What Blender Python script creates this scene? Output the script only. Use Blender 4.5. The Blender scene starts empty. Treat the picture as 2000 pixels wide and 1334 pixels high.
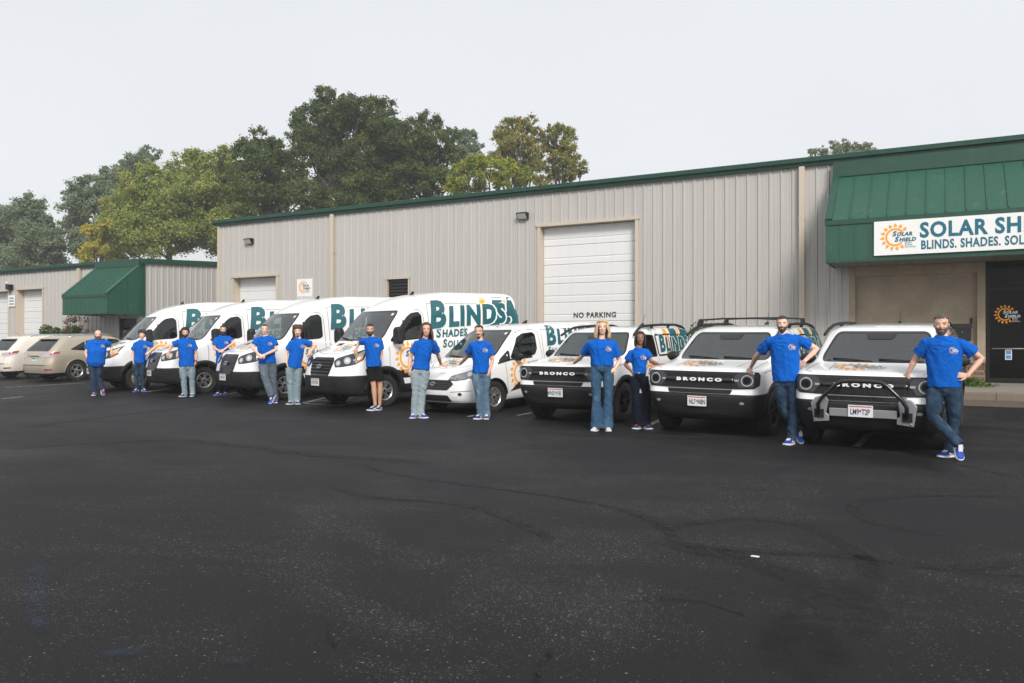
import bpy, bmesh, math, random
from mathutils import Vector, Matrix, noise
from mathutils.bvhtree import BVHTree

R = math.radians
SC = bpy.context.scene
COL = SC.collection
RND = random.Random(7)

# ---------------------------------------------------------------- camera
cam_d = bpy.data.cameras.new('camera')
cam_d.sensor_width = 36.0
cam_d.lens = 1541.0 / 2000.0 * 36.0
cam_d.clip_start = 0.1
cam_d.clip_end = 2000.0
cam_d.shift_y = 0.001
cam = bpy.data.objects.new('camera', cam_d)
COL.objects.link(cam)
cam.location = (0, 0, 1.47)
cam.rotation_euler = (R(90), 0, R(28.65))
SC.camera = cam

# ---------------------------------------------------------------- sky and sun
SUN_EL, SUN_AZ = 37.0, 140.0        # azimuth clockwise from +Y
wd = bpy.data.worlds.new('World')
SC.world = wd
wd.use_nodes = True
_n = wd.node_tree.nodes
_l = wd.node_tree.links
_n.clear()
_out = _n.new('ShaderNodeOutputWorld')
_bg = _n.new('ShaderNodeBackground')
_sky = _n.new('ShaderNodeTexSky')
_sky.sky_type = 'NISHITA'
_sky.sun_disc = False
_sky.sun_elevation = R(SUN_EL)
_sky.sun_rotation = R(SUN_AZ)
_sky.air_density = 1.0
_sky.dust_density = 4.0
_sky.ozone_density = 1.0
_hs = _n.new('ShaderNodeHueSaturation')
_hs.inputs['Saturation'].default_value = 0.26
_mx = _n.new('ShaderNodeMix')
_mx.data_type = 'RGBA'
_mx.inputs[0].default_value = 0.66          # fog layer over the clear sky
_mx.inputs[7].default_value = (9.1, 9.3, 9.6, 1)
_bg.inputs['Strength'].default_value = 0.092
_l.new(_sky.outputs[0], _hs.inputs['Color'])
_l.new(_hs.outputs[0], _mx.inputs[6])
_tc = _n.new('ShaderNodeTexCoord'); _ns = _n.new('ShaderNodeTexNoise'); _mr = _n.new('ShaderNodeMapRange'); _ml = _n.new('ShaderNodeMix')
_ns.inputs['Scale'].default_value = 1.6; _ns.inputs['Detail'].default_value = 3.0; _ns.inputs['Roughness'].default_value = 0.45
_mr.inputs[1].default_value = 0.3; _mr.inputs[2].default_value = 0.7; _mr.inputs[3].default_value = 0.95; _mr.inputs[4].default_value = 1.04
_ml.data_type = 'RGBA'; _ml.blend_type = 'MULTIPLY'; _ml.inputs[0].default_value = 1.0
_l.new(_tc.outputs['Generated'], _ns.inputs['Vector']); _l.new(_ns.outputs['Fac'], _mr.inputs[0])
_l.new(_mx.outputs[2], _ml.inputs[6]); _l.new(_mr.outputs[0], _ml.inputs[7])
_l.new(_ml.outputs[2], _bg.inputs['Color'])
_l.new(_bg.outputs[0], _out.inputs['Surface'])

sun_d = bpy.data.lights.new('sun', 'SUN')
sun_d.energy = 2.5
sun_d.angle = R(18)
sun_d.color = (1.0, 0.95, 0.88)
sun = bpy.data.objects.new('sun', sun_d)
COL.objects.link(sun)
_sd = Vector((math.sin(R(SUN_AZ)) * math.cos(R(SUN_EL)), math.cos(R(SUN_AZ)) * math.cos(R(SUN_EL)), math.sin(R(SUN_EL))))
sun.rotation_euler = (-_sd).to_track_quat('-Z', 'Y').to_euler()
sun.location = _sd * 60

SC.view_settings.view_transform = 'Standard'
SC.view_settings.look = 'None'
SC.view_settings.gamma = 1.0
SC.view_settings.exposure = 0.34
SC.view_settings.use_curve_mapping = False
SC.render.engine = 'CYCLES'
SC.cycles.max_bounces = 8
SC.cycles.volume_bounces = 1
SC.cycles.use_denoising = True

# ---------------------------------------------------------------- helpers
def link(name, me, parent=None, mats=None):
    o = bpy.data.objects.new(name, me)
    COL.objects.link(o)
    if parent is not None:
        o.parent = parent
    if mats is not None and me is not None:
        me.materials.clear()
        for m in (mats if isinstance(mats, (list, tuple)) else [mats]):
            me.materials.append(m)
    return o

def tag(o, label=None, cat=None, group=None, kind=None):
    if label: o['label'] = label
    if cat: o['category'] = cat
    if group: o['group'] = group
    if kind: o['kind'] = kind
    return o

def thing(name, label, cat, loc=(0, 0, 0), rz=0.0, group=None):
    o = bpy.data.objects.new(name, None)
    o.empty_display_size = 0.2
    COL.objects.link(o)
    o.location = loc
    o.rotation_euler = (0, 0, rz)
    return tag(o, label, cat, group)

def empty(name, parent=None, loc=(0, 0, 0)):
    o = bpy.data.objects.new(name, None)
    o.empty_display_size = 0.1
    COL.objects.link(o)
    o.location = loc
    if parent is not None: o.parent = parent
    return o

def copy_tree(o, parent=None, depth=0):
    c = o.copy()
    COL.objects.link(c)
    c.parent = parent
    for ch in list(o.children):
        copy_tree(ch, c, depth + 1)
    return c

class MB:
    """collects faces, builds ONE mesh"""
    def __init__(s): s.v = []; s.f = []; s.m = []
    def add(s, vs, fs, mi=0):
        o = len(s.v); s.v += [tuple(p) for p in vs]
        s.f += [tuple(i + o for i in f) for f in fs]; s.m += [mi] * len(fs)
    def box(s, x0, x1, y0, y1, z0, z1, mi=0, M=None):
        vs = [Vector((x, y, z)) for x in (x0, x1) for y in (y0, y1) for z in (z0, z1)]
        if M is not None: vs = [M @ p for p in vs]
        s.add(vs, [(0, 1, 3, 2), (4, 6, 7, 5), (0, 4, 5, 1), (2, 3, 7, 6), (0, 2, 6, 4), (1, 5, 7, 3)], mi)
    def poly(s, pts, mi=0): s.add(pts, [tuple(range(len(pts)))], mi)
    def prism(s, pts, d, mi=0):
        """extrude polygon pts by vector d"""
        n = len(pts); d = Vector(d); pts = [Vector(p) for p in pts]
        vs = pts + [p + d for p in pts]
        fs = [tuple(range(n - 1, -1, -1)), tuple(range(n, 2 * n))] + [(i, (i + 1) % n, n + (i + 1) % n, n + i) for i in range(n)]
        s.add(vs, fs, mi)
    def tube(s, path, rad, n=8, mi=0, cap=True, up=None):
        """rad: number, or list of r or (ra, rb)"""
        path = [Vector(p) for p in path]; k = len(path)
        if not isinstance(rad, (list, tuple)): rad = [rad] * k
        rings = []; u = Vector(up) if up else None
        for i in range(k):
            t = (path[min(i + 1, k - 1)] - path[max(i - 1, 0)])
            if t.length < 1e-9: t = Vector((0, 0, 1))
            t.normalize()
            if u is None:
                u = Vector((1, 0, 0)) if abs(t.x) < 0.8 else Vector((0, 1, 0))
            a = (u - t * u.dot(t))
            if a.length < 1e-6: a = t.orthogonal()
            a.normalize(); b = t.cross(a); u = a
            r = rad[i]; ra, rb = r if isinstance(r, (list, tuple)) else (r, r)
            rings.append([path[i] + a * (ra * math.cos(2 * math.pi * j / n)) + b * (rb * math.sin(2 * math.pi * j / n)) for j in range(n)])
        vs = [p for rg in rings for p in rg]
        fs = [(i * n + j, i * n + (j + 1) % n, (i + 1) * n + (j + 1) % n, (i + 1) * n + j) for i in range(k - 1) for j in range(n)]
        if cap: fs += [tuple(range(n - 1, -1, -1)), tuple((k - 1) * n + j for j in range(n))]
        s.add(vs, fs, mi)
    def lathe(s, prof, n=24, axis='y', c=(0, 0, 0), mi=0, close=False):
        """prof: (radius, along) pairs"""
        c = Vector(c); vs = []
        for r, a in prof:
            for j in range(n):
                t = 2 * math.pi * j / n
                if axis == 'y': p = Vector((r * math.cos(t), a, r * math.sin(t)))
                elif axis == 'z': p = Vector((r * math.cos(t), r * math.sin(t), a))
                else: p = Vector((a, r * math.cos(t), r * math.sin(t)))
                vs.append(c + p)
        k = len(prof); fs = []
        for i in range(k if close else k - 1):
            i2 = (i + 1) % k
            for j in range(n):
                fs.append((i * n + j, i * n + (j + 1) % n, i2 * n + (j + 1) % n, i2 * n + j))
        s.add(vs, fs, mi)
    def ball(s, c, r, n=10, m=7, mi=0):
        c = Vector(c); r = r if isinstance(r, (tuple, list)) else (r, r, r); vs = []
        for i in range(m + 1):
            a = math.pi * i / m
            for j in range(n):
                t = 2 * math.pi * j / n
                vs.append(c + Vector((r[0] * math.sin(a) * math.cos(t), r[1] * math.sin(a) * math.sin(t), r[2] * math.cos(a))))
        fs = [(i * n + j, (i + 1) * n + j, (i + 1) * n + (j + 1) % n, i * n + (j + 1) % n) for i in range(m) for j in range(n)]
        s.add(vs, fs, mi)
    def mesh(s, name, smooth=False, sharp=None, clean=False):
        me = bpy.data.meshes.new(name)
        me.from_pydata(s.v, [], s.f)
        if any(s.m): me.polygons.foreach_set('material_index', s.m)
        bm = bmesh.new(); bm.from_mesh(me)
        if clean: bmesh.ops.remove_doubles(bm, verts=bm.verts, dist=1e-5)
        bmesh.ops.recalc_face_normals(bm, faces=bm.faces)
        bm.to_mesh(me); bm.free()
        if smooth or sharp:
            me.polygons.foreach_set('use_smooth', [True] * len(me.polygons))
            if sharp: me.set_sharp_from_angle(angle=R(sharp))
        me.update()
        return me
    def build(s, name, mats, parent=None, smooth=False, sharp=None, clean=False, bevel=0):
        o = link(name, s.mesh(name, smooth, sharp, clean), parent, mats)
        if bevel:
            b = o.modifiers.new('bevel', 'BEVEL'); b.width = bevel; b.segments = 2; b.limit_method = 'ANGLE'; b.angle_limit = R(40)
        return o

def evaluated(o, name):
    dg = bpy.context.evaluated_depsgraph_get()
    dg.update()
    return bpy.data.meshes.new_from_object(o.evaluated_get(dg), depsgraph=dg)

def discard(o):
    me = o.data
    bpy.data.objects.remove(o, do_unlink=True)
    if me is not None and me.users == 0:
        (bpy.data.curves if isinstance(me, bpy.types.Curve) else bpy.data.meshes).remove(me)

def groundz(y):
    P = [(-1e3, 0.0), (13.0, 0.0), (18.2, 0.17), (22.7, 0.33), (1e4, 0.33)]
    for (a, za), (b, zb) in zip(P, P[1:]):
        if y <= b: return za + (zb - za) * (y - a) / (b - a)

# ---------------------------------------------------------------- text as flat polygons
def text_mesh(body, size=1.0, shear=0.0, bold=0.0, spacing=1.0, sx=1.0, align='LEFT', word=1.0):
    c = bpy.data.curves.new('t', 'FONT')
    c.body = body; c.size = size; c.shear = shear; c.offset = bold; c.space_character = spacing
    c.align_x = align; c.resolution_u = 3; c.space_word = word
    o = bpy.data.objects.new('t', c); COL.objects.link(o)
    o.scale = (sx, 1, 1)
    me = evaluated(o, 't')
    vs = [(v.co.x * sx, v.co.y) for v in me.vertices]
    fs = [tuple(p.vertices) for p in me.polygons]
    bpy.data.meshes.remove(me)
    discard(o)
    return vs, fs

def flat_join(parts):
    V, F = [], []
    for vs, fs in parts:
        o = len(V); V += vs; F += [tuple(i + o for i in f) for f in fs]
    return V, F

def flat_move(m, dx=0, dy=0, s=1.0, shx=0.0, sy=None, rot=0.0):
    sy = s if sy is None else sy
    c, n = math.cos(rot), math.sin(rot)
    out = []
    for x, y in m[0]:
        x, y = x * s + y * sy * shx, y * sy
        out.append((x * c - y * n + dx, x * n + y * c + dy))
    return out, m[1]

def flat_width(m):
    xs = [p[0] for p in m[0]]; return min(xs), max(xs)

def small_caps(word, size, ratio, bold, shear=0.22, gap=0.04, sx=1.0, sp=1.04):
    """first letter tall, the rest shorter, all set on one baseline"""
    a = text_mesh(word[0], size, shear, bold, 1.0, sx)
    b = text_mesh(word[1:], size * ratio, shear, bold * 0.9, sp, sx)
    x1 = flat_width(a)[1]; b0 = flat_width(b)[0]
    return flat_join([a, flat_move(b, x1 - b0 + gap * size)])

_logo = {}
def sun_logo():
    """flat sun emblem, ring radius 1: open ring with 13 flame petals"""
    if 'sun' in _logo: return _logo['sun']
    V, F = [], []
    a0, a1, n = R(28), R(318), 40
    for i in range(n + 1):
        a = a0 + (a1 - a0) * i / n
        for rr in (0.79, 1.0):
            V.append((rr * math.cos(a), rr * math.sin(a)))
    F += [(2 * i, 2 * i + 1, 2 * i + 3, 2 * i + 2) for i in range(n)]
    k = 12
    for i in range(k):
        a = R(42) + (R(303) - R(42)) * i / (k - 1)
        o = len(V); pts = []
        for (rr, da) in ((1.08, 0), (1.16, -0.135), (1.27, -0.15), (1.38, -0.09), (1.54, 0.02), (1.38, 0.08), (1.26, 0.12), (1.15, 0.11)):
            pts.append((rr * math.cos(a + da), rr * math.sin(a + da)))
        V += pts; F.append(tuple(range(o, o + 8)))
    _logo['sun'] = (V, F)
    return V, F

def logo_words():
    if 'w' in _logo: return _logo['w']
    a = small_caps('SOLAR', 0.74, 0.74, 0.030, sp=1.12)
    b = small_caps('SHIELD', 0.74, 0.74, 0.030, sp=1.12)
    big = flat_join([flat_move(a, -0.28, 0.12), flat_move(b, -0.06, -0.50)])
    sm = flat_join([flat_move(small_caps(w, 0.24, 0.75, 0.006), 0.95, -0.74 - 0.23 * i) for i, w in enumerate(('BLINDS', 'SHADES', 'SOLUTIONS.'))])
    _logo['w'] = (big, sm)
    return big, sm

def gridded(flat, step):
    """bmesh of flat faces cut by a grid, so that it can bend over a surface"""
    bm = bmesh.new()
    vs = [bm.verts.new((x, y, 0)) for x, y in flat[0]]
    for f in flat[1]:
        try: bm.faces.new([vs[i] for i in f])
        except ValueError: pass
    if step:
        bmesh.ops.triangulate(bm, faces=[f for f in bm.faces if len(f.verts) > 4])
        xs = [p[0] for p in flat[0]]; ys = [p[1] for p in flat[1]] if False else [p[1] for p in flat[0]]
        for k in range(int(math.floor(min(xs) / step)) + 1, int(math.ceil(max(xs) / step))):
            bmesh.ops.bisect_plane(bm, geom=bm.verts[:] + bm.edges[:] + bm.faces[:], plane_co=(k * step, 0, 0), plane_no=(1, 0, 0))
        for k in range(int(math.floor(min(ys) / step)) + 1, int(math.ceil(max(ys) / step))):
            bmesh.ops.bisect_plane(bm, geom=bm.verts[:] + bm.edges[:] + bm.faces[:], plane_co=(0, k * step, 0), plane_no=(0, 1, 0))
    return bm

_dc = {}
def decal(name, bvh, flat, o, u, w, off, mats, parent, step=0.12, reach=3.0, mindot=0.05, smooth=True):
    """lay flat polygons (x along u, y along w) on a surface, looking along -(u x w)"""
    key = (id(bvh), name, off, step, tuple(o), tuple(u), hash(tuple(flat[0])), mats.name)
    if key in _dc: return link(name, _dc[key], parent)
    o, u, w = Vector(o), Vector(u).normalized(), Vector(w).normalized()
    d = -(u.cross(w)).normalized()
    bm = gridded(flat, step)
    dead = []
    for vt in bm.verts:
        p = o + u * vt.co.x + w * vt.co.y
        h, nrm, idx, dist = bvh.ray_cast(p - d * reach, d, reach * 2)
        if h is None or abs(nrm.dot(d)) < mindot: dead.append(vt); continue
        if nrm.dot(d) > 0: nrm = -nrm
        vt.co = h + (nrm * 0.6 - d * 0.4) * off
    if dead: bmesh.ops.delete(bm, geom=dead, context='VERTS')
    me = bpy.data.meshes.new(name)
    bm.to_mesh(me); bm.free()
    if smooth: me.polygons.foreach_set('use_smooth', [True] * len(me.polygons))
    _dc[key] = me
    return link(name, me, parent, mats)

def flat_poly(pts): return list(pts), [tuple(range(len(pts)))]

def flat_on(name, flat, o, u, w, mats, parent=None, off=0.004):
    """flat polygons on a plane"""
    o, u, w = Vector(o), Vector(u), Vector(w); nrm = u.cross(w).normalized()
    mb = MB(); mb.v = [tuple(o + u * x + w * y + nrm * off) for x, y in flat[0]]; mb.f = list(flat[1]); mb.m = [0] * len(mb.f)
    me = bpy.data.meshes.new(name); me.from_pydata(mb.v, [], mb.f); me.update()
    return link(name, me, parent, mats)
# ---------------------------------------------------------------- materials
class NT:
    def __init__(s, name):
        s.m = bpy.data.materials.new(name); s.m.use_nodes = True
        s.t = s.m.node_tree; s.n = s.t.nodes; s.b = s.n['Principled BSDF']
    def node(s, kind, **kw):
        n = s.n.new(kind)
        for k, val in kw.items():
            if k.startswith('in_'): n.inputs[k[3:].replace('_', ' ')].default_value = val
            elif k.startswith('i') and k[1:].isdigit(): n.inputs[int(k[1:])].default_value = val
            else: setattr(n, k, val)
        return n
    def link(s, a, b): s.t.links.new(a, b)
    def math(s, op, a, b=None, c=None, clamp=False):
        n = s.n.new('ShaderNodeMath'); n.operation = op; n.use_clamp = clamp
        for i, q in enumerate((a, b, c)):
            if q is None: continue
            if isinstance(q, (int, float)): n.inputs[i].default_value = q
            else: s.link(q, n.inputs[i])
        return n.outputs[0]
    def mix(s, f, a, b, mode='MIX'):
        n = s.n.new('ShaderNodeMix'); n.data_type = 'RGBA'; n.blend_type = mode
        for i, q in ((0, f), (6, a), (7, b)):
            if isinstance(q, (int, float)): n.inputs[i].default_value = q
            elif isinstance(q, (tuple, list)): n.inputs[i].default_value = tuple(q) + ((1,) if len(q) == 3 else ())
            else: s.link(q, n.inputs[i])
        return n.outputs[2]
    def coords(s, which='Object', scale=(1, 1, 1)):
        tc = s.n.new('ShaderNodeTexCoord'); mp = s.n.new('ShaderNodeMapping'); mp.inputs['Scale'].default_value = scale
        s.link(tc.outputs[which], mp.inputs['Vector']); return mp.outputs[0]
    def noise(s, vec, scale, detail=3, rough=0.55, dist=0.0):
        n = s.n.new('ShaderNodeTexNoise'); n.inputs['Scale'].default_value = scale; n.inputs['Detail'].default_value = detail
        n.inputs['Roughness'].default_value = rough; n.inputs['Distortion'].default_value = dist
        s.link(vec, n.inputs['Vector']); return n.outputs['Fac']
    def ramp(s, f, a, b):
        n = s.n.new('ShaderNodeMapRange'); n.inputs[1].default_value = a; n.inputs[2].default_value = b; n.interpolation_type = 'SMOOTHSTEP'
        s.link(f, n.inputs[0]); return n.outputs[0]
    def bump(s, h, strength=0.3, dist=0.01):
        n = s.n.new('ShaderNodeBump'); n.inputs['Strength'].default_value = strength; n.inputs['Distance'].default_value = dist
        s.link(h, n.inputs['Height']); s.link(n.outputs[0], s.b.inputs['Normal'])
    def set(s, **kw):
        for k, val in kw.items(): s.b.inputs[k.replace('_', ' ')].default_value = val
        return s
    def col(s, c):
        if isinstance(c, (tuple, list)): s.b.inputs['Base Color'].default_value = tuple(c) + (1,)
        else: s.link(c, s.b.inputs['Base Color'])
        return s

def simple(name, c, rough=0.5, metal=0.0, var=0.0, scale=6.0, coat=0.0, spec=0.5, bump=0.0, bscale=60.0):
    t = NT(name); t.set(Roughness=rough, Metallic=metal, Coat_Weight=coat, Coat_Roughness=0.04)
    t.b.inputs['Specular IOR Level'].default_value = spec
    if var:
        v = t.coords('Object'); f = t.noise(v, scale, 4)
        t.col(t.mix(f, tuple(x * (1 - var) for x in c), tuple(min(1, x * (1 + var)) for x in c)))
    else: t.col(c)
    if bump:
        v = t.coords('Object'); t.bump(t.noise(v, bscale, 3), bump, 0.005)
    return t.m

M = {}
def srgb(r, g, b):
    f = lambda x: (x / 255 / 12.92) if x / 255 <= 0.04045 else ((x / 255 + 0.055) / 1.055) ** 2.4
    return (f(r), f(g), f(b))

# asphalt ------------------------------------------------------------
def make_asphalt():
    t = NT('asphalt'); v = t.coords('Object')
    big = t.noise(v, 0.22, 4, 0.6, 0.6)
    mid = t.noise(v, 1.3, 5, 0.65)
    fine = t.noise(v, 60, 3, 0.7)
    c = t.mix(t.ramp(big, 0.3, 0.7), (0.0085, 0.0082, 0.0096), (0.0185, 0.0181, 0.0195))
    c = t.mix(t.math('MULTIPLY', t.ramp(mid, 0.45, 0.75), 0.45), c, (0.022, 0.0213, 0.0213))
    c = t.mix(t.ramp(fine, 0.25, 0.8), t.mix(0.4, c, (0.004, 0.004, 0.0045)), c)
    # worn patches where pale stones show
    vo = t.node('ShaderNodeTexVoronoi', in_Scale=68.0); t.link(v, vo.inputs['Vector'])
    vo2 = t.node('ShaderNodeTexVoronoi', in_Scale=130.0); t.link(v, vo2.inputs['Vector'])
    wp = t.coords('Object', (0.55, 1.0, 1))
    pm = t.noise(wp, 0.75, 6, 0.62, 1.2)
    patch = t.ramp(pm, 0.42, 0.66)
    sepc = t.node('ShaderNodeSeparateColor'); t.link(vo.outputs['Color'], sepc.inputs[0])
    sep2 = t.node('ShaderNodeSeparateColor'); t.link(vo2.outputs['Color'], sep2.inputs[0])
    thr = t.math('SUBTRACT', 0.988, t.math('MULTIPLY', patch, 0.34))
    on = t.math('GREATER_THAN', sepc.outputs[0], thr)
    near = t.math('LESS_THAN', vo.outputs['Distance'], t.math('MULTIPLY', sepc.outputs[1], 0.46))
    st = t.math('MULTIPLY', on, near)
    thr2 = t.math('SUBTRACT', 0.985, t.math('MULTIPLY', patch, 0.32))
    st2 = t.math('MULTIPLY', t.math('GREATER_THAN', sep2.outputs[0], thr2), t.math('LESS_THAN', vo2.outputs['Distance'], 0.36))
    stones = t.math('MAXIMUM', st, st2)
    scol = t.mix(sepc.outputs[2], (0.06, 0.057, 0.05), (0.20, 0.188, 0.165))
    c = t.mix(t.math('MULTIPLY', stones, 0.9), c, scol)
    c = t.mix(t.math('MULTIPLY', t.ramp(pm, 0.54, 0.8), 0.25), c, (0.036, 0.0345, 0.032))
    # brownish run-off stains
    bs = t.noise(t.coords('Object', (0.5, 0.9, 1)), 0.5, 4, 0.6, 0.8)
    c = t.mix(t.math('MULTIPLY', t.ramp(bs, 0.62, 0.78), 0.35), c, (0.03, 0.021, 0.016))
    t.col(c)
    rg = t.node('ShaderNodeMapRange', i1=0.3, i2=0.7, i3=0.52, i4=0.78); t.link(big, rg.inputs[0])
    t.link(rg.outputs[0], t.b.inputs['Roughness'])
    h = t.math('ADD', t.math('MULTIPLY', fine, 0.5), t.math('MULTIPLY', stones, 0.6))
    t.bump(h, 0.55, 0.006)
    t.b.inputs['Specular IOR Level'].default_value = 0.15
    return t.m
M['asphalt'] = make_asphalt()

def worn_dark(name, c, cover, rough=0.7):
    """thin dark film (rubber marks, seepage) with ragged edges: mixes with transparency"""
    t = NT(name); v = t.coords('Object')
    f = t.noise(v, 6.0, 5, 0.7); tr = t.node('ShaderNodeBsdfTransparent'); mx = t.node('ShaderNodeMixShader')
    uv = t.node('ShaderNodeUVMap'); sx = t.node('ShaderNodeSeparateXYZ'); t.link(uv.outputs[0], sx.inputs[0])
    e = t.math('MULTIPLY', t.math('MULTIPLY', sx.outputs[1], t.math('SUBTRACT', 1.0, sx.outputs[1])), 4.0)
    e2 = t.math('MULTIPLY', t.math('MULTIPLY', sx.outputs[0], t.math('SUBTRACT', 1.0, sx.outputs[0])), 8.0, clamp=True)
    a = t.math('MULTIPLY', t.math('MULTIPLY', t.math('POWER', e, 0.7), e2), t.math('MULTIPLY', t.ramp(f, 0.25, 0.7), cover), clamp=True)
    t.link(a, mx.inputs[0]); t.link(tr.outputs[0], mx.inputs[1]); t.link(t.b.outputs[0], mx.inputs[2])
    t.link(mx.outputs[0], t.n['Material Output'].inputs[0])
    t.col(c); t.set(Roughness=rough)
    return t.m
M['rubber_mark'] = worn_dark('rubber_mark', (0.0035, 0.0032, 0.0032), 0.85)
M['seep'] = worn_dark('seep', (0.011, 0.008, 0.006), 0.42, 0.6)
M['blue_spill'] = worn_dark('blue_spill', (0.018, 0.028, 0.055), 0.5)
M['crack'] = simple('crack', (0.006, 0.006, 0.006), 0.95)

def make_line_paint():
    t = NT('line_paint'); v = t.coords('Object'); f = t.noise(v, 9, 6, 0.75)
    t.col(t.mix(t.ramp(f, 0.4, 0.62), (0.42, 0.42, 0.40), (0.10, 0.10, 0.10))); t.set(Roughness=0.75)
    return t.m
M['line'] = make_line_paint()

def make_concrete(name, c, wet=False):
    t = NT(name); v = t.coords('Object'); a = t.noise(v, 1.5, 5, 0.65); b = t.noise(v, 70, 3)
    cc = t.mix(t.ramp(a, 0.3, 0.75), tuple(x * 0.72 for x in c), c)
    cc = t.mix(t.math('MULTIPLY', b, 0.35), cc, tuple(x * 0.5 for x in c))
    t.col(cc); t.set(Roughness=0.45 if wet else 0.85); t.bump(b, 0.25, 0.004)
    return t.m
M['concrete'] = make_concrete('concrete', (0.30, 0.275, 0.24))
M['curb'] = make_concrete('curb', (0.21, 0.165, 0.125))
M['gutter'] = make_concrete('gutter', (0.15, 0.12, 0.095), True)

# painted sheet metal with streaks of dirt running down ------------
def sheet(name, c, rough=0.45, streak=0.25, chalk=0.0):
    t = NT(name); v = t.coords('Object', (3.0, 3.0, 0.12)); v2 = t.coords('Object')
    a = t.noise(v, 2.2, 5, 0.7); b = t.noise(v2, 0.35, 3)
    inf = t.node('ShaderNodeObjectInfo')
    cc = t.mix(t.math('MULTIPLY', t.ramp(a, 0.42, 0.78), streak), c, tuple(x * 0.55 for x in c))
    cc = t.mix(t.math('MULTIPLY', t.ramp(b, 0.4, 0.7), 0.18), cc, tuple(min(1, x * 1.18) for x in c))
    cc = t.mix(t.math('MULTIPLY', inf.outputs['Random'], 0.10), cc, tuple(x * 0.6 for x in c))
    if chalk:
        k = t.noise(v2, 2.6, 6, 0.75, 1.0)
        cc = t.mix(t.math('MULTIPLY', t.ramp(k, 0.55, 0.8), chalk), cc, (0.28, 0.36, 0.33))
    t.col(cc); t.set(Roughness=rough); t.bump(t.noise(v2, 1.4, 2), 0.06, 0.03)
    return t.m
M['siding'] = sheet('siding', (0.445, 0.428, 0.405), 0.45, 0.34)
M['cream'] = sheet('cream', (0.52, 0.45, 0.36), 0.55, 0.25)
M['green'] = sheet('green', (0.013, 0.080, 0.050), 0.5, 0.4, 0.25)
M['green_trim'] = sheet('green_trim', (0.010, 0.060, 0.038), 0.45, 0.35, 0.15)
M['door_white'] = sheet('door_white', (0.70, 0.70, 0.70), 0.45, 0.14)
M['stucco'] = make_concrete('stucco', (0.47, 0.385, 0.285))
M['roof_metal'] = simple('roof_metal', (0.42, 0.41, 0.39), 0.5, 0.0, 0.1)
M['soffit'] = simple('soffit', (0.20, 0.185, 0.165), 0.6, 0, 0.15)
M['bronze'] = simple('bronze', (0.014, 0.012, 0.011), 0.4, 0.2, spec=.3)
M['dark_glass'] = simple('dark_glass', (0.006, 0.006, 0.006), 0.06, 0, 0, spec=0.12)
M['black_metal'] = simple('black_metal', (0.012, 0.012, 0.012), 0.4)
M['lens'] = simple('lens', (0.55, 0.56, 0.55), 0.25, 0, 0.1)
M['sign_white'] = simple('sign_white', (0.78, 0.78, 0.77), 0.4, 0, 0.04, 3)
M['sign_teal'] = simple('sign_teal', srgb(10, 98, 120), 0.45)
M['orange'] = simple('orange', srgb(243, 160, 30), 0.4)
M['orange_bright'] = simple('orange_bright', srgb(246, 168, 40), 0.25, coat=0.6)
M['sign_grey'] = simple('sign_grey', (0.22, 0.27, 0.30), 0.5)
M['black_ink'] = simple('black_ink', (0.015, 0.015, 0.017), 0.6)
M['white_ink'] = simple('white_ink', (0.80, 0.80, 0.80), 0.5)
M['blue_card'] = simple('blue_card', srgb(90, 130, 190), 0.4)
def make_stone(name, c):
    t = NT(name); v = t.coords('Object'); a = t.noise(v, 11, 5, 0.7); inf = t.node('ShaderNodeObjectInfo')
    cc = t.mix(inf.outputs['Random'], tuple(x * 0.55 for x in c), tuple(min(1, x * 1.3) for x in c))
    cc = t.mix(t.ramp(inf.outputs['Random'], 0.72, 0.8), cc, (0.26, 0.13, 0.085))
    cc = t.mix(t.math('MULTIPLY', a, 0.5), cc, tuple(x * 0.4 for x in c)); t.col(cc); t.set(Roughness=0.9)
    t.bump(a, 0.8, 0.015); return t.m
M['stone'] = make_stone('stone', (0.27, 0.185, 0.13))
M['mortar'] = simple('mortar', (0.10, 0.085, 0.07), 0.95)

# vehicles -----------------------------------------------------------
def car_paint(name, c, dust=0.12):
    t = NT(name); v = t.coords('Object'); f = t.noise(v, 2.5, 5, 0.65)
    k = t.math('MULTIPLY', t.ramp(f, 0.35, 0.75), dust)
    t.col(t.mix(k, c, tuple(x * y for x, y in zip(c, (0.55, 0.52, 0.48)))))
    t.set(Roughness=0.34, Coat_Weight=0.8, Coat_Roughness=0.06)
    return t.m
M['white_paint'] = car_paint('white_paint', (0.82, 0.825, 0.83), 0.08)
M['cream_paint'] = car_paint('cream_paint', (0.70, 0.66, 0.58), 0.08)
M['gold_paint'] = car_paint('gold_paint', (0.46, 0.405, 0.32), 0.1)
M['gold_paint'].node_tree.nodes['Principled BSDF'].inputs['Metallic'].default_value = 0.35
M['plastic'] = simple('plastic', (0.013, 0.013, 0.0145), 0.6, 0, 0.2, 12, spec=.35, bump=0.15, bscale=400)
M['plastic_gloss'] = simple('plastic_gloss', (0.010, 0.010, 0.011), 0.18, coat=0.3)
M['gap'] = simple('gap', (0.06, 0.06, 0.062), 0.8)
M['liner'] = simple('liner', (0.008, 0.008, 0.008), 0.9)
def auto_glass(name, c, rough=0.02):
    t = NT(name); t.col(c); t.set(Roughness=rough, IOR=1.5); t.b.inputs['Specular IOR Level'].default_value = 0.55
    v = t.coords('Object'); t.bump(t.noise(v, 1.3, 2), 0.04, 0.05); return t.m
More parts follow.
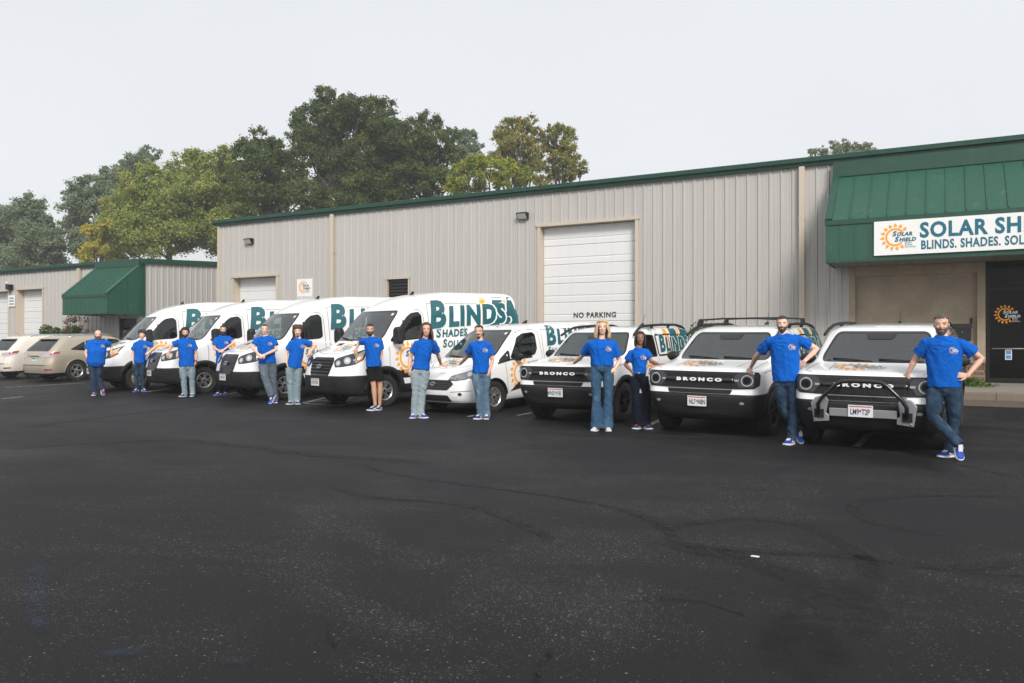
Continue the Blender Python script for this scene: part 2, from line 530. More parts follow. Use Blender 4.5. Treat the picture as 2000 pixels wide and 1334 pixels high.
def pane_glass(name, tint, back=0.06):
    """thin tinted pane: see-through with a mirror layer by angle"""
    t = NT(name); t.n.remove(t.b)
    tr = t.node('ShaderNodeBsdfTransparent'); tr.inputs[0].default_value = tuple(tint) + (1,)
    gl = t.node('ShaderNodeBsdfGlossy'); gl.inputs['Roughness'].default_value = 0.015; gl.inputs[0].default_value = (.9, .93, .93, 1)
    v = t.coords('Object'); bp = t.node('ShaderNodeBump'); bp.inputs['Strength'].default_value = .05; bp.inputs['Distance'].default_value = .05
    t.link(t.noise(v, 1.1, 2), bp.inputs['Height']); t.link(bp.outputs[0], gl.inputs['Normal'])
    fr = t.node('ShaderNodeFresnel'); fr.inputs[0].default_value = 1.45; t.link(bp.outputs[0], fr.inputs['Normal'])
    mx = t.node('ShaderNodeMixShader'); t.link(t.math('ADD', t.math('MULTIPLY', fr.outputs[0], .95), back, clamp=True), mx.inputs[0])
    t.link(tr.outputs[0], mx.inputs[1]); t.link(gl.outputs[0], mx.inputs[2]); t.link(mx.outputs[0], t.n['Material Output'].inputs[0])
    return t.m
M['windshield'] = pane_glass('windshield', (.50, .60, .58), .13)
M['side_glass'] = pane_glass('side_glass', (.34, .40, .39), .03)
M['privacy_glass'] = auto_glass('privacy_glass', (.006, .007, .007))
M['cabin'] = simple('cabin', (.030, .030, .031), .8)
M['seat_cloth'] = simple('seat_cloth', (.045, .045, .047), .9, 0, .2, 30)
M['tyre'] = simple('tyre', (0.014, 0.0135, 0.013), 0.85, 0, 0.25, 20, bump=0.3, bscale=120)
M['alloy'] = simple('alloy', (0.55, 0.55, 0.56), 0.3, 0.85, 0.1)
M['steel'] = simple('steel', (0.42, 0.40, 0.37), 0.42, 0.7, 0.2)
M['rust_rim'] = simple('rust_rim', (0.36, 0.25, 0.16), 0.5, 0.5, 0.3)
M['dark_alloy'] = simple('dark_alloy', (0.02, 0.02, 0.021), 0.3, 0.4)
M['chrome'] = simple('chrome', (0.75, 0.76, 0.78), 0.12, 1.0)
M['silver'] = simple('silver', (0.34, 0.35, 0.37), 0.42, 0.6)
M['lamp_lens'] = auto_glass('lamp_lens', (0.30, 0.31, 0.32), 0.06)
M['lamp_dark'] = auto_glass('lamp_dark', (0.035, 0.037, 0.042), 0.05)
M['lamp_white'] = simple('lamp_white', (0.62, 0.64, 0.66), 0.15, 0, coat=0.6)
M['lamp_chrome'] = simple('lamp_chrome', (0.60, 0.62, 0.65), 0.22, 0.9)
M['lamp_ring'] = simple('lamp_ring', (0.36, 0.37, 0.39), 0.2, 0, coat=0.5)
M['amber'] = simple('amber', (0.55, 0.18, 0.03), 0.12, coat=0.5)
M['amber_pale'] = simple('amber_pale', (0.52, 0.40, 0.28), 0.12, coat=0.5)
M['red_lens'] = simple('red_lens', (0.32, 0.018, 0.02), 0.1, coat=0.6)
M['pale_lens'] = simple('pale_lens', (0.45, 0.36, 0.42), 0.1, coat=0.6)
M['plate'] = simple('plate', (0.68, 0.69, 0.70), 0.4)
M['plate_ink'] = simple('plate_ink', (0.02, 0.03, 0.10), 0.5)
M['plate_red'] = simple('plate_red', (0.5, 0.03, 0.04), 0.5)
M['plate_green'] = simple('plate_green', (0.30, 0.45, 0.03), 0.5)
M['plate_teal'] = simple('plate_teal', (0.02, 0.30, 0.26), 0.5)
M['teal'] = simple('teal', srgb(24, 92, 100), 0.28, coat=0.7)
M['vinyl_white'] = simple('vinyl_white', (0.79, 0.79, 0.79), 0.3, coat=0.5)
M['emblem'] = simple('emblem', (0.05, 0.055, 0.07), 0.2, 0.4, coat=0.5)
# ---------------------------------------------------------------- ground
def strip_path(pts, w, z, closed=False):
    """ribbon along pts with uv (u along, v across)"""
    pts = [Vector((p[0], p[1], 0)) for p in pts]
    V, F, UV = [], [], []
    L = [0.0]
    for a, b in zip(pts, pts[1:]): L.append(L[-1] + (b - a).length)
    for i, p in enumerate(pts):
        t = (pts[min(i + 1, len(pts) - 1)] - pts[max(i - 1, 0)]).normalized(); n = Vector((-t.y, t.x, 0))
        ww = w[i] if isinstance(w, (list, tuple)) else w
        for s, vv in ((-1, 0.0), (1, 1.0)):
            q = p + n * (ww / 2 * s); V.append((q.x, q.y, groundz(q.y) + z)); UV.append((L[i] / L[-1], vv))
    F = [(2 * i, 2 * i + 2, 2 * i + 3, 2 * i + 1) for i in range(len(pts) - 1)]
    me = bpy.data.meshes.new('strip'); me.from_pydata(V, [], F); me.update()
    uv = me.uv_layers.new(name='UVMap')
    for lp in me.loops: uv.data[lp.index].uv = UV[lp.vertex_index]
    return me

def smooth_path(P, n=8):
    out = []
    P = [Vector((p[0], p[1])) for p in P]
    for i in range(len(P) - 1):
        p0, p1, p2, p3 = P[max(i - 1, 0)], P[i], P[i + 1], P[min(i + 2, len(P) - 1)]
        for k in range(n):
            t = k / n
            out.append(0.5 * ((2 * p1) + (p2 - p0) * t + (2 * p0 - 5 * p1 + 4 * p2 - p3) * t * t + (3 * p1 - p0 - 3 * p2 + p3) * t ** 3))
    out.append(P[-1])
    return out

_c, _s = math.cos(R(28.65)), math.sin(R(28.65))
def gpt(px, py, z=0.0):
    """a spot on the lot that the survey of the photograph gives"""
    for _ in range(6):
        d = 1541 * (1.47 - z) / (py - 669.0); l = (px - 1000) / 1541 * d
        x, y = -d * _s + l * _c, d * _c + l * _s
        z = groundz(y)
    return (x, y)

mb = MB()
xs = [-170, -60, -40, -30, -20, -12, -6, 0, 6, 12, 40, 120]
ys = [-40, -10, 0, 4, 8, 13, 18.2, 22.7, 40, 80, 180]
for x in xs:
    for y in ys: mb.v.append((x, y, groundz(y)))
for i in range(len(xs) - 1):
    for j in range(len(ys) - 1):
        k = i * len(ys) + j; mb.f.append((k, k + len(ys), k + len(ys) + 1, k + 1)); mb.m.append(0)
lot = tag(mb.build('parking_lot', M['asphalt']), 'worn dark asphalt parking lot with pale stone patches and tyre marks', kind='structure')

def line(a, b, w=0.10):
    a = gpt(*a); b = gpt(*b)
    n = 6; P = [(a[0] + (b[0] - a[0]) * i / n, a[1] + (b[1] - a[1]) * i / n) for i in range(n + 1)]
    link('parking_line', strip_path(P, w, 0.005), lot, M['line'])
for a, b in (((10, 757), (165, 748)), ((6, 779), (46, 775)), ((285, 766), (342, 757)), ((440, 770), (462, 767)), ((592, 787), (640, 776)), ((592, 786), (690, 777)),
             ((596, 788), (660, 793)), ((660, 793), (705, 784)), ((1262, 833), (1300, 816)), ((1672, 873), (1702, 843)), ((915, 814), (928, 811)), ((1040, 806), (1010, 812))):
    line(a, b)

def mark(P, w, m, name='tyre_mark', z=0.004):
    link(name, strip_path(smooth_path([gpt(*p) for p in P]), w, z), lot, M[m])
mark([(700, 905), (760, 925), (900, 945), (1100, 972), (1230, 1000), (1300, 1035), (1330, 1065), (1420, 1085), (1540, 1125), (1620, 1160), (1640, 1195), (1570, 1260), (1545, 1340)], [0.12] * 17 + [0.14] * 30 + [0.28] * 20 + [0.5] * 40, 'rubber_mark')
mark([(1290, 1040), (1360, 1022), (1450, 1014), (1560, 1025), (1660, 1070), (1700, 1110), (1690, 1150), (1640, 1185)], 0.16, 'rubber_mark')
mark([(1330, 1062), (1440, 1075), (1640, 1085), (1760, 1100), (1900, 1110), (2000, 1095)], 0.17, 'rubber_mark')
mark([(2000, 972), (1850, 968), (1740, 972), (1670, 985), (1680, 1010), (1740, 1030), (1850, 1050)], 0.14, 'rubber_mark')
mark([(640, 950), (720, 970), (900, 985), (1000, 1018), (1060, 1045), (1075, 1065)], 0.14, 'rubber_mark')
mark([(0, 880), (150, 868), (340, 860), (480, 872), (620, 890), (760, 898), (850, 910)], 0.3, 'rubber_mark')
mark([(50, 835), (200, 815), (330, 800), (420, 792)], 0.35, 'rubber_mark')
mark([(1780, 880), (1800, 890), (1835, 899)], 0.3, 'rubber_mark', 'oil_stain')
mark([(1850, 905), (1895, 912), (1990, 935)], 0.12, 'rubber_mark')
mark([(1700, 1105), (1690, 1150), (1640, 1190), (1590, 1250), (1560, 1340)], 0.55, 'seep', 'stain', 0.006)
mark([(1530, 1210), (1560, 1260), (1580, 1300)], 0.42, 'seep', 'stain', 0.006)
mark([(1280, 850), (1310, 846), (1370, 852)], 0.5, 'seep', 'stain', 0.006)
mark([(1880, 830), (1940, 836), (2010, 845)], 0.6, 'seep', 'stain', 0.006)
mark([(1890, 808), (1950, 815), (2020, 816)], 0.5, 'rubber_mark', 'oil_stain')
mark([(75, 1095), (72, 1150), (70, 1200), (90, 1245)], 0.12, 'blue_spill', 'stain', 0.006)
mark([(200, 1285), (250, 1275), (300, 1270)], 0.14, 'blue_spill', 'stain', 0.006)
mark([(425, 1295), (460, 1292), (480, 1300)], 0.09, 'blue_spill', 'stain', 0.006)

def crack(P, w=0.012, seed=1):
    rd = random.Random(seed); pts = smooth_path([gpt(*p) for p in P], 14); out = []; ww = []
    for i, p in enumerate(pts):
        out.append((p[0] + rd.uniform(-1, 1) * 0.022, p[1] + rd.uniform(-1, 1) * 0.022)); ww.append(w * rd.uniform(0.2, 0.9))
    link('crack', strip_path(out, ww, 0.008), lot, M['crack'])
crack([(1220, 1177), (1300, 1171), (1380, 1178), (1465, 1203), (1555, 1203)], 0.016, 1)
crack([(1230, 1065), (1280, 1062), (1345, 1068), (1370, 1085)], 0.012, 2)
crack([(1268, 1010), (1285, 1025), (1310, 1036)], 0.014, 3)
crack([(1045, 1334), (1047, 1305), (1068, 1285), (1078, 1275)], 0.011, 4)
crack([(1345, 1070), (1420, 1082), (1530, 1130)], 0.012, 5)
crack([(1700, 1095), (1712, 1108), (1705, 1122)], 0.012, 6)
crack([(1515, 1215), (1522, 1250), (1575, 1315), (1580, 1340)], 0.010, 7)
crack([(1780, 1108), (1880, 1118), (2000, 1125)], 0.013, 8)
crack([(640, 1220), (645, 1245), (655, 1262)], 0.010, 9)
mb = MB(); gx, gy = gpt(1475, 1089)
mb.prism([(gx - .028, gy - .008, 0.006), (gx + .024, gy - .011, 0.006), (gx + .028, gy + .008, 0.006), (gx - .022, gy + .010, 0.006)], (0, 0, 0.006))
tag(mb.build('paper_scrap', M['sign_white']), 'small white scrap of paper on the open asphalt', 'litter')

# sidewalk and kerb at the shop entrance ---------------------------------
mb = MB()
mb.prism([(-3.4, 19.95, 0.385), (12, 19.95, 0.385), (12, 22.69, 0.48), (-3.4, 22.69, 0.48)], (0, 0, -0.6))
sw = tag(mb.build('sidewalk', M['concrete']), 'pale concrete walk in front of the shop entrance', kind='structure')
for i in range(9):
    x0 = -3.4 + i * 1.7
    mb = MB(); mb.prism([(x0 + .006, 19.957, .3895), (x0 + 1.69, 19.957, .3895), (x0 + 1.69, 22.4, .4745), (x0 + .006, 22.4, .4745)], (0, 0, .004))
    mb.build('concrete_slab', M['concrete'], sw)
mb = MB()
for i in range(7):
    x0 = -3.4 + i * 2.2
    mb = MB(); mb.prism([(x0 + .005, 19.78, 0.12), (x0 + .005, 19.80, 0.365), (x0 + .005, 19.83, 0.388), (x0 + .005, 19.945, 0.392), (x0 + .005, 19.945, 0.12)], (2.19, 0, 0))
    mb.build('kerb_stone', M['curb'], sw)
mb = MB(); mb.prism([(-3.6, 18.6, groundz(18.6) + .008), (12, 18.35, groundz(18.35) + .008), (12, 19.79, .235), (-3.6, 19.79, .235)], (0, 0, -0.2))
tag(mb.build('gutter', M['gutter']), 'damp brown concrete gutter along the kerb', kind='structure')

# ---------------------------------------------------------------- corrugated wall panels
_pm = {}
RIB = []
for k in range(3):
    x = 0.305 * k
    RIB += [(x, 0.0), (x + 0.085, 0.0), (x + 0.092, 0.006), (x + 0.108, 0.006), (x + 0.115, 0.0), (x + 0.175, 0.0), (x + 0.182, 0.006), (x + 0.198, 0.006), (x + 0.205, 0.0),
            (x + 0.235, 0.0), (x + 0.256, 0.034), (x + 0.284, 0.034)]
RIB.append((0.915, 0.0))
def panel_mesh(z0, z1, w0=0.0, w1=0.915, slope=0.0):
    key = (round(z0, 3), round(z1, 3), round(w0, 3), round(w1, 3), slope)
    if key in _pm: return _pm[key]
    P = [(x, d) for x, d in RIB if w0 <= x <= w1]
    if P[0][0] > w0 + 1e-4: P.insert(0, (w0, 0.0))
    if P[-1][0] < w1 - 1e-4: P.append((w1, 0.0))
    n = len(P); V = [(x, -d, z0) for x, d in P] + [(x, -d, z1 + slope * x) for x, d in P]
    F = [(i, i + 1, n + i + 1, n + i) for i in range(n - 1)]
    me = bpy.data.meshes.new('wall_panel'); me.from_pydata(V, [], F); me.update(); me.materials.append(M['siding'])
    _pm[key] = me
    return me
def panels(parent, x0, x1, y, z0, ztop, holes):
    """row of .915 panels, split round the openings (xa, xb, zbottom, ztop)"""
    k = 0
    while x0 + k * 0.915 < x1 - 1e-3:
        a = x0 + k * 0.915; b = min(a + 0.915, x1)
        cuts = sorted({a, b} | {h[i] for h in holes for i in (0, 1) if a + .002 < h[i] < b - .002})
        for c, d in zip(cuts, cuts[1:]):
            hs = sorted([h for h in holes if h[0] <= c + .003 and h[1] >= d - .003], key=lambda h: h[2]); z = z0
            for h in hs + [None]:
                t = h[2] if h else ztop
                if t - z > 0.02:
                    o = link('wall_panel', panel_mesh(z, t, c - a, d - a), parent)
                    o.location = (a, y, 0)
                if h: z = h[3]
        k += 1

def garage_door(parent, x0, x1, z0, z1, y, recess=0.2, n=8, name='garage_door'):
    g = empty(name, parent)
    h = (z1 - z0) / n
    for i in range(n):
        a = z0 + i * h + 0.006; b = a + h - 0.012; yy = y + recess
        pr = [(yy, a), (yy, a + h * .28), (yy + .012, a + h * .30), (yy + .012, a + h * .34), (yy, a + h * .36), (yy, b - .02), (yy + .014, b), (yy + .05, b), (yy + .05, a)]
        m = MB(); m.prism([(x0 + .01, q, z) for q, z in pr], (x1 - x0 - .02, 0, 0)); m.build('door_section', M['door_white'], g)
    m = MB(); m.box(x0, x1, y + recess + .055, y + recess + .08, z0, z1); m.build('door_backing', M['black_metal'], g)
    return g
def door_trim(parent, x0, x1, z0, z1, y, recess=0.2):
    for a, b in ((x0 - .10, x0), (x1, x1 + .10)):
        m = MB(); m.box(a, b, y - .055, y + recess + .1, z0, z1 + .0); m.build('jamb_trim', M['cream'], parent)
    m = MB(); m.box(x0 - .13, x1 + .13, y - .075, y + recess + .1, z1 + .001, z1 + .09); m.build('head_trim', M['cream'], parent)

# ---------------------------------------------------------------- main warehouse
YW = 22.7
wh = thing('warehouse', 'tall beige corrugated metal warehouse with green eave, large white roll door and shop entrance', 'building', (0, 0, 0))
EAVE = 6.28
X0, X1 = -26.15, 9.5
G1 = (-11.35, -8.15, 0.2, 5.18); G2 = (-25.25, -22.9, 0.2, 4.08); W1 = (-17.48, -16.56, 2.3, 3.73); EN = (-2.2, 9.5, 0.2, 3.47)
holes = [(G1[0] - .1, G1[1] + .1, 0.2, G1[3] + .09), (G2[0] - .1, G2[1] + .1, 0.2, G2[3] + .09), (W1[0] - .06, W1[1] + .06, W1[2] - .06, W1[3] + .06), EN]
panels(wh, X0, X1, YW, 0.28, EAVE, holes)
mb = MB(); mb.box(X0 + .02, X1, YW + .32, YW + 18, 0, EAVE)
mb.build('wall_core', M['siding'], wh)
mb = MB()
for yy, z in ((YW - .12, EAVE + .10),): pass
mb.add([(X0 - .15, YW - .1, EAVE + .19), (X1, YW - .1, EAVE + .19), (X1, YW + 9, EAVE + .92), (X0 - .15, YW + 9, EAVE + .92), (X1, YW + 18.1, EAVE + .19), (X0 - .15, YW + 18.1, EAVE + .19)],
       [(0, 1, 2, 3), (3, 2, 4, 5)])
mb.build('roof', M['roof_metal'], wh)
mb = MB()
pf = [(YW - .03, EAVE - .03), (YW - .10, EAVE - .03), (YW - .105, EAVE + .06), (YW - .19, EAVE + .075), (YW - .20, EAVE + .19), (YW - .175, EAVE + .20), (YW - .02, EAVE + .205)]
mb.prism([(X0 - .16, y, z) for y, z in pf], (X1 - X0 + .16, 0, 0)); gut = mb.build('eave_gutter', M['green_trim'], wh)
mb = MB()
mb.prism([(X0 - .165, y, z) for y, z in ((YW - .19, EAVE + .0), (YW - .21, EAVE + .21), (YW + .3, EAVE + .24), (YW + .3, EAVE + .0))], (.03, 0, 0)); mb.build('gutter_end', M['green_trim'], wh)
for xd in (-20.0, -3.37):
    mb = MB(); mb.box(xd - .075, xd + .075, YW - .15, YW - .04, .35, EAVE - .031); d = mb.build('downspout', M['cream'], wh, bevel=.012)
    for zz in (1.2, 3.0, 4.8):
        mb = MB(); mb.box(xd - .09, xd + .09, YW - .155, YW - .035, zz, zz + .035); mb.build('strap', M['cream'], d)
mb = MB(); mb.box(X0 - .03, X0 + .1, YW - .05, YW + .1, .28, EAVE - .031); mb.build('corner_trim', M['cream'], wh)
g = garage_door(wh, G1[0], G1[1], .33, G1[3], YW, .22, 8); door_trim(wh, G1[0], G1[1], .33, G1[3], YW, .22)
tx = text_mesh('NO PARKING', .235, 0, .006, 1.12, .93)
flat_on('no_parking_text', flat_move(tx, -10.30, 2.255), (0, YW + .216, 0), (1, 0, 0), (0, 0, 1), M['black_ink'], g, .004)
garage_door(wh, G2[0], G2[1], .33, G2[3], YW, .30, 7); door_trim(wh, G2[0], G2[1], .33, G2[3], YW, .30)
wn = empty('louver_window', wh)
mb = MB(); mb.box(W1[0], W1[1], YW + .10, YW + .13, W1[2], W1[3]); mb.build('pane', M['dark_glass'], wn)
for a in ((W1[0] - .055, W1[0], W1[2] - .05, W1[3] + .05), (W1[1], W1[1] + .055, W1[2] - .05, W1[3] + .05)):
    mb = MB(); mb.box(a[0], a[1], YW - .045, YW + .14, a[2], a[3]); mb.build('window_frame', M['cream'], wn)
for z in (W1[2] - .05, W1[3]):
    mb = MB(); mb.box(W1[0] - .08, W1[1] + .08, YW - .06, YW + .14, z, z + .05); mb.build('window_frame', M['cream'], wn)
for i in range(12):
    z = W1[2] + .06 + i * .115
    mb = MB(); mb.box(W1[0] + .005, W1[1] - .005, YW + .05, YW + .06, z, z + .07); mb.build('slat', M['black_metal'], wn)

def wall_light(name, label, x, y, z, rz=0.0):
    t = thing(name, label, 'light', (x, y, z), rz, 'wall flood lights')
    m = MB(); m.prism([(-.19, 0, -.10), (-.19, 0, .12), (-.19, -.16, .12), (-.19, -.20, .08), (-.19, -.07, -.10)], (.38, 0, 0)); m.build('housing', M['bronze'], t, bevel=.008)
    m = MB(); m.prism([(-.155, -.196, .065), (-.155, -.086, -.085), (-.155, -.093, -.092), (-.155, -.204, .06)], (.31, 0, 0)); m.build('lens', M['lens'], t)
    return t
wall_light('wall_light', 'bronze wall flood light high above the small roll door', -24.3, YW - .036, 5.5)
wall_light('wall_light', 'bronze wall flood light beside the head of the large roll door', -11.95, YW - .036, 5.56)

# receiving sign
t = thing('receiving_sign', 'white receiving sign with orange sun emblem on the metal wall', 'sign', (-21.4, YW - .04, 3.42))
mb = MB(); mb.box(-.39, .39, -.015, 0, -.48, .48); mb.build('board', M['sign_white'], t)
S = sun_logo(); big, sm = logo_words()
flat_on('sun_emblem', flat_move(S, -.06, .17, .17), (0, -.016, 0), (1, 0, 0), (0, 0, 1), M['orange'], t)
flat_on('emblem_words', flat_move(flat_join([big, sm]), -.06, .17, .17), (0, -.016, 0), (1, 0, 0), (0, 0, 1), M['sign_teal'], t, .006)
tx = text_mesh('RECEIVING', .15, 0, .001, 1.05, .95, 'CENTER')
flat_on('receiving_text', flat_move(tx, 0, -.29), (0, -.016, 0), (1, 0, 0), (0, 0, 1), M['sign_grey'], t, .005)

# shop front under the awning
YE = YW + .02
en = empty('shop_front', wh)
mb = MB(); mb.box(-2.2, .92, YE + .10, YE + .3, .45, 3.5); mb.build('stucco_panel', M['stucco'], en)
for a, b, c, d in ((-2.2, -2.04, .98, 3.47), (.74, .92, .98, 3.47)):
    mb = MB(); mb.box(a, b, YE - .03, YE + .099, c, d); mb.build('pilaster', M['stucco'], en, bevel=.008)
mb = MB(); mb.box(-2.039, .739, YE - .03, YE + .099, 3.22, 3.47); mb.build('header', M['stucco'], en, bevel=.008)
mb = MB(); mb.box(-2.2, .92, YE - .06, YE + .099, .955, 1.02); mb.build('stone_cap', M['concrete'], en, bevel=.01)
st = empty('stone_wainscot', en)
mb = MB(); mb.box(-2.2, .92, YE + .0, YE + .099, .45, .954); mb.build('mortar_bed', M['mortar'], st)
rd = random.Random(3); z = .485; stm = {}
while z < .935:
    h = min(rd.choice((.05, .06, .075, .09)), .95 - z); x = -2.2
    while x < .9:
        w = min(rd.uniform(.12, .36), .92 - x)
        if w > .03:
            m = MB(); q = rd.uniform(.02, .045)
            m.box(x + .004, x + w - .004, YE - q, YE + .01, z + .004, z + h - .004); m.build('stone', M['stone'], st, bevel=.006)
        x += w
    z += h
# storefront door: dark bronze frame and glass, in view as far as the edge of the picture
sf = empty('entrance_door', wh)
FR = [(.925, 1.01, .49, 3.47), (1.93, 2.0, .49, 3.47), (2.95, 3.03, .49, 3.47)]
for a, b, c, d in FR:
    mb = MB(); mb.box(a, b, YE - .02, YE + .1, c, d); mb.build('door_frame', M['bronze'], sf, bevel=.005)
for a, b in ((.49, .60), (1.30, 1.345), (2.74, 2.83), (3.38, 3.47)):
    for x0, x1 in ((1.011, 1.929), (2.001, 2.949)):
        mb = MB(); mb.box(x0, x1, YE - .015, YE + .08, a, b); mb.build('rail', M['bronze'], sf)
for x0, x1 in ((1.011, 1.929), (2.001, 2.949)):
    for z0, z1 in ((.601, 1.299), (1.346, 2.739), (2.831, 3.379)):
        mb = MB(); mb.box(x0, x1, YE + .02, YE + .03, z0, z1); mb.build('pane', M['dark_glass'], sf)
mb = MB(); mb.tube([(1.06, YE - .055, 1.32), (1.88, YE - .055, 1.32)], .014, 8); mb.build('push_bar', M['silver'], sf, True)
flat_on('sun_emblem', flat_move(S, 1.33, 2.16, .155), (0, YE + .019, 0), (1, 0, 0), (0, 0, 1), M['orange'], sf)
flat_on('emblem_words', flat_move(flat_join([big, sm]), 1.33, 2.16, .155), (0, YE + .018, 0), (1, 0, 0), (0, 0, 1), M['white_ink'], sf, .006)
mb = MB(); mb.box(1.33, 1.47, YE - .022, YE - .018, 1.05, 1.31)
cd = mb.build('notice_card', M['white_ink'], sf)
for z in (1.07, 1.18):
    mb = MB(); mb.box(1.345, 1.455, YE - .026, YE - .0225, z, z + .09); mb.build('card_print', M['blue_card'], cd)
mb = MB(); mb.box(3.03, 9.5, YE + .05, YE + .3, .45, 3.47); mb.build('stucco_panel', M['stucco'], en)
# mailbox, bell
t = thing('mailbox', 'square black metal mailbox on the tan shop wall', 'mailbox', (.42, YE + .1, 1.52))
mb = MB(); mb.box(-.2, .2, -.14, 0, 0, .42); bx = mb.build('box', M['black_metal'], t, bevel=.012)
mb = MB(); mb.prism([(-.21, .0, .42), (-.21, -.15, .40), (-.21, -.155, .31), (-.21, -.145, .31), (-.21, -.14, .421)], (.42, 0, 0)); mb.build('lid', M['black_metal'], t)
mb = MB(); mb.lathe([(0.001, -.162), (.012, -.162), (.014, -.15)], 10, 'y', (0, 0, .21)); mb.build('lock', M['silver'], t)
t = thing('door_bell', 'small dark intercom on the tan pilaster beside the door', 'intercom', (.62, YE + .1, 2.02))
mb = MB(); mb.box(-.028, .028, -.03, 0, -.07, .07); mb.build('case', M['black_metal'], t, bevel=.006)
mb = MB(); mb.ball((0, -.03, .035), .012); mb.build('lens', M['dark_glass'], t, True)

# awnings ----------------------------------------------------------------
def awning(name, label, x0, x1, yf, zb, zf, zt, seam, closed_right=False, yw=YW - .04):
    t = thing(name, label, 'awning', (0, 0, 0))
    m = MB(); m.box(x0, x1, yf, yf + .04, zb + .06, zf); m.build('fascia', M['green'], t)
    for k in range(int((x1 - x0) / .33)):
        xx = x0 + .32 + k * .33
        if xx > x1 - .05: break
        m = MB(); m.box(xx - .004, xx + .004, yf - .004, yf, zb + .061, zf - .08); m.build('fascia_seam', M['green_trim'], t)
    m = MB(); m.box(x0 - .02, x1 + .02, yf - .03, yf - .0045, zf - .09, zf + .03); m.build('drip_edge', M['green_trim'], t)
    m = MB(); m.prism([(x0, yf - .01, zb), (x0, yf - .01, zb + .059), (x0, yf + .06, zb + .059), (x0, yf + .06, zb)], (x1 - x0, 0, 0)); m.build('bottom_trim', M['green_trim'], t)
    sl = [(yf - .02, zf + .032), (yw, zt)]
    n = max(1, int(round((x1 - x0 - .3) / seam))); w = (x1 - x0 - .30) / n
    for i in range(n):
        a = x0 + .15 + i * w
        m = MB(); m.prism([(a, sl[0][0], sl[0][1]), (a, sl[1][0], sl[1][1]), (a, sl[1][0], sl[1][1] - .03), (a, sl[0][0] + .03, sl[0][1] - .02)], (w - .022, 0, 0)); p = m.build('slope_panel', M['green'], t)
        m = MB(); a2 = a + w - .022
        m.prism([(a2, sl[0][0] - .004, sl[0][1] + .034), (a2, sl[1][0], sl[1][1] + .034), (a2, sl[1][0], sl[1][1] - .03), (a2, sl[0][0] + .02, sl[0][1] - .02)], (.022, 0, 0)); m.build('seam_rib', M['green'], t)
    for a, b in ((x0 - .01, x0 + .15), (x1 - .15, x1 + .01)):
        m = MB(); m.prism([(a, sl[0][0] - .012, sl[0][1] + .04), (a, sl[1][0], sl[1][1] + .05), (a, sl[1][0], sl[1][1] - .03), (a, sl[0][0] + .02, sl[0][1] - .02)], (b - a, 0, 0)); m.build('rake_trim', M['green_trim'] if not closed_right else M['green'], t)
    m = MB(); m.box(x0, x1, yw - .22, yw - .001, zt - .15, zt + (.10 if closed_right else .24)); m.build('head_flashing', M['green_trim'], t)
    # end walls
    for x in (x0 + .012, x1 - .032):
        k = 0; y = yf + .061
        while y < yw - .02:
            y2 = min(y + .3, yw)
            za = zf + (zt - zf) * (y - yf) / (yw - yf); zb2 = zf + (zt - zf) * (y2 - yf) / (yw - yf)
            m = MB(); m.prism([(x, y, zb), (x, y2 - .008, zb), (x, y2 - .008, zb2 - .03), (x, y, za - .03)], (.02, 0, 0)); m.build('end_panel', M['green'], t); y = y2
    k = 0; x = x0 + .04
    while x < x1 - .05:
        x2 = min(x + .3, x1 - .04)
        m = MB(); m.box(x, x2 - .012, yf + .065, yw - .01, zb + .03, zb + .045); m.build('soffit_panel', M['soffit'], t); x = x2
    m = MB(); m.box(x0 + .04, x1 - .04, yf + .065, yw - .01, zb + .05, zb + .06); m.build('soffit_backing', M['black_metal'], t)
    return t
awning('shop_awning', 'large sloping green metal awning over the shop entrance', -2.56, 9.3, 20.92, 3.44, 4.46, 6.0, .41)
awning('side_awning', 'smaller green metal awning on the far low building', -33.95, -30.85, 20.95, 2.68, 3.50, 4.98, .21, True)

# shop sign
t = thing('shop_sign', 'long white shop sign with teal lettering and sun emblem on green awning', 'sign', (-1.46, 20.90, 3.56))
mb = MB(); mb.box(0, 6.2, -.035, 0, 0, .815); mb.build('board', M['sign_white'], t)
flat_on('sun_emblem', flat_move(S, .46, .42, .215), (0, -.036, 0), (1, 0, 0), (0, 0, 1), M['orange'], t)
flat_on('emblem_words', flat_move(big, .46, .42, .215), (0, -.036, 0), (1, 0, 0), (0, 0, 1), M['sign_teal'], t, .006)
flat_on('emblem_small_words', flat_move(sm, .46, .42, .215), (0, -.036, 0), (1, 0, 0), (0, 0, 1), M['sign_grey'], t, .006)
tx = text_mesh('SOLAR SHIELD', .485, 0, .0165, 1.10, .86)
flat_on('name_text', flat_move(tx, .98, .385), (0, -.036, 0), (1, 0, 0), (0, 0, 1), M['sign_teal'], t)
tx = text_mesh('BLINDS. SHADES. SOLUTIONS.', .285, 0, .009, 1.10, .68)
flat_on('trade_text', flat_move(tx, 1.0, .105), (0, -.036, 0), (1, 0, 0), (0, 0, 1), M['sign_teal'], t)

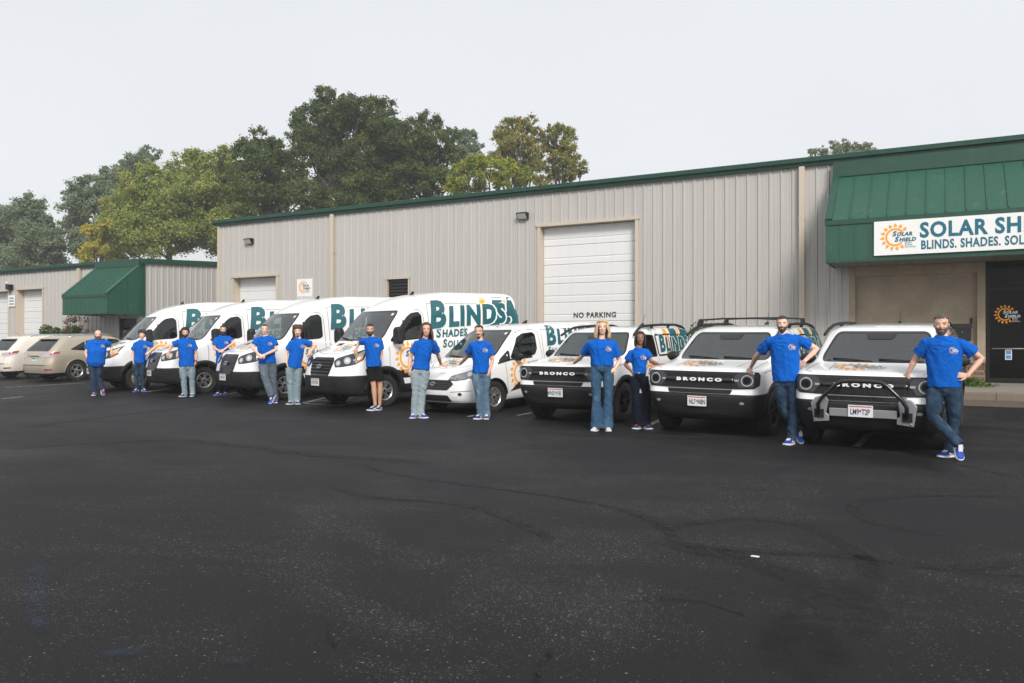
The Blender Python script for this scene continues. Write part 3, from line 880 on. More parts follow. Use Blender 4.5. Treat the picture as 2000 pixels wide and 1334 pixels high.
# ---------------------------------------------------------------- low building on the far side
lb = thing('low_building', 'lower beige metal building with green eave and two white roll doors behind gold cars', 'building', (0, 0, 0))
XE = -30.8; ZE = 4.98
D2 = (-40.45, -38.35, .2, 4.08); D1 = (-45.0, -41.25, .2, 4.05); DK = (-32.55, -31.35, .2, 2.55)
panels(lb, XE - 0.915 * 31, XE, YW, .28, ZE, [(D2[0] - .1, D2[1] + .1, .2, D2[3] + .09), (D1[0] - .1, D1[1] + .1, .2, D1[3] + .09), DK])
garage_door(lb, D2[0], D2[1], .33, D2[3], YW, .3, 7); door_trim(lb, D2[0], D2[1], .33, D2[3], YW, .3)
garage_door(lb, D1[0], D1[1], .33, D1[3], YW, .3, 7); door_trim(lb, D1[0], D1[1], .33, D1[3], YW, .3)
mb = MB(); mb.box(XE - 28.4, XE - .03, YW + .36, YW + 18, 0, ZE); mb.build('wall_core', M['siding'], lb)
mb = MB(); mb.box(DK[0], DK[1], YW + .12, YW + .16, .3, DK[3]); mb.build('dark_doorway', M['dark_glass'], lb)
# gable end, panels stepping up with the roof slope
for k in range(19):
    y0 = YW + k * .915
    zt = ZE + (min(y0 - YW, YW + 18 - y0)) * .055
    me = panel_mesh(.28, zt, 0, .915, .055 if y0 < YW + 8.9 else -.055)
    o = link('wall_panel', me, lb); o.location = (XE, y0, 0); o.rotation_euler = (0, 0, R(90))
mb = MB()
mb.add([(XE - 28.5, YW - .1, ZE + .17), (XE + .12, YW - .1, ZE + .17), (XE + .12, YW + 9, ZE + .67), (XE - 28.5, YW + 9, ZE + .67), (XE + .12, YW + 18.1, ZE + .17), (XE - 28.5, YW + 18.1, ZE + .17)], [(0, 1, 2, 3), (3, 2, 4, 5)])
mb.build('roof', M['roof_metal'], lb)
mb = MB(); mb.prism([(XE - 28.5, y, z - EAVE + ZE - .02) for y, z in pf], (28.5, 0, 0)); mb.build('eave_gutter', M['green_trim'], lb)
mb = MB(); mb.prism([(XE + .037, YW - .2, ZE - .04), (XE + .037, YW - .2, ZE + .16), (XE + .037, YW + 9, ZE + .67), (XE + .037, YW + 9, ZE + .47)], (.09, 0, 0)); mb.build('rake_trim', M['green_trim'], lb)
mb = MB(); mb.box(XE - .04, XE + .05, YW - .06, YW + .0, .28, ZE - .06); mb.build('corner_trim', M['green_trim'], lb)
mb = MB(); mb.box(-35.45, -35.3, YW - .15, YW - .04, .35, ZE - .05); mb.build('downspout', M['cream'], lb)
t = thing('wall_notice', 'small white notice on the pier between the far roll doors', 'sign', (-40.9, YW - .05, 3.55))
mb = MB(); mb.box(-.3, .3, -.012, 0, -.28, .28); mb.build('board', M['sign_white'], t)
for k, (w, z) in enumerate(((.36, .14), (.42, 0), (.42, -.15))):
    mb = MB(); mb.box(-w / 2, w / 2, -.016, -.0125, z - .035, z + .035); mb.build('print_line', M['sign_grey'], t)
t = thing('wall_camera_light', 'small security light on the pier above the far white notice', 'light', (-40.95, YW - .04, 4.25))
mb = MB(); mb.box(-.14, .14, -.22, 0, -.14, .12); mb.build('housing', M['bronze'], t, bevel=.01)
mb = MB(); mb.tube([(-.3, -.1, .16), (-.05, -.2, .2)], .05, 10); mb.build('camera_head', M['sign_white'], t, True)
# ---------------------------------------------------------------- vehicles: x forward (front bumper at 0), y left, z up
def outline(lv, bt=1.1, NF=5, NC=6, NS=16, NR=3):
    z, bf, br, w, rf, bow, rr, tf = lv
    H = []
    yc = w - rf
    for k in range(NF + 1):
        y = yc * k / NF; H.append((bf + bow * (y / w) ** 2, y))
    b0 = bf + bow * (yc / w) ** 2
    for j in range(1, NC + 1):
        t = math.pi / 2 * j / NC; H.append((b0 + rf * (1 - math.cos(t)), yc + rf * math.sin(t)))
    s0, s1 = b0 + rf, br - rr
    for k in range(1, NS): H.append((s0 + (s1 - s0) * k / NS, w))
    for j in range(0, 4):
        t = math.pi / 2 * j / 3; H.append((s1 + rr * math.sin(t), w - rr + rr * math.cos(t)))
    for k in range(NR - 1, -1, -1): H.append((br, (w - rr) * k / NR))
    out = []
    for b, y in H:
        f = max(0.0, (bt - b) / bt); out.append((-b, y * (1 - tf * f * f), z))
    return out + [(x, -y, zz) for x, y, zz in reversed(out[1:-1])]

_bc = {}
def loft_body(levels, wells, bt=1.1, sub=1, NS=16, cabin=(), key=None):
    """closed shell from level outlines, wheel wells cut out; wells: (b, z, r, y_in); cabin: prisms hollowed out behind the glass"""
    if key in _bc: return None
    mb = MB(); rings = [outline(l, bt, NS=NS) for l in levels]; n = len(rings[0])
    for r in rings: mb.v += r
    for i in range(len(rings) - 1):
        for j in range(n):
            mb.f.append((i * n + j, i * n + (j + 1) % n, (i + 1) * n + (j + 1) % n, (i + 1) * n + j))
    mb.f.append(tuple(range(n - 1, -1, -1))); mb.f.append(tuple((len(rings) - 1) * n + j for j in range(n)))
    mb.m = [0] * len(mb.f)
    o = mb.build('tmp', [M['white_paint'], M['liner'], M['cabin']], None)
    s = o.modifiers.new('s', 'SUBSURF'); s.levels = sub; s.render_levels = sub
    cut = MB()
    for b, z, r, yi in wells:
        for sg in (-1, 1):
            cut.lathe([(.001, yi * sg), (r, yi * sg), (r, 1.6 * sg), (.001, 1.6 * sg)], 40, 'y', (-b, 0, z))
    cos = [cut.build('cut', M['liner'], None, clean=True)]
    me0 = evaluated(o, 'body')
    for ax, pts, a0, a1 in cabin:
        c = MB(); pts = rounded(pts, .05)
        if ax == 'x': c.prism([(-a1, y, z) for y, z in pts], (a1 - a0, 0, 0))
        else: c.prism([(-b, a0, z) for b, z in pts], (0, a1 - a0, 0))
        cos.append(c.build('cut', M['cabin'], None, clean=True))
    for co in cos:
        bo = o.modifiers.new('b', 'BOOLEAN'); bo.object = co; bo.operation = 'DIFFERENCE'; bo.solver = 'EXACT'; bo.material_mode = 'TRANSFER'
    me = evaluated(o, 'body')
    discard(o)
    for co in cos: discard(co)
    return me0, me

def split_body(mes, planes, classify, mats, parent, names, key):
    """cut along planes, then sort faces into named parts (kept for the next vehicle of the same kind)"""
    if key not in _bc:
        me0, me = mes
        b0 = bmesh.new(); b0.from_mesh(me0); bvh = BVHTree.FromBMesh(b0); b0.free()
        bm = bmesh.new(); bm.from_mesh(me)
        idx = {mt.name: i for i, mt in enumerate(me.materials) if mt}
        lin, cab = idx.get('liner', -1), idx.get('cabin', -2)
        for co, no in planes:
            bmesh.ops.bisect_plane(bm, geom=bm.verts[:] + bm.edges[:] + bm.faces[:], dist=1e-5, plane_co=co, plane_no=no)
        xm = -2.4; groups = [(nm, (lambda f, k=k: f.material_index not in (lin, cab) and classify(f.calc_center_median()) == k), mats[k]) for k, nm in enumerate(names)]
        groups.append(('cabin_lining', lambda f: f.material_index == cab, M['cabin']))
        for sx in (-1, 1):
            for sy in (-1, 1):
                groups.append(('wheel_well', (lambda f, sx=sx, sy=sy: f.material_index == lin and (f.calc_center_median().x - xm) * sx >= 0 and f.calc_center_median().y * sy >= 0), M['liner']))
        out = []
        for nm, keep, mt in groups:
            b2 = bm.copy(); bmesh.ops.delete(b2, geom=[f for f in b2.faces if not keep(f)], context='FACES')
            m2 = bpy.data.meshes.new(nm); b2.to_mesh(m2); b2.free()
            if not len(m2.polygons): bpy.data.meshes.remove(m2); continue
            m2.polygons.foreach_set('use_smooth', [True] * len(m2.polygons)); m2.polygons.foreach_set('material_index', [0] * len(m2.polygons))
            m2.set_sharp_from_angle(angle=R(38)); m2.materials.clear(); m2.materials.append(mt); out.append((nm, m2))
        bm.free(); _bc[key] = (bvh, out)
    bvh, out = _bc[key]
    for nm, m2 in out: link(nm, m2, parent)
    return bvh, None

_seat = {}
def seats(parent, spots, z0, h, w=.46, wheel=None):
    """seat backs with head rests, and the steering wheel, behind the glass"""
    k = (z0, h, w)
    if k not in _seat:
        m = MB(); V = []
        for z, hw, t, dx in ((z0, w / 2, .07, 0), (z0 + h * .45, w / 2 * .96, .065, -.03), (z0 + h * .9, w / 2 * .78, .05, -.06), (z0 + h, w / 2 * .6, .03, -.065)):
            V += [(dx + t, -hw, z), (dx + t, hw, z), (dx - t, hw, z), (dx - t, -hw, z)]
        m.add(V, [(i * 4 + j, i * 4 + (j + 1) % 4, i * 4 + 4 + (j + 1) % 4, i * 4 + 4 + j) for i in range(3) for j in range(4)] + [(12, 13, 14, 15), (3, 2, 1, 0)])
        a = m.mesh('seat'); a.materials.append(M['seat_cloth'])
        m = MB(); m.box(-.13, -.04, -.14, .14, z0 + h + .03, z0 + h + .20); b = m.mesh('head_rest'); b.materials.append(M['seat_cloth'])
        _seat[k] = (a, b)
    a, b = _seat[k]
    for bb, y in spots:
        o = link('seat', a, parent); o.location = (-bb, y, 0); q = link('head_rest', b, o)
        for x_ in (o, q):
            bv = x_.modifiers.new('b', 'BEVEL'); bv.width = .03; bv.segments = 2
    if wheel:
        bb, y, z, r = wheel; m = MB()
        m.tube([(-bb + math.sin(t) * r * .42, y + math.cos(t) * r, z + math.sin(t) * r * .9) for t in [2 * math.pi * i / 20 for i in range(21)]], .016, 6)
        m.tube([(-bb, y - r, z), (-bb, y + r, z)], .02, 6); m.build('steering_wheel', M['plastic'], parent, True)

FRONT = dict(o=(0, 0, 0), u=(0, 1, 0), w=(0, 0, 1))
LEFT = dict(o=(0, 0, 0), u=(-1, 0, 0), w=(0, 0, 1))
RIGHT = dict(o=(0, 0, 0), u=(1, 0, 0), w=(0, 0, 1))
TOP = dict(o=(0, 0, 0), u=(0, 1, 0), w=(-1, 0, 0))
REAR = dict(o=(-7, 0, 0), u=(0, -1, 0), w=(0, 0, 1))
def corner(phi, k=0.0): return dict(o=(k * math.cos(R(phi)), k * math.sin(R(phi)), 0), u=(-math.sin(R(phi)), math.cos(R(phi)), 0), w=(0, 0, 1))
def cpts(phi, pts): return [(b * math.sin(R(phi)) + y * math.cos(R(phi)), z) for b, y, z in pts]
def mirx(pts): return [(-x, z) for x, z in reversed(pts)]
def grow(pts, d):
    """push polygon outwards (counter-clockwise or not)"""
    A = sum(a[0] * b[1] - b[0] * a[1] for a, b in zip(pts, pts[1:] + pts[:1])); s = 1 if A > 0 else -1
    out = []; n = len(pts)
    for i in range(n):
        p0, p, p1 = Vector(pts[i - 1]), Vector(pts[i]), Vector(pts[(i + 1) % n])
        e0, e1 = (p - p0).normalized(), (p1 - p).normalized()
        n0, n1 = Vector((e0.y, -e0.x)) * s, Vector((e1.y, -e1.x)) * s
        m = (n0 + n1); m = m.normalized() if m.length > 1e-6 else n0
        k = d / max(.35, m.dot(n0)); out.append(tuple(p + m * k))
    return out
def rounded(pts, r, n=4):
    out = []; N = len(pts)
    for i in range(N):
        p0, p, p1 = Vector(pts[i - 1]), Vector(pts[i]), Vector(pts[(i + 1) % N])
        a = p + (p0 - p).normalized() * min(r, (p0 - p).length * .45); b = p + (p1 - p).normalized() * min(r, (p1 - p).length * .45)
        for k in range(n + 1):
            t = k / n; out.append(tuple(a * (1 - t) ** 2 + p * 2 * t * (1 - t) + b * t * t))
    return out
def strip(pts, w):
    """thin flat ribbon along 2d points"""
    P = [Vector(p) for p in pts]; V = []; 
    for i, p in enumerate(P):
        t = (P[min(i + 1, len(P) - 1)] - P[max(i - 1, 0)]).normalized(); n = Vector((-t.y, t.x)) * (w / 2)
        V += [tuple(p - n), tuple(p + n)]
    return V, [(2 * i, 2 * i + 2, 2 * i + 3, 2 * i + 1) for i in range(len(P) - 1)]
def ring_flat(c, r0, r1, a0=0, a1=360, n=36):
    V = []
    for i in range(n + 1):
        a = R(a0 + (a1 - a0) * i / n)
        for r in (r0, r1): V.append((c[0] + r * math.cos(a), c[1] + r * math.sin(a)))
    return V, [(2 * i, 2 * i + 1, 2 * i + 3, 2 * i + 2) for i in range(n)]

def window(bvh, parent, name, pts, fr, mat, trim=.022, rad=.05, step=.1, flip=False):
    pts = rounded(pts, rad); A, B = grow(pts, -.006), grow(pts, trim); n = len(pts)
    ringf = (A + B, [(i, (i + 1) % n, n + (i + 1) % n, n + i) for i in range(n)])
    g = decal(name, bvh, flat_poly(pts), off=.004, mats=mat, parent=parent, step=step, **fr)
    decal('window_trim', bvh, ringf, off=.007, mats=M['plastic_gloss'], parent=g, step=step, **fr)
    return g

def wheel_mesh(kind, r, rim, w, mats):
    """outer face towards +y; returns (tyre mesh, rim mesh)"""
    t = MB(); h = w / 2
    t.lathe([(rim - .01, -h * .9), (rim + .02, -h), (r - .035, -h), (r - .01, -h * .82), (r, -h * .5), (r, h * .5), (r - .01, h * .82), (r - .035, h), (rim + .02, h), (rim - .008, h * .86), (rim - .02, h * .5)], 40, 'y')
    for j in range(40):      # tread blocks
        a = 2 * math.pi * j / 40; Mx = Matrix.Rotation(a, 4, 'Y')
        for sy in (-1, 1): t.box(-.018, .018, sy * h * .62 - .03, sy * h * .62 + .03, r - .012, r + .003, 0, Mx)
    m = MB()
    m.lathe([(rim - .006, -h * .8), (rim - .006, h * .80), (rim - .02, h * .84), (rim - .035, h * .70), (rim - .04, h * .1)], 40, 'y', mi=0)
    m.lathe([(.001, -.02), (rim - .03, -.02)], 40, 'y', mi=1)
    if kind == 'steel':
        m.lathe([(.001, h * .78), (.055, h * .78), (.065, h * .70), (rim * .62, h * .62), (rim - .05, h * .40), (rim - .03, h * .38)], 40, 'y', mi=2)
        for j in range(10):
            a = 2 * math.pi * j / 10; m.lathe([(.001, 0), (.017, 0), (.019, -.004)], 10, 'y', (math.cos(a) * rim * .70, h * .66, math.sin(a) * rim * .70), mi=1)
        for j in range(8):
            a = 2 * math.pi * (j + .5) / 8; m.lathe([(.001, .01), (.012, .01), (.012, -.006)], 8, 'y', (math.cos(a) * .1, h * .72, math.sin(a) * .1), mi=1)
    else:
        n, dbl, sw = {'hub5': (5, .22, .034), 'rx': (5, .17, .024), 'bronco': (6, .20, .026), 'conn': (5, .30, .04)}[kind]
        m.lathe([(.001, h * .74), (.05, h * .72), (.07, h * .64), (.072, h * .3)], 24, 'y', mi=2)
        for j in range(n):
            for sg in (-1, 1):
                a0 = 2 * math.pi * j / n + sg * dbl * .55; a1 = 2 * math.pi * j / n + sg * dbl
                p0 = Vector((math.cos(a0) * .05, 0, math.sin(a0) * .05)); p1 = Vector((math.cos(a1) * (rim - .02), 0, math.sin(a1) * (rim - .02)))
                d = (p1 - p0).normalized(); s = Vector((-d.z, 0, d.x)); V = []
                for p, wd, y in ((p0, sw * .8, h * .70), (p0.lerp(p1, .55), sw * .85, h * .74), (p1, sw * 1.2, h * .72)):
                    V += [p + s * wd * .5 + Vector((0, y, 0)), p - s * wd * .5 + Vector((0, y, 0)), p - s * wd * .6 + Vector((0, y - .04, 0)), p + s * wd * .6 + Vector((0, y - .04, 0))]
                F = []
                for q in (0, 4): F += [(q, q + 1, q + 5, q + 4), (q + 1, q + 2, q + 6, q + 5), (q + 2, q + 3, q + 7, q + 6), (q + 3, q, q + 4, q + 7)]
                m.add(V, F, 2)
        m.lathe([(.001, h * .78), (.028, h * .78), (.03, h * .72)], 16, 'y', mi=1)
    tm = t.mesh('tyre', sharp=35); tm.materials.append(M['tyre'])
    rm = m.mesh('rim', sharp=35)
    for q in mats: rm.materials.append(q)
    return tm, rm
_wheel = {}
def add_wheels(parent, kind, r, rim, w, spots, mats):
    key = (kind, r)
    if key not in _wheel: _wheel[key] = wheel_mesh(kind, r, rim, w, mats)
    tm, rm = _wheel[key]
    for b, y in spots:
        e = empty('wheel', parent, (-b, y, r - .004))
        if y < 0: e.rotation_euler = (0, 0, math.pi)
        link('tyre', tm, e); a = link('rim', rm, e)
        a.rotation_euler = (0, b * 2.1 + y, 0)

def arch_flare(bvh, parent, b, z, r0, r1, mat, a0=-10, a1=190, off=.02, sides=(1, -1)):
    for s in sides:
        fl = ring_flat((b if s > 0 else -b, z), r0, r1, a0, a1)
        o = decal('arch_flare', bvh, fl, off=off, mats=mat, parent=parent, step=0, **(LEFT if s > 0 else RIGHT))
        sd = o.modifiers.new('t', 'SOLIDIFY'); sd.thickness = off * 1.3; sd.offset = -1

def ellipse(c, a, b, n=20): return [(c[0] + a * math.cos(2 * math.pi * i / n), c[1] + b * math.sin(2 * math.pi * i / n)) for i in range(n)]

def gaps(bvh, parent, lines, fr, w=.012):
    for pts in lines: decal('panel_gap', bvh, strip(pts, w), off=.0025, mats=M['gap'], parent=parent, step=.12, **fr)

def side_logo(bvh, parent, b, z, r, off=.004):
    S_ = sun_logo(); bg, sm_ = logo_words()
    decal('sun_emblem', bvh, flat_move(S_, b, z, r), off=off, mats=M['orange_bright'], parent=parent, step=.15, **LEFT)
    decal('emblem_words', bvh, flat_move(bg, b, z, r), off=off + .002, mats=M['teal'], parent=parent, step=.15, **LEFT)
    decal('emblem_small_words', bvh, flat_move(sm_, b, z, r), off=off + .002, mats=M['teal'], parent=parent, step=.15, **LEFT)
def hood_logo(bvh, parent, y, b, r, off=.004):
    """read from the front of the vehicle"""
    S_ = sun_logo(); bg, sm_ = logo_words()
    decal('sun_emblem', bvh, flat_move(S_, y, b, r), off=off, mats=M['orange_bright'], parent=parent, step=.12, **TOP)
    decal('emblem_words', bvh, flat_move(flat_join([bg, sm_]), y, b, r), off=off + .002, mats=M['teal'], parent=parent, step=.12, **TOP)

def blinds_text(bvh, parent, b0, z0, width, rot=0.0, off=.006, outline_from=None, ratio=.74):
    f = small_caps('BLINDS.', 1.0, ratio, .050, .20, .055, 1.0, 1.17)
    x0, x1 = flat_width(f); k = width / (x1 - x0)
    if outline_from is not None:
        g = small_caps('BLINDS.', 1.0, ratio, .072, .20, .055, 1.0, 1.17)
        decal('letter_outline', bvh, flat_move(g, b0 - x0 * k, z0, k, rot=rot), off=off - .002, mats=M['vinyl_white'], parent=parent, step=.15, **LEFT)
    decal('blinds_lettering', bvh, flat_move(f, b0 - x0 * k, z0, k, rot=rot), off=off, mats=M['teal'], parent=parent, step=.15, **LEFT)
def word(bvh, parent, name, txt, b0, z0, width, rot=0.0, off=.005, mat='teal', fr=LEFT, bold=.02):
    f = small_caps(txt, 1.0, .78, bold * 1.9, .20, .05, 1.0, 1.13); x0, x1 = flat_width(f); k = width / (x1 - x0)
    decal(name, bvh, flat_move(f, b0 - x0 * k, z0, k, rot=rot), off=off, mats=M[mat], parent=parent, step=.2, **fr)

def number_plate(parent, txt, x, y, z, dot='plate_red', tilt=0.0, n='number_plate'):
    e = empty(n, parent, (x, y, z))
    m = MB(); m.box(-.012, 0, -.155, .155, -.08, .08); m.build('plate_sheet', M['plate'], e, bevel=.004)
    fr = dict(o=(0.0005, 0, 0), u=(0, 1, 0), w=(0, 0, 1))
    if txt is None:            # too small to read in the photograph: dark marks only
        for i in range(6):
            y = -.125 + i * .042 + (.02 if i > 2 else 0)
            flat_on('plate_mark', flat_poly([(y, -.04), (y + .026, -.04), (y + .026, .035), (y, .035)]), mats=M['sign_grey'], parent=e, off=.002, **fr)
    else:
        a, b = txt
        f1 = text_mesh(a, .105, 0, .002, 1.0, .60); f2 = text_mesh(b, .105, 0, .002, 1.0, .60)
        w1 = flat_width(f1); w2 = flat_width(f2)
        flat_on('plate_number', flat_join([flat_move(f1, -.016 - w1[1], -.045), flat_move(f2, .016 - w2[0], -.045)]), mats=M['plate_ink'], parent=e, off=.002, **fr)
    flat_on('plate_sticker', flat_poly([(-.012, -.012), (.012, -.012), (.012, .018), (-.012, .018)]), mats=M[dot], parent=e, off=.002, **fr)
    flat_on('plate_band', flat_poly([(-.14, .055), (.14, .055), (.14, .068), (-.14, .068)]), mats=M['plate_red'], parent=e, off=.0015, **fr)
    return e

def park(root, X, Y, yaw, bf, wb, roll=0.0):
    a = R(yaw)
    yf = Y + bf * math.cos(a); yr = Y + (bf + wb) * math.cos(a)
    th = math.asin((groundz(yr) - groundz(yf)) / wb)
    root.location = (X, Y, groundz(yf) - bf * math.sin(th))
    root.rotation_euler = (R(roll), th, math.atan2(-math.cos(a), -math.sin(a)))

# ---------------------------------------------------------------- cargo van
def cargo_van(label, old_grille=True, steel=False, plate=None, rear_strip=True, group='tall white cargo vans in a row'):
    t = thing('cargo_van', label, 'van', group=group)
    q = .055
    LV = [(.27, .30, 5.44, .90, .42, .07, .08, .10), (.29, .17, 5.50, .95, .44, .08, .07, .10), (.34, .08, 5.52, .985, .45, .09, .07, .10), (.50, .03, 5.53, 1.00, .46, .10, .06, .10), (.66, .02, 5.53, 1.01, .46, .10, .06, .10),
          (.78, .05, 5.53, 1.015, .46, .11, .06, .10), (.92, .09, 5.53, 1.02, .46, .12, .06, .10), (1.05, .14, 5.53, 1.02, .46, .13, .06, .10), (1.145, .20, 5.53, 1.02, .46, .14, .06, .10), (1.20, .30, 5.53, 1.02, .46, .15, .06, .10),
          (1.27, .48, 5.53, 1.018, .45, .16, .06, .10), (1.34, .70, 5.53, 1.015, .42, .17, .06, .10), (1.40, .88, 5.53, 1.01, .38, .18, .06, .06), (1.44, .97, 5.53, 1.00, .34, .19, .06, .03), (1.52, 1.04, 5.53, .99, .30, .20, .06, 0), (1.70, 1.20, 5.53, .975, .28, .20, .06, 0),
          (1.90, 1.39, 5.53, .955, .28, .20, .06, 0), (2.06, 1.55, 5.53, .935, .28, .20, .06, 0), (2.15, 1.66, 5.52, .92, .30, .20, .07, 0), (2.26, 1.84, 5.51, .89, .34, .20, .08, 0), (2.38, 2.08, 5.50, .86, .38, .18, .09, 0),
          (2.48, 2.36, 5.48, .81, .40, .15, .10, 0), (2.55, 2.70, 5.45, .71, .36, .10, .12, 0), (2.59, 3.05, 5.38, .57, .28, .06, .14, 0), (2.605, 3.5, 5.25, .34, .15, .03, .12, 0)]
    FB, RB, WZ = 1.10, 4.40, .365
    WSP = [(-.80, 1.50), (.80, 1.50), (.81, 1.60), (.715, 2.06), (.66, 2.12), (-.66, 2.12), (-.715, 2.06), (-.81, 1.60)]
    SWP = [(1.30, 1.46), (2.10, 1.50), (2.20, 1.54), (2.20, 2.02), (2.12, 2.09), (1.92, 2.06), (1.80, 1.98)]
    me = loft_body(LV, [(FB, WZ, .445, .60), (RB, WZ, .445, .60)], 1.1, cabin=[('x', WSP, -.3, 2.34), ('y', SWP, -1.4, 1.4)], key='van')
    seats(t, [(2.05, .45), (2.05, -.42)], 1.36, .36, .50, (1.62, .46, 1.52, .20))
    pl = [((0, 0, .73), (0, 0, 1)), ((-.9, 0, 0), (1, 0, 0)), ((0, 0, .80), (0, 0, 1)), ((0, 0, .61), (0, 0, 1)), ((0, 0, .48), (0, 0, 1))]
    def cl(c):
        b = -c.x
        if b < .9 and c.z < .73: return 1
        if b >= .9 and (.61 < c.z < .80 and b < 4.0): return 2
        if b >= .9 and c.z < .48: return 2
        return 0
    bvh, P = split_body(me, pl, cl, [M['white_paint'], M['plastic'], M['plastic']], t, ['body', 'front_bumper', 'side_cladding'], 'van')
    arch_flare(bvh, t, FB, WZ, .44, .545, M['plastic'], 2, 178, .018)
    arch_flare(bvh, t, RB, WZ, .44, .50, M['plastic'], 2, 178, .012)
    mt = [M['rust_rim'], M['black_metal'], M['steel']] if steel else [M['alloy'], M['black_metal'], M['alloy']]
    add_wheels(t, 'steel' if steel else 'hub5', .36, .225, .215, [(FB, .89), (FB, -.89), (RB, .89), (RB, -.89)], mt)
    # glass
    ws = [(-.80, 1.50), (.80, 1.50), (.81, 1.60), (.715, 2.06), (.66, 2.12), (-.66, 2.12), (-.715, 2.06), (-.81, 1.60)]
    window(bvh, t, 'windshield', ws, FRONT, M['windshield'], .03, .05)
    for s, fr in ((1, LEFT), (-1, RIGHT)):
        sw = [(1.30, 1.46), (2.10, 1.50), (2.20, 1.54), (2.20, 2.02), (2.12, 2.09), (1.92, 2.06), (1.80, 1.98)]
        f = lambda p: p if s > 0 else mirx(p)
        g = window(bvh, t, 'side_window', f(sw), fr, M['side_glass'], .02, .03)
        o = decal('window_divider', bvh, flat_poly(f([(1.66, 1.48), (1.70, 1.48), (1.70, 1.93), (1.66, 1.90)])), off=.011, mats=M['plastic'], parent=g, step=.1, **fr)
        gaps(bvh, t, [f([(1.22, .62), (1.23, 1.2), (1.20, 1.40)]), f([(2.28, .62), (2.29, 1.5), (2.27, 2.06), (2.15, 2.16), (1.90, 2.15)]), f([(2.42, .62), (2.42, 2.30)]), f([(3.55, .62), (3.55, 2.32)]), f([(2.42, 2.30), (5.4, 2.30)])], fr)
        # mirror
        y = 1.0 * s
        m = MB(); m.tube([(-1.40, y * .96, 1.44), (-1.36, y * 1.08, 1.42)], .035, 8); ar = m.build('mirror_arm', M['plastic'], t, True)
        m = MB(); V = []
        for bx, k in ((-1.28, .78), (-1.34, 1.0), (-1.44, .96)):
            for yy, zz in ((1.06, 1.40), (1.24, 1.38), (1.28, 1.45), (1.27, 1.72), (1.22, 1.78), (1.08, 1.77), (1.05, 1.70)):
                V.append((bx, (1.165 + (yy - 1.165) * k) * s, 1.58 + (zz - 1.58) * k))
        n = 7; F = [(i * n + j, i * n + (j + 1) % n, (i + 1) * n + (j + 1) % n, (i + 1) * n + j) for i in range(2) for j in range(n)] + [tuple(range(n)), tuple(range(2 * n, 3 * n))]
        m.add(V, F); mi = m.build('mirror', M['plastic'], t, bevel=.015)
    gaps(bvh, t, [[(-.74, 1.0), (-.60, .46), (-.3, .33), (0, .30), (.3, .33), (.60, .46), (.74, 1.0)]], TOP, .010)
    # grille
    if old_grille:
        gp = [(-.36, 1.10), (-.40, 1.02), (-.33, .76), (-.27, .73), (.27, .73), (.33, .76), (.40, 1.02), (.36, 1.10)]
    else:
        gp = [(-.34, 1.12), (-.38, 1.04), (-.34, .76), (-.22, .66), (.22, .66), (.34, .76), (.38, 1.04), (.34, 1.12)]
    gr = decal('grille', bvh, flat_poly(rounded(gp, .04)), off=.012, mats=M['plastic_gloss'], parent=t, step=.08, **FRONT)
    decal('grille_frame', bvh, flat_poly(rounded(grow(gp, .028), .05)), off=.006, mats=M['plastic'], parent=gr, step=.08, **FRONT)
    if old_grille:
        for k in range(5):
            z = .795 + k * .068; hw = .33 + (z - .76) * .14
            b = decal('grille_bar', bvh, flat_poly([(-hw, z - .02), (hw, z - .02), (hw, z + .02), (-hw, z + .02)]), off=.035, mats=M['plastic'], parent=gr, step=.08, **FRONT)
            sd = b.modifiers.new('t', 'SOLIDIFY'); sd.thickness = .03; sd.offset = -1
    else:
        V = []; F = []
        for i in range(13):
            for j in range(8):
                x = -.33 + i * .055; z = .70 + j * .055 + (.0275 if i % 2 else 0)
                if abs(x) > .345 or z > 1.09: continue
                o_ = len(V); rr = ring_flat((x, z), .016, .024, 0, 360, 6); V += rr[0]; F += [tuple(q + o_ for q in f) for f in rr[1]]
        decal('grille_mesh', bvh, (V, F), off=.024, mats=M['plastic'], parent=gr, step=0, **FRONT)
    em = decal('emblem_oval', bvh, flat_poly(ellipse((0, .93), .10, .042)), off=.050, mats=M['chrome'], parent=gr, step=0, **FRONT)
    decal('emblem_face', bvh, flat_poly(ellipse((0, .93), .088, .033)), off=.055, mats=M['emblem'], parent=gr, step=0, **FRONT)
    # headlights wrap round the corner
    for s in (1, -1):
        ph = 38 * s
        HL = [(.20, .46, .93), (.16, .44, 1.04), (.20, .50, 1.10), (.42, .78, 1.20), (.66, .95, 1.30), (.60, .93, 1.08), (.44, .84, .98), (.30, .62, .94)]
        pts = cpts(ph, [(b, y * s, z) for b, y, z in HL]); pts = pts if s > 0 else list(reversed(pts))
        h = decal('headlight', bvh, flat_poly(rounded(pts, .03)), off=.010, mats=M['lamp_dark'], parent=t, step=.06, **corner(ph))
        decal('headlight_trim', bvh, flat_poly(rounded(grow(pts, .014), .03)), off=.005, mats=M['plastic_gloss'], parent=h, step=.06, **corner(ph))
        for (b, y, z, r) in ((.22, .54, 1.005, .055), (.36, .70, 1.06, .072)):
            cx = cpts(ph, [(b, y * s, z)])[0]
            decal('reflector', bvh, flat_poly(ellipse(cx, r * 1.12, r * 1.05)), off=.014, mats=M['lamp_chrome'], parent=h, step=.05, **corner(ph))
            decal('bulb', bvh, flat_poly(ellipse(cx, r * .5, r * .5)), off=.018, mats=M['lamp_white'], parent=h, step=.05, **corner(ph))
        am = cpts(ph, [(b, y * s, z) for b, y, z in ((.46, .85, 1.00), (.47, .82, 1.17), (.63, .94, 1.27), (.585, .925, 1.09))]); am = am if s > 0 else list(reversed(am))
        decal('turn_signal', bvh, flat_poly(am), off=.014, mats=M['amber_pale'], parent=h, step=.05, **corner(ph))
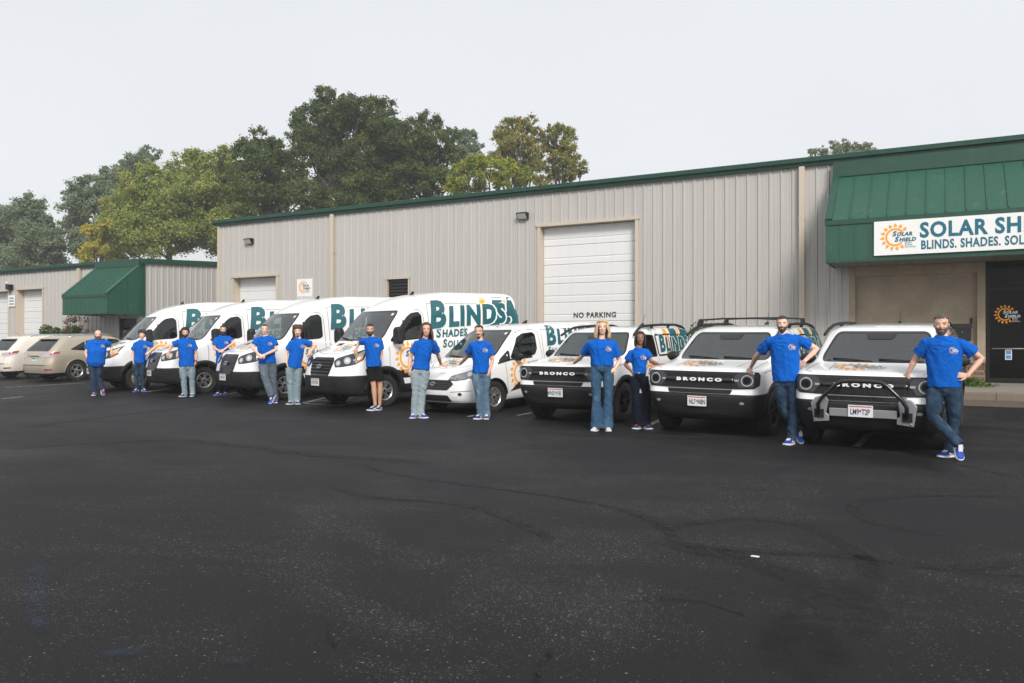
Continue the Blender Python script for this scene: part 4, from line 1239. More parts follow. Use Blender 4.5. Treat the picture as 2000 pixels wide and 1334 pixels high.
        am = cpts(ph, [(b, y * s, z) for b, y, z in ((.47, .855, 1.0), (.50, .86, 1.06), (.60, .93, 1.12), (.583, .922, 1.07))]); am = am if s > 0 else list(reversed(am))
        decal('amber_reflector', bvh, flat_poly(am), off=.018, mats=M['amber'], parent=h, step=.05, **corner(ph))
        # bumper recess with fog light
        fp = [(-.88 * s, .50), (-.56 * s, .46), (-.55 * s, .58), (-.88 * s, .62)]
        if s > 0: fp = fp[::-1]
        fl = decal('fog_recess', bvh, flat_poly(rounded(fp, .03)), off=.006, mats=M['liner'], parent=t, step=.06, **FRONT)
        hv = [(s * .22, .80), (s * .44, .78), (s * .46, .93), (s * .26, .93)]
        if s < 0: hv = hv[::-1]
        decal('hood_vent', bvh, flat_poly(rounded(hv, .02)), off=.005, mats=M['plastic_gloss'], parent=t, step=.06, **TOP)
    decal('lower_intake', bvh, flat_poly(rounded([(-.42, .38), (.42, .38), (.46, .50), (-.46, .50)], .03)), off=.006, mats=M['liner'], parent=t, step=.08, **FRONT)
    decal('bumper_crease', bvh, strip([(-.93, .64), (-.5, .66), (.5, .66), (.93, .64)], .012), off=.008, mats=M['liner'], parent=t, step=.08, **FRONT)
    hx = bvh.ray_cast(Vector((3, -.12, .585)), Vector((-1, 0, 0)))[0].x
    number_plate(t, plate, hx + .022, -.12, .585)
    # wipers, roof antenna, marker
    for y0, y1 in ((.68, .05), (-.05, -.66)):
        p0 = bvh.ray_cast(Vector((3, y0, 1.475)), Vector((-1, 0, 0)))[0]; p1 = bvh.ray_cast(Vector((3, y1, 1.53)), Vector((-1, 0, 0)))[0]
        m = MB(); m.tube([p0 + Vector((.02, 0, .0)), (p0 + p1) / 2 + Vector((.05, 0, .02)), p1 + Vector((.02, 0, .02))], .012, 6); m.build('wiper', M['plastic'], t, True)
    m = MB(); m.prism([(-2.75, -.02, 2.52), (-2.62, -.02, 2.50), (-2.74, -.02, 2.63), (-2.78, -.02, 2.63)], (0, .04, 0)); m.build('roof_antenna', M['plastic'], t)
    decal('inspection_sticker', bvh, flat_poly([(.60, 2.03), (.67, 2.03), (.66, 2.08), (.59, 2.08)]), off=.011, mats=M['lamp_white'], parent=t, step=0, **FRONT)
    # graphics on the driver side
    for nm, pts, mm in (('yellow_stripe', [(4.20, 2.46), (4.40, 2.46), (4.02, 1.30), (3.92, 1.30)], 'orange_bright'), ('teal_stripe', [(4.66, 2.48), (5.02, 2.48), (4.42, .82), (4.10, .82)], 'teal'),
                        ('thin_yellow_stripe', [(5.07, 2.49), (5.15, 2.49), (4.56, .82), (4.49, .82)], 'orange_bright'), ('teal_tail', [(5.20, 2.49), (5.50, 2.46), (5.50, .82), (4.64, .82)], 'teal')):
        decal(nm, bvh, flat_poly(pts), off=.0035, mats=M[mm], parent=t, step=.14, **LEFT)
    decal('teal_tail', bvh, flat_poly([(-.92, .82), (.92, .82), (.90, 2.35), (-.90, 2.35)]), off=.0035, mats=M['teal'], parent=t, step=.2, **REAR)
    blinds_text(bvh, t, 2.46, 1.74, 2.74, .045, .008, True)
    word(bvh, t, 'shades_lettering', 'SHADES.', 2.62, 1.50, 1.06, .02)
    word(bvh, t, 'solutions_lettering', 'SOLUTIONS.', 2.80, 1.26, 1.30, .02)
    side_logo(bvh, t, 1.74, 1.07, .245)
    hood_logo(bvh, t, .08, .64, .16)
    for sgn in (1, -1):
        m = MB(); m.box(-5.545, -5.525, sgn * .90 - .05, sgn * .90 + .05, .95, 1.6); m.build('tail_light', M['red_lens'], t)
    return t, bvh

# ---------------------------------------------------------------- compact van
def compact_van(label):
    t = thing('compact_van', label, 'van')
    LV = [(.20, .22, 4.72, .80, .40, .10, .08, .08), (.23, .10, 4.77, .85, .42, .13, .07, .08), (.30, .03, 4.80, .89, .44, .15, .07, .08), (.45, .0, 4.82, .91, .45, .17, .06, .08), (.62, .04, 4.82, .915, .45, .18, .06, .08),
          (.74, .09, 4.82, .917, .46, .19, .06, .08), (.84, .17, 4.82, .917, .46, .21, .06, .08), (.90, .26, 4.82, .915, .46, .23, .06, .08), (.96, .42, 4.82, .912, .44, .24, .06, .07), (1.02, .62, 4.82, .905, .42, .24, .06, .05),
          (1.07, .80, 4.82, .895, .36, .23, .06, .03), (1.11, .90, 4.82, .885, .32, .22, .06, .02), (1.20, 1.02, 4.82, .865, .28, .22, .06, 0), (1.38, 1.27, 4.81, .835, .26, .21, .06, 0), (1.56, 1.53, 4.80, .80, .26, .20, .07, 0), (1.65, 1.68, 4.79, .77, .28, .18, .08, 0),
          (1.72, 1.88, 4.77, .73, .30, .15, .09, 0), (1.775, 2.15, 4.73, .66, .30, .10, .10, 0), (1.80, 2.5, 4.68, .54, .24, .06, .12, 0), (1.815, 2.9, 4.55, .32, .14, .03, .12, 0)]
    FB, RB, WZ = .90, 3.92, .325
    me = loft_body(LV, [(FB, WZ, .375, .56), (RB, WZ, .375, .56)], 1.0, cabin=[('x', [(-.70, 1.13), (.70, 1.13), (.71, 1.20), (.60, 1.60), (.55, 1.655), (-.55, 1.655), (-.60, 1.60), (-.71, 1.20)], -.3, 2.42), ('y', [(1.42, 1.10), (2.05, 1.12), (2.20, 1.16), (2.28, 1.26), (2.28, 1.56), (2.22, 1.60), (1.90, 1.58), (1.72, 1.50)], -1.3, 1.3)], key='conn')
    seats(t, [(2.12, .40), (2.12, -.40)], 1.02, .28, .46, (1.62, .40, 1.14, .18))
    bvh, P = split_body(me, [((0, 0, .24), (0, 0, 1))], lambda c: 1 if c.z < .24 else 0, [M['white_paint'], M['plastic']], t, ['body', 'lower_lip'], 'conn')
    add_wheels(t, 'conn', .325, .21, .20, [(FB, .80), (FB, -.80), (RB, .80), (RB, -.80)], [M['alloy'], M['black_metal'], M['alloy']])
    for s in (1, -1):
        arch_flare(bvh, t, FB, WZ, .372, .39, M['plastic'], 5, 175, .006, (s,)); arch_flare(bvh, t, RB, WZ, .372, .39, M['plastic'], 5, 175, .006, (s,))
    window(bvh, t, 'windshield', [(-.70, 1.13), (.70, 1.13), (.71, 1.20), (.60, 1.60), (.55, 1.655), (-.55, 1.655), (-.60, 1.60), (-.71, 1.20)], FRONT, M['windshield'], .025, .05)
    for s, fr in ((1, LEFT), (-1, RIGHT)):
        f = (lambda p: p) if s > 0 else mirx
        g = window(bvh, t, 'side_window', f([(1.42, 1.10), (2.05, 1.12), (2.20, 1.16), (2.28, 1.26), (2.28, 1.56), (2.22, 1.60), (1.90, 1.58), (1.72, 1.50)]), fr, M['side_glass'], .018, .03)
        window(bvh, t, 'quarter_window', f([(1.06, 1.03), (1.37, 1.08), (1.38, 1.24)]), fr, M['privacy_glass'], .018, .02)
        decal('belt_trim', bvh, strip(f([(1.00, 1.0), (1.4, 1.06), (2.1, 1.09)]), .03), off=.008, mats=M['plastic'], parent=g, step=.1, **fr)
        decal('window_divider', bvh, flat_poly(f([(1.70, 1.10), (1.73, 1.10), (1.73, 1.50), (1.70, 1.48)])), off=.011, mats=M['plastic'], parent=g, step=.1, **fr)
        gaps(bvh, t, [f([(1.30, .36), (1.27, .7), (1.22, 1.0)]), f([(2.42, .30), (2.44, 1.2), (2.40, 1.62), (2.25, 1.68), (1.9, 1.66), (1.7, 1.58)]), f([(2.50, .30), (2.52, 1.66)]), f([(3.45, .70), (3.46, 1.66)]), f([(2.52, 1.66), (4.7, 1.69)])], fr, .010)
        decal('rocker_flash', bvh, flat_poly(f([(1.35, .40), (2.05, .50), (2.05, .58), (1.62, .58)])), off=.006, mats=M['plastic'], parent=t, step=.1, **fr)
        m = MB(); m.ball((-1.56, .99 * s, 1.12), (.075, .12, .085), 14, 9); m.build('mirror', M['plastic'], t, True)
        m = MB(); m.tube([(-1.50, .86 * s, 1.07), (-1.54, .95 * s, 1.09)], .03, 8); m.build('mirror_arm', M['plastic'], t, True)
        ph = 35 * s
        HL = [(.16, .34, .70), (.21, .38, .765), (.36, .62, .84), (.62, .83, .935), (.70, .865, .94), (.62, .855, .84), (.42, .74, .745), (.24, .50, .70)]
        pts = cpts(ph, [(b, y * s, z) for b, y, z in HL]); pts = pts if s > 0 else pts[::-1]
        h = decal('headlight', bvh, flat_poly(rounded(pts, .015)), off=.010, mats=M['lamp_lens'], parent=t, step=.05, **corner(ph))
        decal('headlight_trim', bvh, flat_poly(rounded(grow(pts, .012), .015)), off=.005, mats=M['plastic_gloss'], parent=h, step=.05, **corner(ph))
        for (b, y, z, r) in ((.27, .50, .755, .045), (.42, .69, .815, .05)):
            cx = cpts(ph, [(b, y * s, z)])[0]
            decal('reflector', bvh, flat_poly(ellipse(cx, r, r * .9)), off=.014, mats=M['lamp_chrome'], parent=h, step=.04, **corner(ph))
        am = cpts(ph, [(b, y * s, z) for b, y, z in ((.50, .80, .80), (.52, .77, .885), (.69, .862, .935), (.615, .852, .845))]); am = am if s > 0 else am[::-1]
        decal('side_marker', bvh, flat_poly(am), off=.014, mats=M['red_lens'], parent=h, step=.04, **corner(ph))
        fo = [(s * .50, .36), (s * .82, .40), (s * .82, .48), (s * .46, .46)]; fo = fo if s > 0 else fo[::-1]
        fg = decal('fog_recess', bvh, flat_poly(rounded(fo, .02)), off=.004, mats=M['white_paint'], parent=t, step=.05, **FRONT)
        decal('fog_recess_edge', bvh, strip([(s * .46, .465), (s * .82, .487)], .012), off=.006, mats=M['gap'], parent=fg, step=.05, **FRONT)
        decal('fog_light', bvh, flat_poly(ellipse((s * .66, .425), .035, .032)), off=.012, mats=M['lamp_dark'], parent=fg, step=0, **FRONT)
    g = decal('grille', bvh, flat_poly(rounded([(-.42, .70), (.42, .70), (.52, .62), (.38, .50), (-.38, .50), (-.52, .62)], .03)), off=.008, mats=M['plastic_gloss'], parent=t, step=.06, **FRONT)
    for k in range(4):
        z = .53 + k * .045; hw = .42
        decal('grille_bar', bvh, strip([(-hw, z), (hw, z)], .014), off=.02, mats=M['plastic'], parent=g, step=.06, **FRONT)
    decal('emblem_oval', bvh, flat_poly(ellipse((0, .62), .08, .035)), off=.03, mats=M['chrome'], parent=g, step=0, **FRONT)
    decal('emblem_face', bvh, flat_poly(ellipse((0, .62), .07, .027)), off=.034, mats=M['emblem'], parent=g, step=0, **FRONT)
    decal('lower_intake', bvh, flat_poly(rounded([(-.48, .27), (.48, .27), (.40, .40), (-.40, .40)], .03)), off=.006, mats=M['liner'], parent=t, step=.06, **FRONT)
    gaps(bvh, t, [[(-.66, .98), (-.62, .62), (-.42, .40), (0, .31), (.42, .40), (.62, .62), (.66, .98)]], TOP, .009)
    for y0, y1 in ((.58, .05), (-.05, -.56)):
        p0 = bvh.ray_cast(Vector((3, y0, 1.125)), Vector((-1, 0, 0)))[0]; p1 = bvh.ray_cast(Vector((3, y1, 1.15)), Vector((-1, 0, 0)))[0]
        m = MB(); m.tube([p0 + Vector((.02, 0, 0)), (p0 + p1) / 2 + Vector((.04, 0, .015)), p1 + Vector((.02, 0, .01))], .010, 6); m.build('wiper', M['plastic'], t, True)
    m = MB(); m.tube([(-1.95, .0, 1.72), (-2.10, 0, 1.90)], [.008, .003], 6); m.build('roof_antenna', M['plastic'], t)
    m = MB(); m.prism([(-2.95, -.02, 1.81), (-2.78, -.02, 1.80), (-2.94, -.02, 1.88), (-2.98, -.02, 1.88)], (0, .04, 0)); m.build('roof_fin', M['plastic'], t)
    decal('inspection_sticker', bvh, flat_poly([(.50, 1.58), (.56, 1.58), (.55, 1.62), (.49, 1.62)]), off=.011, mats=M['lamp_white'], parent=t, step=0, **FRONT)
    for nm, pts, mm in (('yellow_stripe', [(3.56, 1.76), (3.74, 1.76), (3.50, .9), (3.40, .9)], 'orange_bright'), ('teal_stripe', [(3.98, 1.76), (4.30, 1.76), (3.92, .6), (3.64, .6)], 'teal'),
                        ('thin_yellow_stripe', [(4.36, 1.76), (4.42, 1.76), (4.05, .6), (3.99, .6)], 'orange_bright'), ('teal_tail', [(4.48, 1.76), (4.79, 1.74), (4.79, .5), (4.10, .5)], 'teal')):
        decal(nm, bvh, flat_poly(pts), off=.0035, mats=M[mm], parent=t, step=.12, **LEFT)
    decal('teal_tail', bvh, flat_poly([(-.84, .5), (.84, .5), (.78, 1.66), (-.78, 1.66)]), off=.0035, mats=M['teal'], parent=t, step=.2, **REAR)
    blinds_text(bvh, t, 2.66, 1.33, 1.9, .03, .008, True, .78)
    word(bvh, t, 'shades_lettering', 'SHADES.', 2.68, 1.15, .62, .02)
    word(bvh, t, 'solutions_lettering', 'SOLUTIONS.', 2.75, 1.02, .76, .02)
    side_logo(bvh, t, 1.70, .76, .235)
    hood_logo(bvh, t, -.12, .62, .17)
    m = MB(); m.lathe([(.001, .004), (.022, .004), (.026, 0)], 12, 'y', (-1.14, .905, .80)); m.build('filler_badge', M['silver'], t)
    return t, bvh

# ---------------------------------------------------------------- boxy off-road wagon
def box_suv(label, plate, dot, racks='rails', guard=False, hex_grille=False, number=0):
    t = thing('box_suv', label, 'suv', group='boxy white suvs at the end of the row')
    LV = [(.23, .34, 4.25, .82, .40, .06, .08, .04), (.26, .18, 4.31, .87, .42, .07, .08, .04), (.34, .07, 4.35, .905, .30, .06, .07, .05), (.50, .02, 4.37, .92, .26, .06, .07, .04), (.62, .0, 4.38, .935, .22, .05, .07, .03),
          (.70, .02, 4.385, .94, .20, .05, .07, .03), (.78, .05, 4.385, .943, .20, .05, .07, .03), (.90, .06, 4.385, .945, .20, .05, .07, .03), (1.00, .075, 4.38, .945, .20, .05, .07, .03), (1.045, .10, 4.37, .943, .20, .05, .07, .03), (1.075, .17, 4.36, .938, .22, .06, .07, .03),
          (1.10, .32, 4.35, .932, .26, .08, .07, .05), (1.125, .58, 4.34, .925, .32, .12, .07, .04), (1.15, .85, 4.33, .915, .30, .14, .07, .02), (1.175, 1.02, 4.32, .905, .27, .16, .07, .01), (1.24, 1.12, 4.30, .89, .25, .17, .07, 0), (1.40, 1.32, 4.25, .855, .24, .17, .08, 0),
          (1.54, 1.50, 4.20, .82, .24, .17, .09, 0), (1.60, 1.58, 4.17, .80, .25, .17, .10, 0), (1.65, 1.70, 4.12, .765, .26, .15, .11, 0), (1.69, 1.88, 4.05, .71, .26, .12, .12, 0), (1.715, 2.15, 3.95, .60, .22, .08, .14, 0), (1.728, 2.5, 3.75, .38, .14, .04, .14, 0)]
    FB, RB, WZ = .88, 3.55, .36
    me = loft_body(LV, [(FB, WZ, .425, .58), (RB, WZ, .425, .58)], 1.0, cabin=[('x', [(-.73, 1.20), (.73, 1.20), (.74, 1.26), (.635, 1.555), (.59, 1.595), (-.59, 1.595), (-.635, 1.555), (-.74, 1.26)], -.3, 3.3), ('y', [(1.42, 1.15), (2.30, 1.15), (2.30, 1.53), (1.95, 1.55), (1.78, 1.50)], -1.3, 1.3), ('y', [(2.40, 1.15), (3.15, 1.15), (3.12, 1.54), (2.40, 1.54)], -1.3, 1.3)], key='suv')
    seats(t, [(2.20, .38), (2.20, -.38), (3.02, .38), (3.02, -.38)], 1.08, .26, .46, (1.62, .38, 1.20, .17))
    def cl(c):
        b = -c.x
        if b < .62 and c.z < .695: return 1
        if b >= .62 and c.z < .47: return 2
        if b > 4.0 and c.z < .68: return 2
        return 0
    bvh, P = split_body(me, [((0, 0, .695), (0, 0, 1)), ((-.62, 0, 0), (1, 0, 0)), ((0, 0, .47), (0, 0, 1)), ((0, 0, .68), (0, 0, 1)), ((-4.0, 0, 0), (1, 0, 0))], cl,
                        [M['white_paint'], M['plastic'], M['plastic']], t, ['body', 'front_bumper', 'side_cladding'], 'suv')
    arch_flare(bvh, t, FB, WZ, .42, .505, M['plastic'], -2, 182, .022); arch_flare(bvh, t, RB, WZ, .42, .50, M['plastic'], -2, 182, .02)
    add_wheels(t, 'bronco', .36, .235, .23, [(FB, .83), (FB, -.83), (RB, .83), (RB, -.83)], [M['dark_alloy'], M['black_metal'], M['dark_alloy']])
    window(bvh, t, 'windshield', [(-.73, 1.20), (.73, 1.20), (.74, 1.26), (.635, 1.555), (.59, 1.595), (-.59, 1.595), (-.635, 1.555), (-.74, 1.26)], FRONT, M['windshield'], .025, .045)
    for s, fr in ((1, LEFT), (-1, RIGHT)):
        f = (lambda p: p) if s > 0 else mirx
        window(bvh, t, 'front_window', f([(1.42, 1.15), (2.30, 1.15), (2.30, 1.53), (1.95, 1.55), (1.78, 1.50)]), fr, M['side_glass'], .022, .03)
        window(bvh, t, 'rear_window', f([(2.40, 1.15), (3.15, 1.15), (3.12, 1.54), (2.40, 1.54)]), fr, M['side_glass'], .022, .03)
        window(bvh, t, 'quarter_window', f([(3.28, 1.17), (3.95, 1.20), (3.80, 1.52), (3.26, 1.53)]), fr, M['privacy_glass'], .018, .03)
        gaps(bvh, t, [f([(1.38, .48), (1.36, 1.1)]), f([(2.34, .48), (2.35, 1.13)]), f([(3.22, .95), (3.24, 1.14)]), f([(.35, 1.02), (1.2, 1.09), (1.36, 1.1)])], fr, .010)
        for b in (2.12, 3.02):
            m = MB(); m.tube([(-b - .10, .945 * s, 1.0), (-b, .965 * s, 1.005), (-b + .10, .945 * s, 1.0)], .016, 8); m.build('door_handle', M['plastic'], t, True)
        m = MB(); m.ball((-1.50, 1.045 * s, 1.20), (.07, .125, .085), 12, 8); m.v = [(x, y, max(1.12, min(1.285, z))) for x, y, z in m.v]; m.build('mirror', M['plastic'], t, True)
        m = MB(); m.tube([(-1.46, .88 * s, 1.15), (-1.50, .98 * s, 1.16)], .035, 8); m.build('mirror_arm', M['plastic'], t, True)
        # roof rail
        yr = .70 * s
        m = MB(); m.tube([(-1.52, .80 * s, 1.57), (-1.72, .775 * s, 1.655), (-1.92, .745 * s, 1.715), (-2.2, .735 * s, 1.735), (-2.9, .735 * s, 1.745), (-3.6, .735 * s, 1.735), (-3.88, .75 * s, 1.695), (-4.02, .765 * s, 1.64)], [(.022, .026)] * 2 + [(.028, .026)] * 4 + [(.024, .03)] * 2, 8)
        for b in (2.45, 3.25): m.tube([(-b, .72 * s, 1.67), (-b - .05, .735 * s, 1.735)], .028, 8)
        m.build('roof_rail', M['plastic'], t, True)
        # ditch moulding between rail and windscreen pillar
        # headlight: dark pod, ring, bar
    hp = [(-.885, 1.035), (.885, 1.035), (.91, .99), (.905, .83), (.84, .785), (.50, .775), (-.50, .775), (-.84, .785), (-.905, .83), (-.91, .99)]
    g = decal('grille', bvh, flat_poly(rounded(hp, .02)), off=.010, mats=M['plastic'], parent=t, step=.07, **FRONT)
    def fbar(name, pts, off, mat, parent, thick=0.0, step=.07):
        o = decal(name, bvh, flat_poly(pts), off=off, mats=mat, parent=parent, step=step, **FRONT)
        if thick: sd = o.modifiers.new('t', 'SOLIDIFY'); sd.thickness = thick; sd.offset = -1
        return o
    if hex_grille:
        for z0, z1 in ((.945, 1.0), (.795, .86)):
            V, F = [], []
            for i in range(24):
                for j in range(2 if z0 > .9 else 3):
                    x = -.55 + i * .048; z = z0 + .012 + j * .026 + (.013 if i % 2 else 0)
                    rr = ring_flat((x, z), .011, .019, 0, 360, 6); o_ = len(V); V += rr[0]; F += [tuple(q + o_ for q in f) for f in rr[1]]
            decal('grille_mesh', bvh, (V, F), off=.026, mats=M['plastic_gloss'], parent=g, step=0, **FRONT)
    else:
        for k in range(4):
            x0 = -.55 + k * .28
            fbar('grille_slot', rounded([(x0, .965), (x0 + .245, .965), (x0 + .245, 1.01), (x0, 1.01)], .012), .016, M['liner'], g)
            fbar('grille_slot', rounded([(x0, .815), (x0 + .245, .815), (x0 + .245, .865), (x0, .865)], .012), .016, M['liner'], g)
    fbar('grille_band', [(-.56, .885), (.56, .885), (.56, .945), (-.56, .945)], .035, M['plastic_gloss'], g, .03)
    tx = text_mesh('BRONCO', .088, 0, .006, 1.55, 1.25); w = flat_width(tx); k = .74 / (w[1] - w[0])
    decal('grille_lettering', bvh, flat_move(tx, -.37 - w[0] * k, .892, k, sy=.74), off=.040, mats=M['vinyl_white'], parent=g, step=0, **FRONT)
    for s in (1, -1):
        pod = [(.54 * s, .95), (.62 * s, 1.02), (.875 * s, 1.025), (.895 * s, .90), (.86 * s, .82), (.64 * s, .795)]; pod = pod if s > 0 else pod[::-1]
        h = fbar('headlight', rounded(pod, .03), .018, M['lamp_dark'], t)
        decal('lamp_ring', bvh, ring_flat((.745 * s, .91), .070, .086), off=.030, mats=M['lamp_ring'], parent=h, step=0, **FRONT)
        decal('projector', bvh, flat_poly(ellipse((.745 * s, .91), .05, .05)), off=.028, mats=M['dark_glass'], parent=h, step=0, **FRONT)
        bar = [(.47 * s, .925), (.625 * s, .925), (.625 * s, .895), (.47 * s, .895)]
        fbar('lamp_bar', bar if s < 0 else bar[::-1], .030, M['lamp_lens'], h)
        fg = [(.52 * s, .60), (.78 * s, .61), (.76 * s, .54), (.56 * s, .535)]; fg = fg[::-1] if s > 0 else fg
        q = fbar('fog_recess', rounded(fg, .015), .005, M['liner'], t)
        fbar('fog_light', ellipse((.68 * s, .565), .035, .022), .010, M['lamp_lens'], q)
        mk = [(.62, .905 * s, .60), (.62, .905 * s, .645), (.54, .885 * s, .645), (.54, .885 * s, .60)]
        p2 = cpts(70 * s, mk); decal('side_marker', bvh, flat_poly(p2 if s < 0 else p2[::-1]), off=.006, mats=M['amber'], parent=t, step=0, **corner(70 * s))
    it = fbar('lower_intake', rounded([(-.50, .70), (.50, .70), (.53, .765), (-.53, .765)], .015), .008, M['liner'], t)
    for x in (-.30, -.1, .1, .3): fbar('intake_bar', [(x - .008, .70), (x + .008, .70), (x + .008, .765), (x - .008, .765)], .014, M['plastic'], it)
    decal('bumper_crease', bvh, strip([(-.86, .64), (-.4, .66), (.4, .66), (.86, .64)], .014), off=.005, mats=M['plastic_gloss'], parent=t, step=.08, **FRONT)
    fbar('skid_intake', rounded([(-.55, .37), (.55, .37), (.60, .47), (-.60, .47)], .02), .005, M['liner'], t)
    hx = bvh.ray_cast(Vector((3, 0, .575)), Vector((-1, 0, 0)))[0].x
    number_plate(t, plate, hx + (.022 if not guard else .072), -.02, .575, dot)
    gaps(bvh, t, [[(-.78, 1.02), (-.80, .30), (-.70, .20)], [(.78, 1.02), (.80, .30), (.70, .20)], [(-.52, .95), (-.50, .35)], [(.52, .95), (.50, .35)]], TOP, .010)
    for y0, y1 in ((.62, .04), (-.04, -.60)):
        p0 = bvh.ray_cast(Vector((3, y0, 1.195)), Vector((-1, 0, 0)))[0]; p1 = bvh.ray_cast(Vector((3, y1, 1.215)), Vector((-1, 0, 0)))[0]
        m = MB(); m.tube([p0 + Vector((.02, 0, 0)), (p0 + p1) / 2 + Vector((.04, 0, .01)), p1 + Vector((.02, 0, .01))], .010, 6); m.build('wiper', M['plastic'], t, True)
    # camera housing and mirror behind the glass show as a dark patch
    decal('sensor_housing', bvh, flat_poly(rounded([(-.17, 1.50), (.17, 1.50), (.22, 1.595), (-.22, 1.595)], .03)), off=.0095, mats=M['plastic_gloss'], parent=t, step=.06, **FRONT)
    if racks == 'bars':
        for b in (1.98, 3.35):
            m = MB(); m.tube([(-b, .735, 1.76), (-b, .68, 1.835), (-b, .3, 1.855), (-b, -.3, 1.855), (-b, -.68, 1.835), (-b, -.735, 1.76)], [(.03, .016)] * 6, 8, up=(1, 0, 0)); m.build('cross_bar', M['plastic'], t, True)
        for s in (1, -1):
            for b in (1.98, 3.35):
                m = MB(); m.prism([(-b - .10, .71 * s, 1.745), (-b + .12, .71 * s, 1.745), (-b + .02, .70 * s, 1.85), (-b - .06, .70 * s, 1.85)], (0, .045 * s, 0)); m.build('bar_foot', M['plastic'], t)
    m = MB(); m.tube([(-3.55, 0, 1.73), (-3.72, 0, 1.98)], [.007, .003], 6); m.prism([(-3.62, -.02, 1.72), (-3.46, -.02, 1.725), (-3.58, -.02, 1.775), (-3.63, -.02, 1.775)], (0, .04, 0)); m.build('roof_antenna', M['plastic'], t)
    rt = text_mesh('BLINDS', .5, .1, .012); w = flat_width(rt)
    decal('roof_lettering', bvh, flat_move(rt, -(w[0] + w[1]) / 2, 2.2), off=.005, mats=M['sign_grey'], parent=t, step=.15, **TOP)
    for nm, pts, mm in (('yellow_stripe', [(2.86, 1.66), (3.02, 1.66), (2.92, .62), (2.80, .62)], 'orange_bright'), ('teal_stripe', [(3.16, 1.66), (3.50, 1.66), (3.30, .72), (3.04, .72)], 'teal'),
                        ('thin_yellow_stripe', [(3.56, 1.66), (3.63, 1.66), (3.46, .84), (3.40, .84)], 'orange_bright'), ('teal_tail', [(3.70, 1.66), (4.16, 1.60), (4.36, .92), (4.34, .70), (3.98, .70), (3.80, .86), (3.54, .86)], 'teal')):
        decal(nm, bvh, flat_poly(pts), off=.009, mats=M[mm], parent=t, step=.1, **LEFT)
    wp = rounded([(2.42, 1.16), (2.80, 1.16), (2.86, 1.53), (2.42, 1.53)], .02)
    decal('window_wrap', bvh, flat_poly(wp), off=.0085, mats=M['vinyl_white'], parent=t, step=.1, **LEFT)
    decal('window_wrap', bvh, flat_poly([(3.02, 1.16), (3.14, 1.16), (3.12, 1.53), (3.03, 1.53)]), off=.0085, mats=M['vinyl_white'], parent=t, step=.1, **LEFT)
    blinds_text(bvh, t, 2.50, 1.22, 1.55, 0, .013, True, .80)
    word(bvh, t, 'shades_lettering', 'SHADES.', 3.20, 1.03, .55, 0, .011, 'vinyl_white')
    side_logo(bvh, t, 1.90, .78, .22)
    hood_logo(bvh, t, -.20, .62, .20)
    if guard:
        gd = empty('brush_guard', t)
        x0 = hx + .012
        for s in (1, -1):
            m = MB(); m.prism([(x0, s * .62, .40), (x0, s * .42, .42), (x0, s * .42, .50), (x0, s * .46, .53), (x0, s * .43, .70), (x0, s * .47, .77), (x0, s * .60, .74), (x0, s * .66, .66)], (.04, 0, 0)); m.build('side_plate', M['silver'], gd, bevel=.008)
            m = MB(); m.box(x0 + .041, x0 + .065, s * .545 - .06, s * .545 + .06, .46, .58); m.build('tow_hook_pocket', M['liner'], gd)
            for z in (.435, .47): 
                m = MB(); m.lathe([(.001, .012), (.012, .01), (.014, 0)], 8, 'x', (x0 + .04, s * .59, z)); m.build('bolt', M['chrome'], gd)
        m = MB(); m.box(x0, x0 + .04, -.42, .42, .49, .60); m.build('centre_plate', M['silver'], gd, bevel=.008)
        m = MB(); P = [(x0 + .10, -.545, .52), (x0 + .12, -.545, .66), (x0 + .13, -.50, .74), (x0 + .14, -.31, .935), (x0 + .14, -.24, .97), (x0 + .14, -.1, .98), (x0 + .14, .1, .98), (x0 + .14, .24, .97), (x0 + .14, .31, .935), (x0 + .13, .50, .74), (x0 + .12, .545, .66), (x0 + .10, .545, .52)]
        m.tube(P, .027, 10); m.build('hoop_bar', M['plastic_gloss'], gd, True)
    return t, bvh

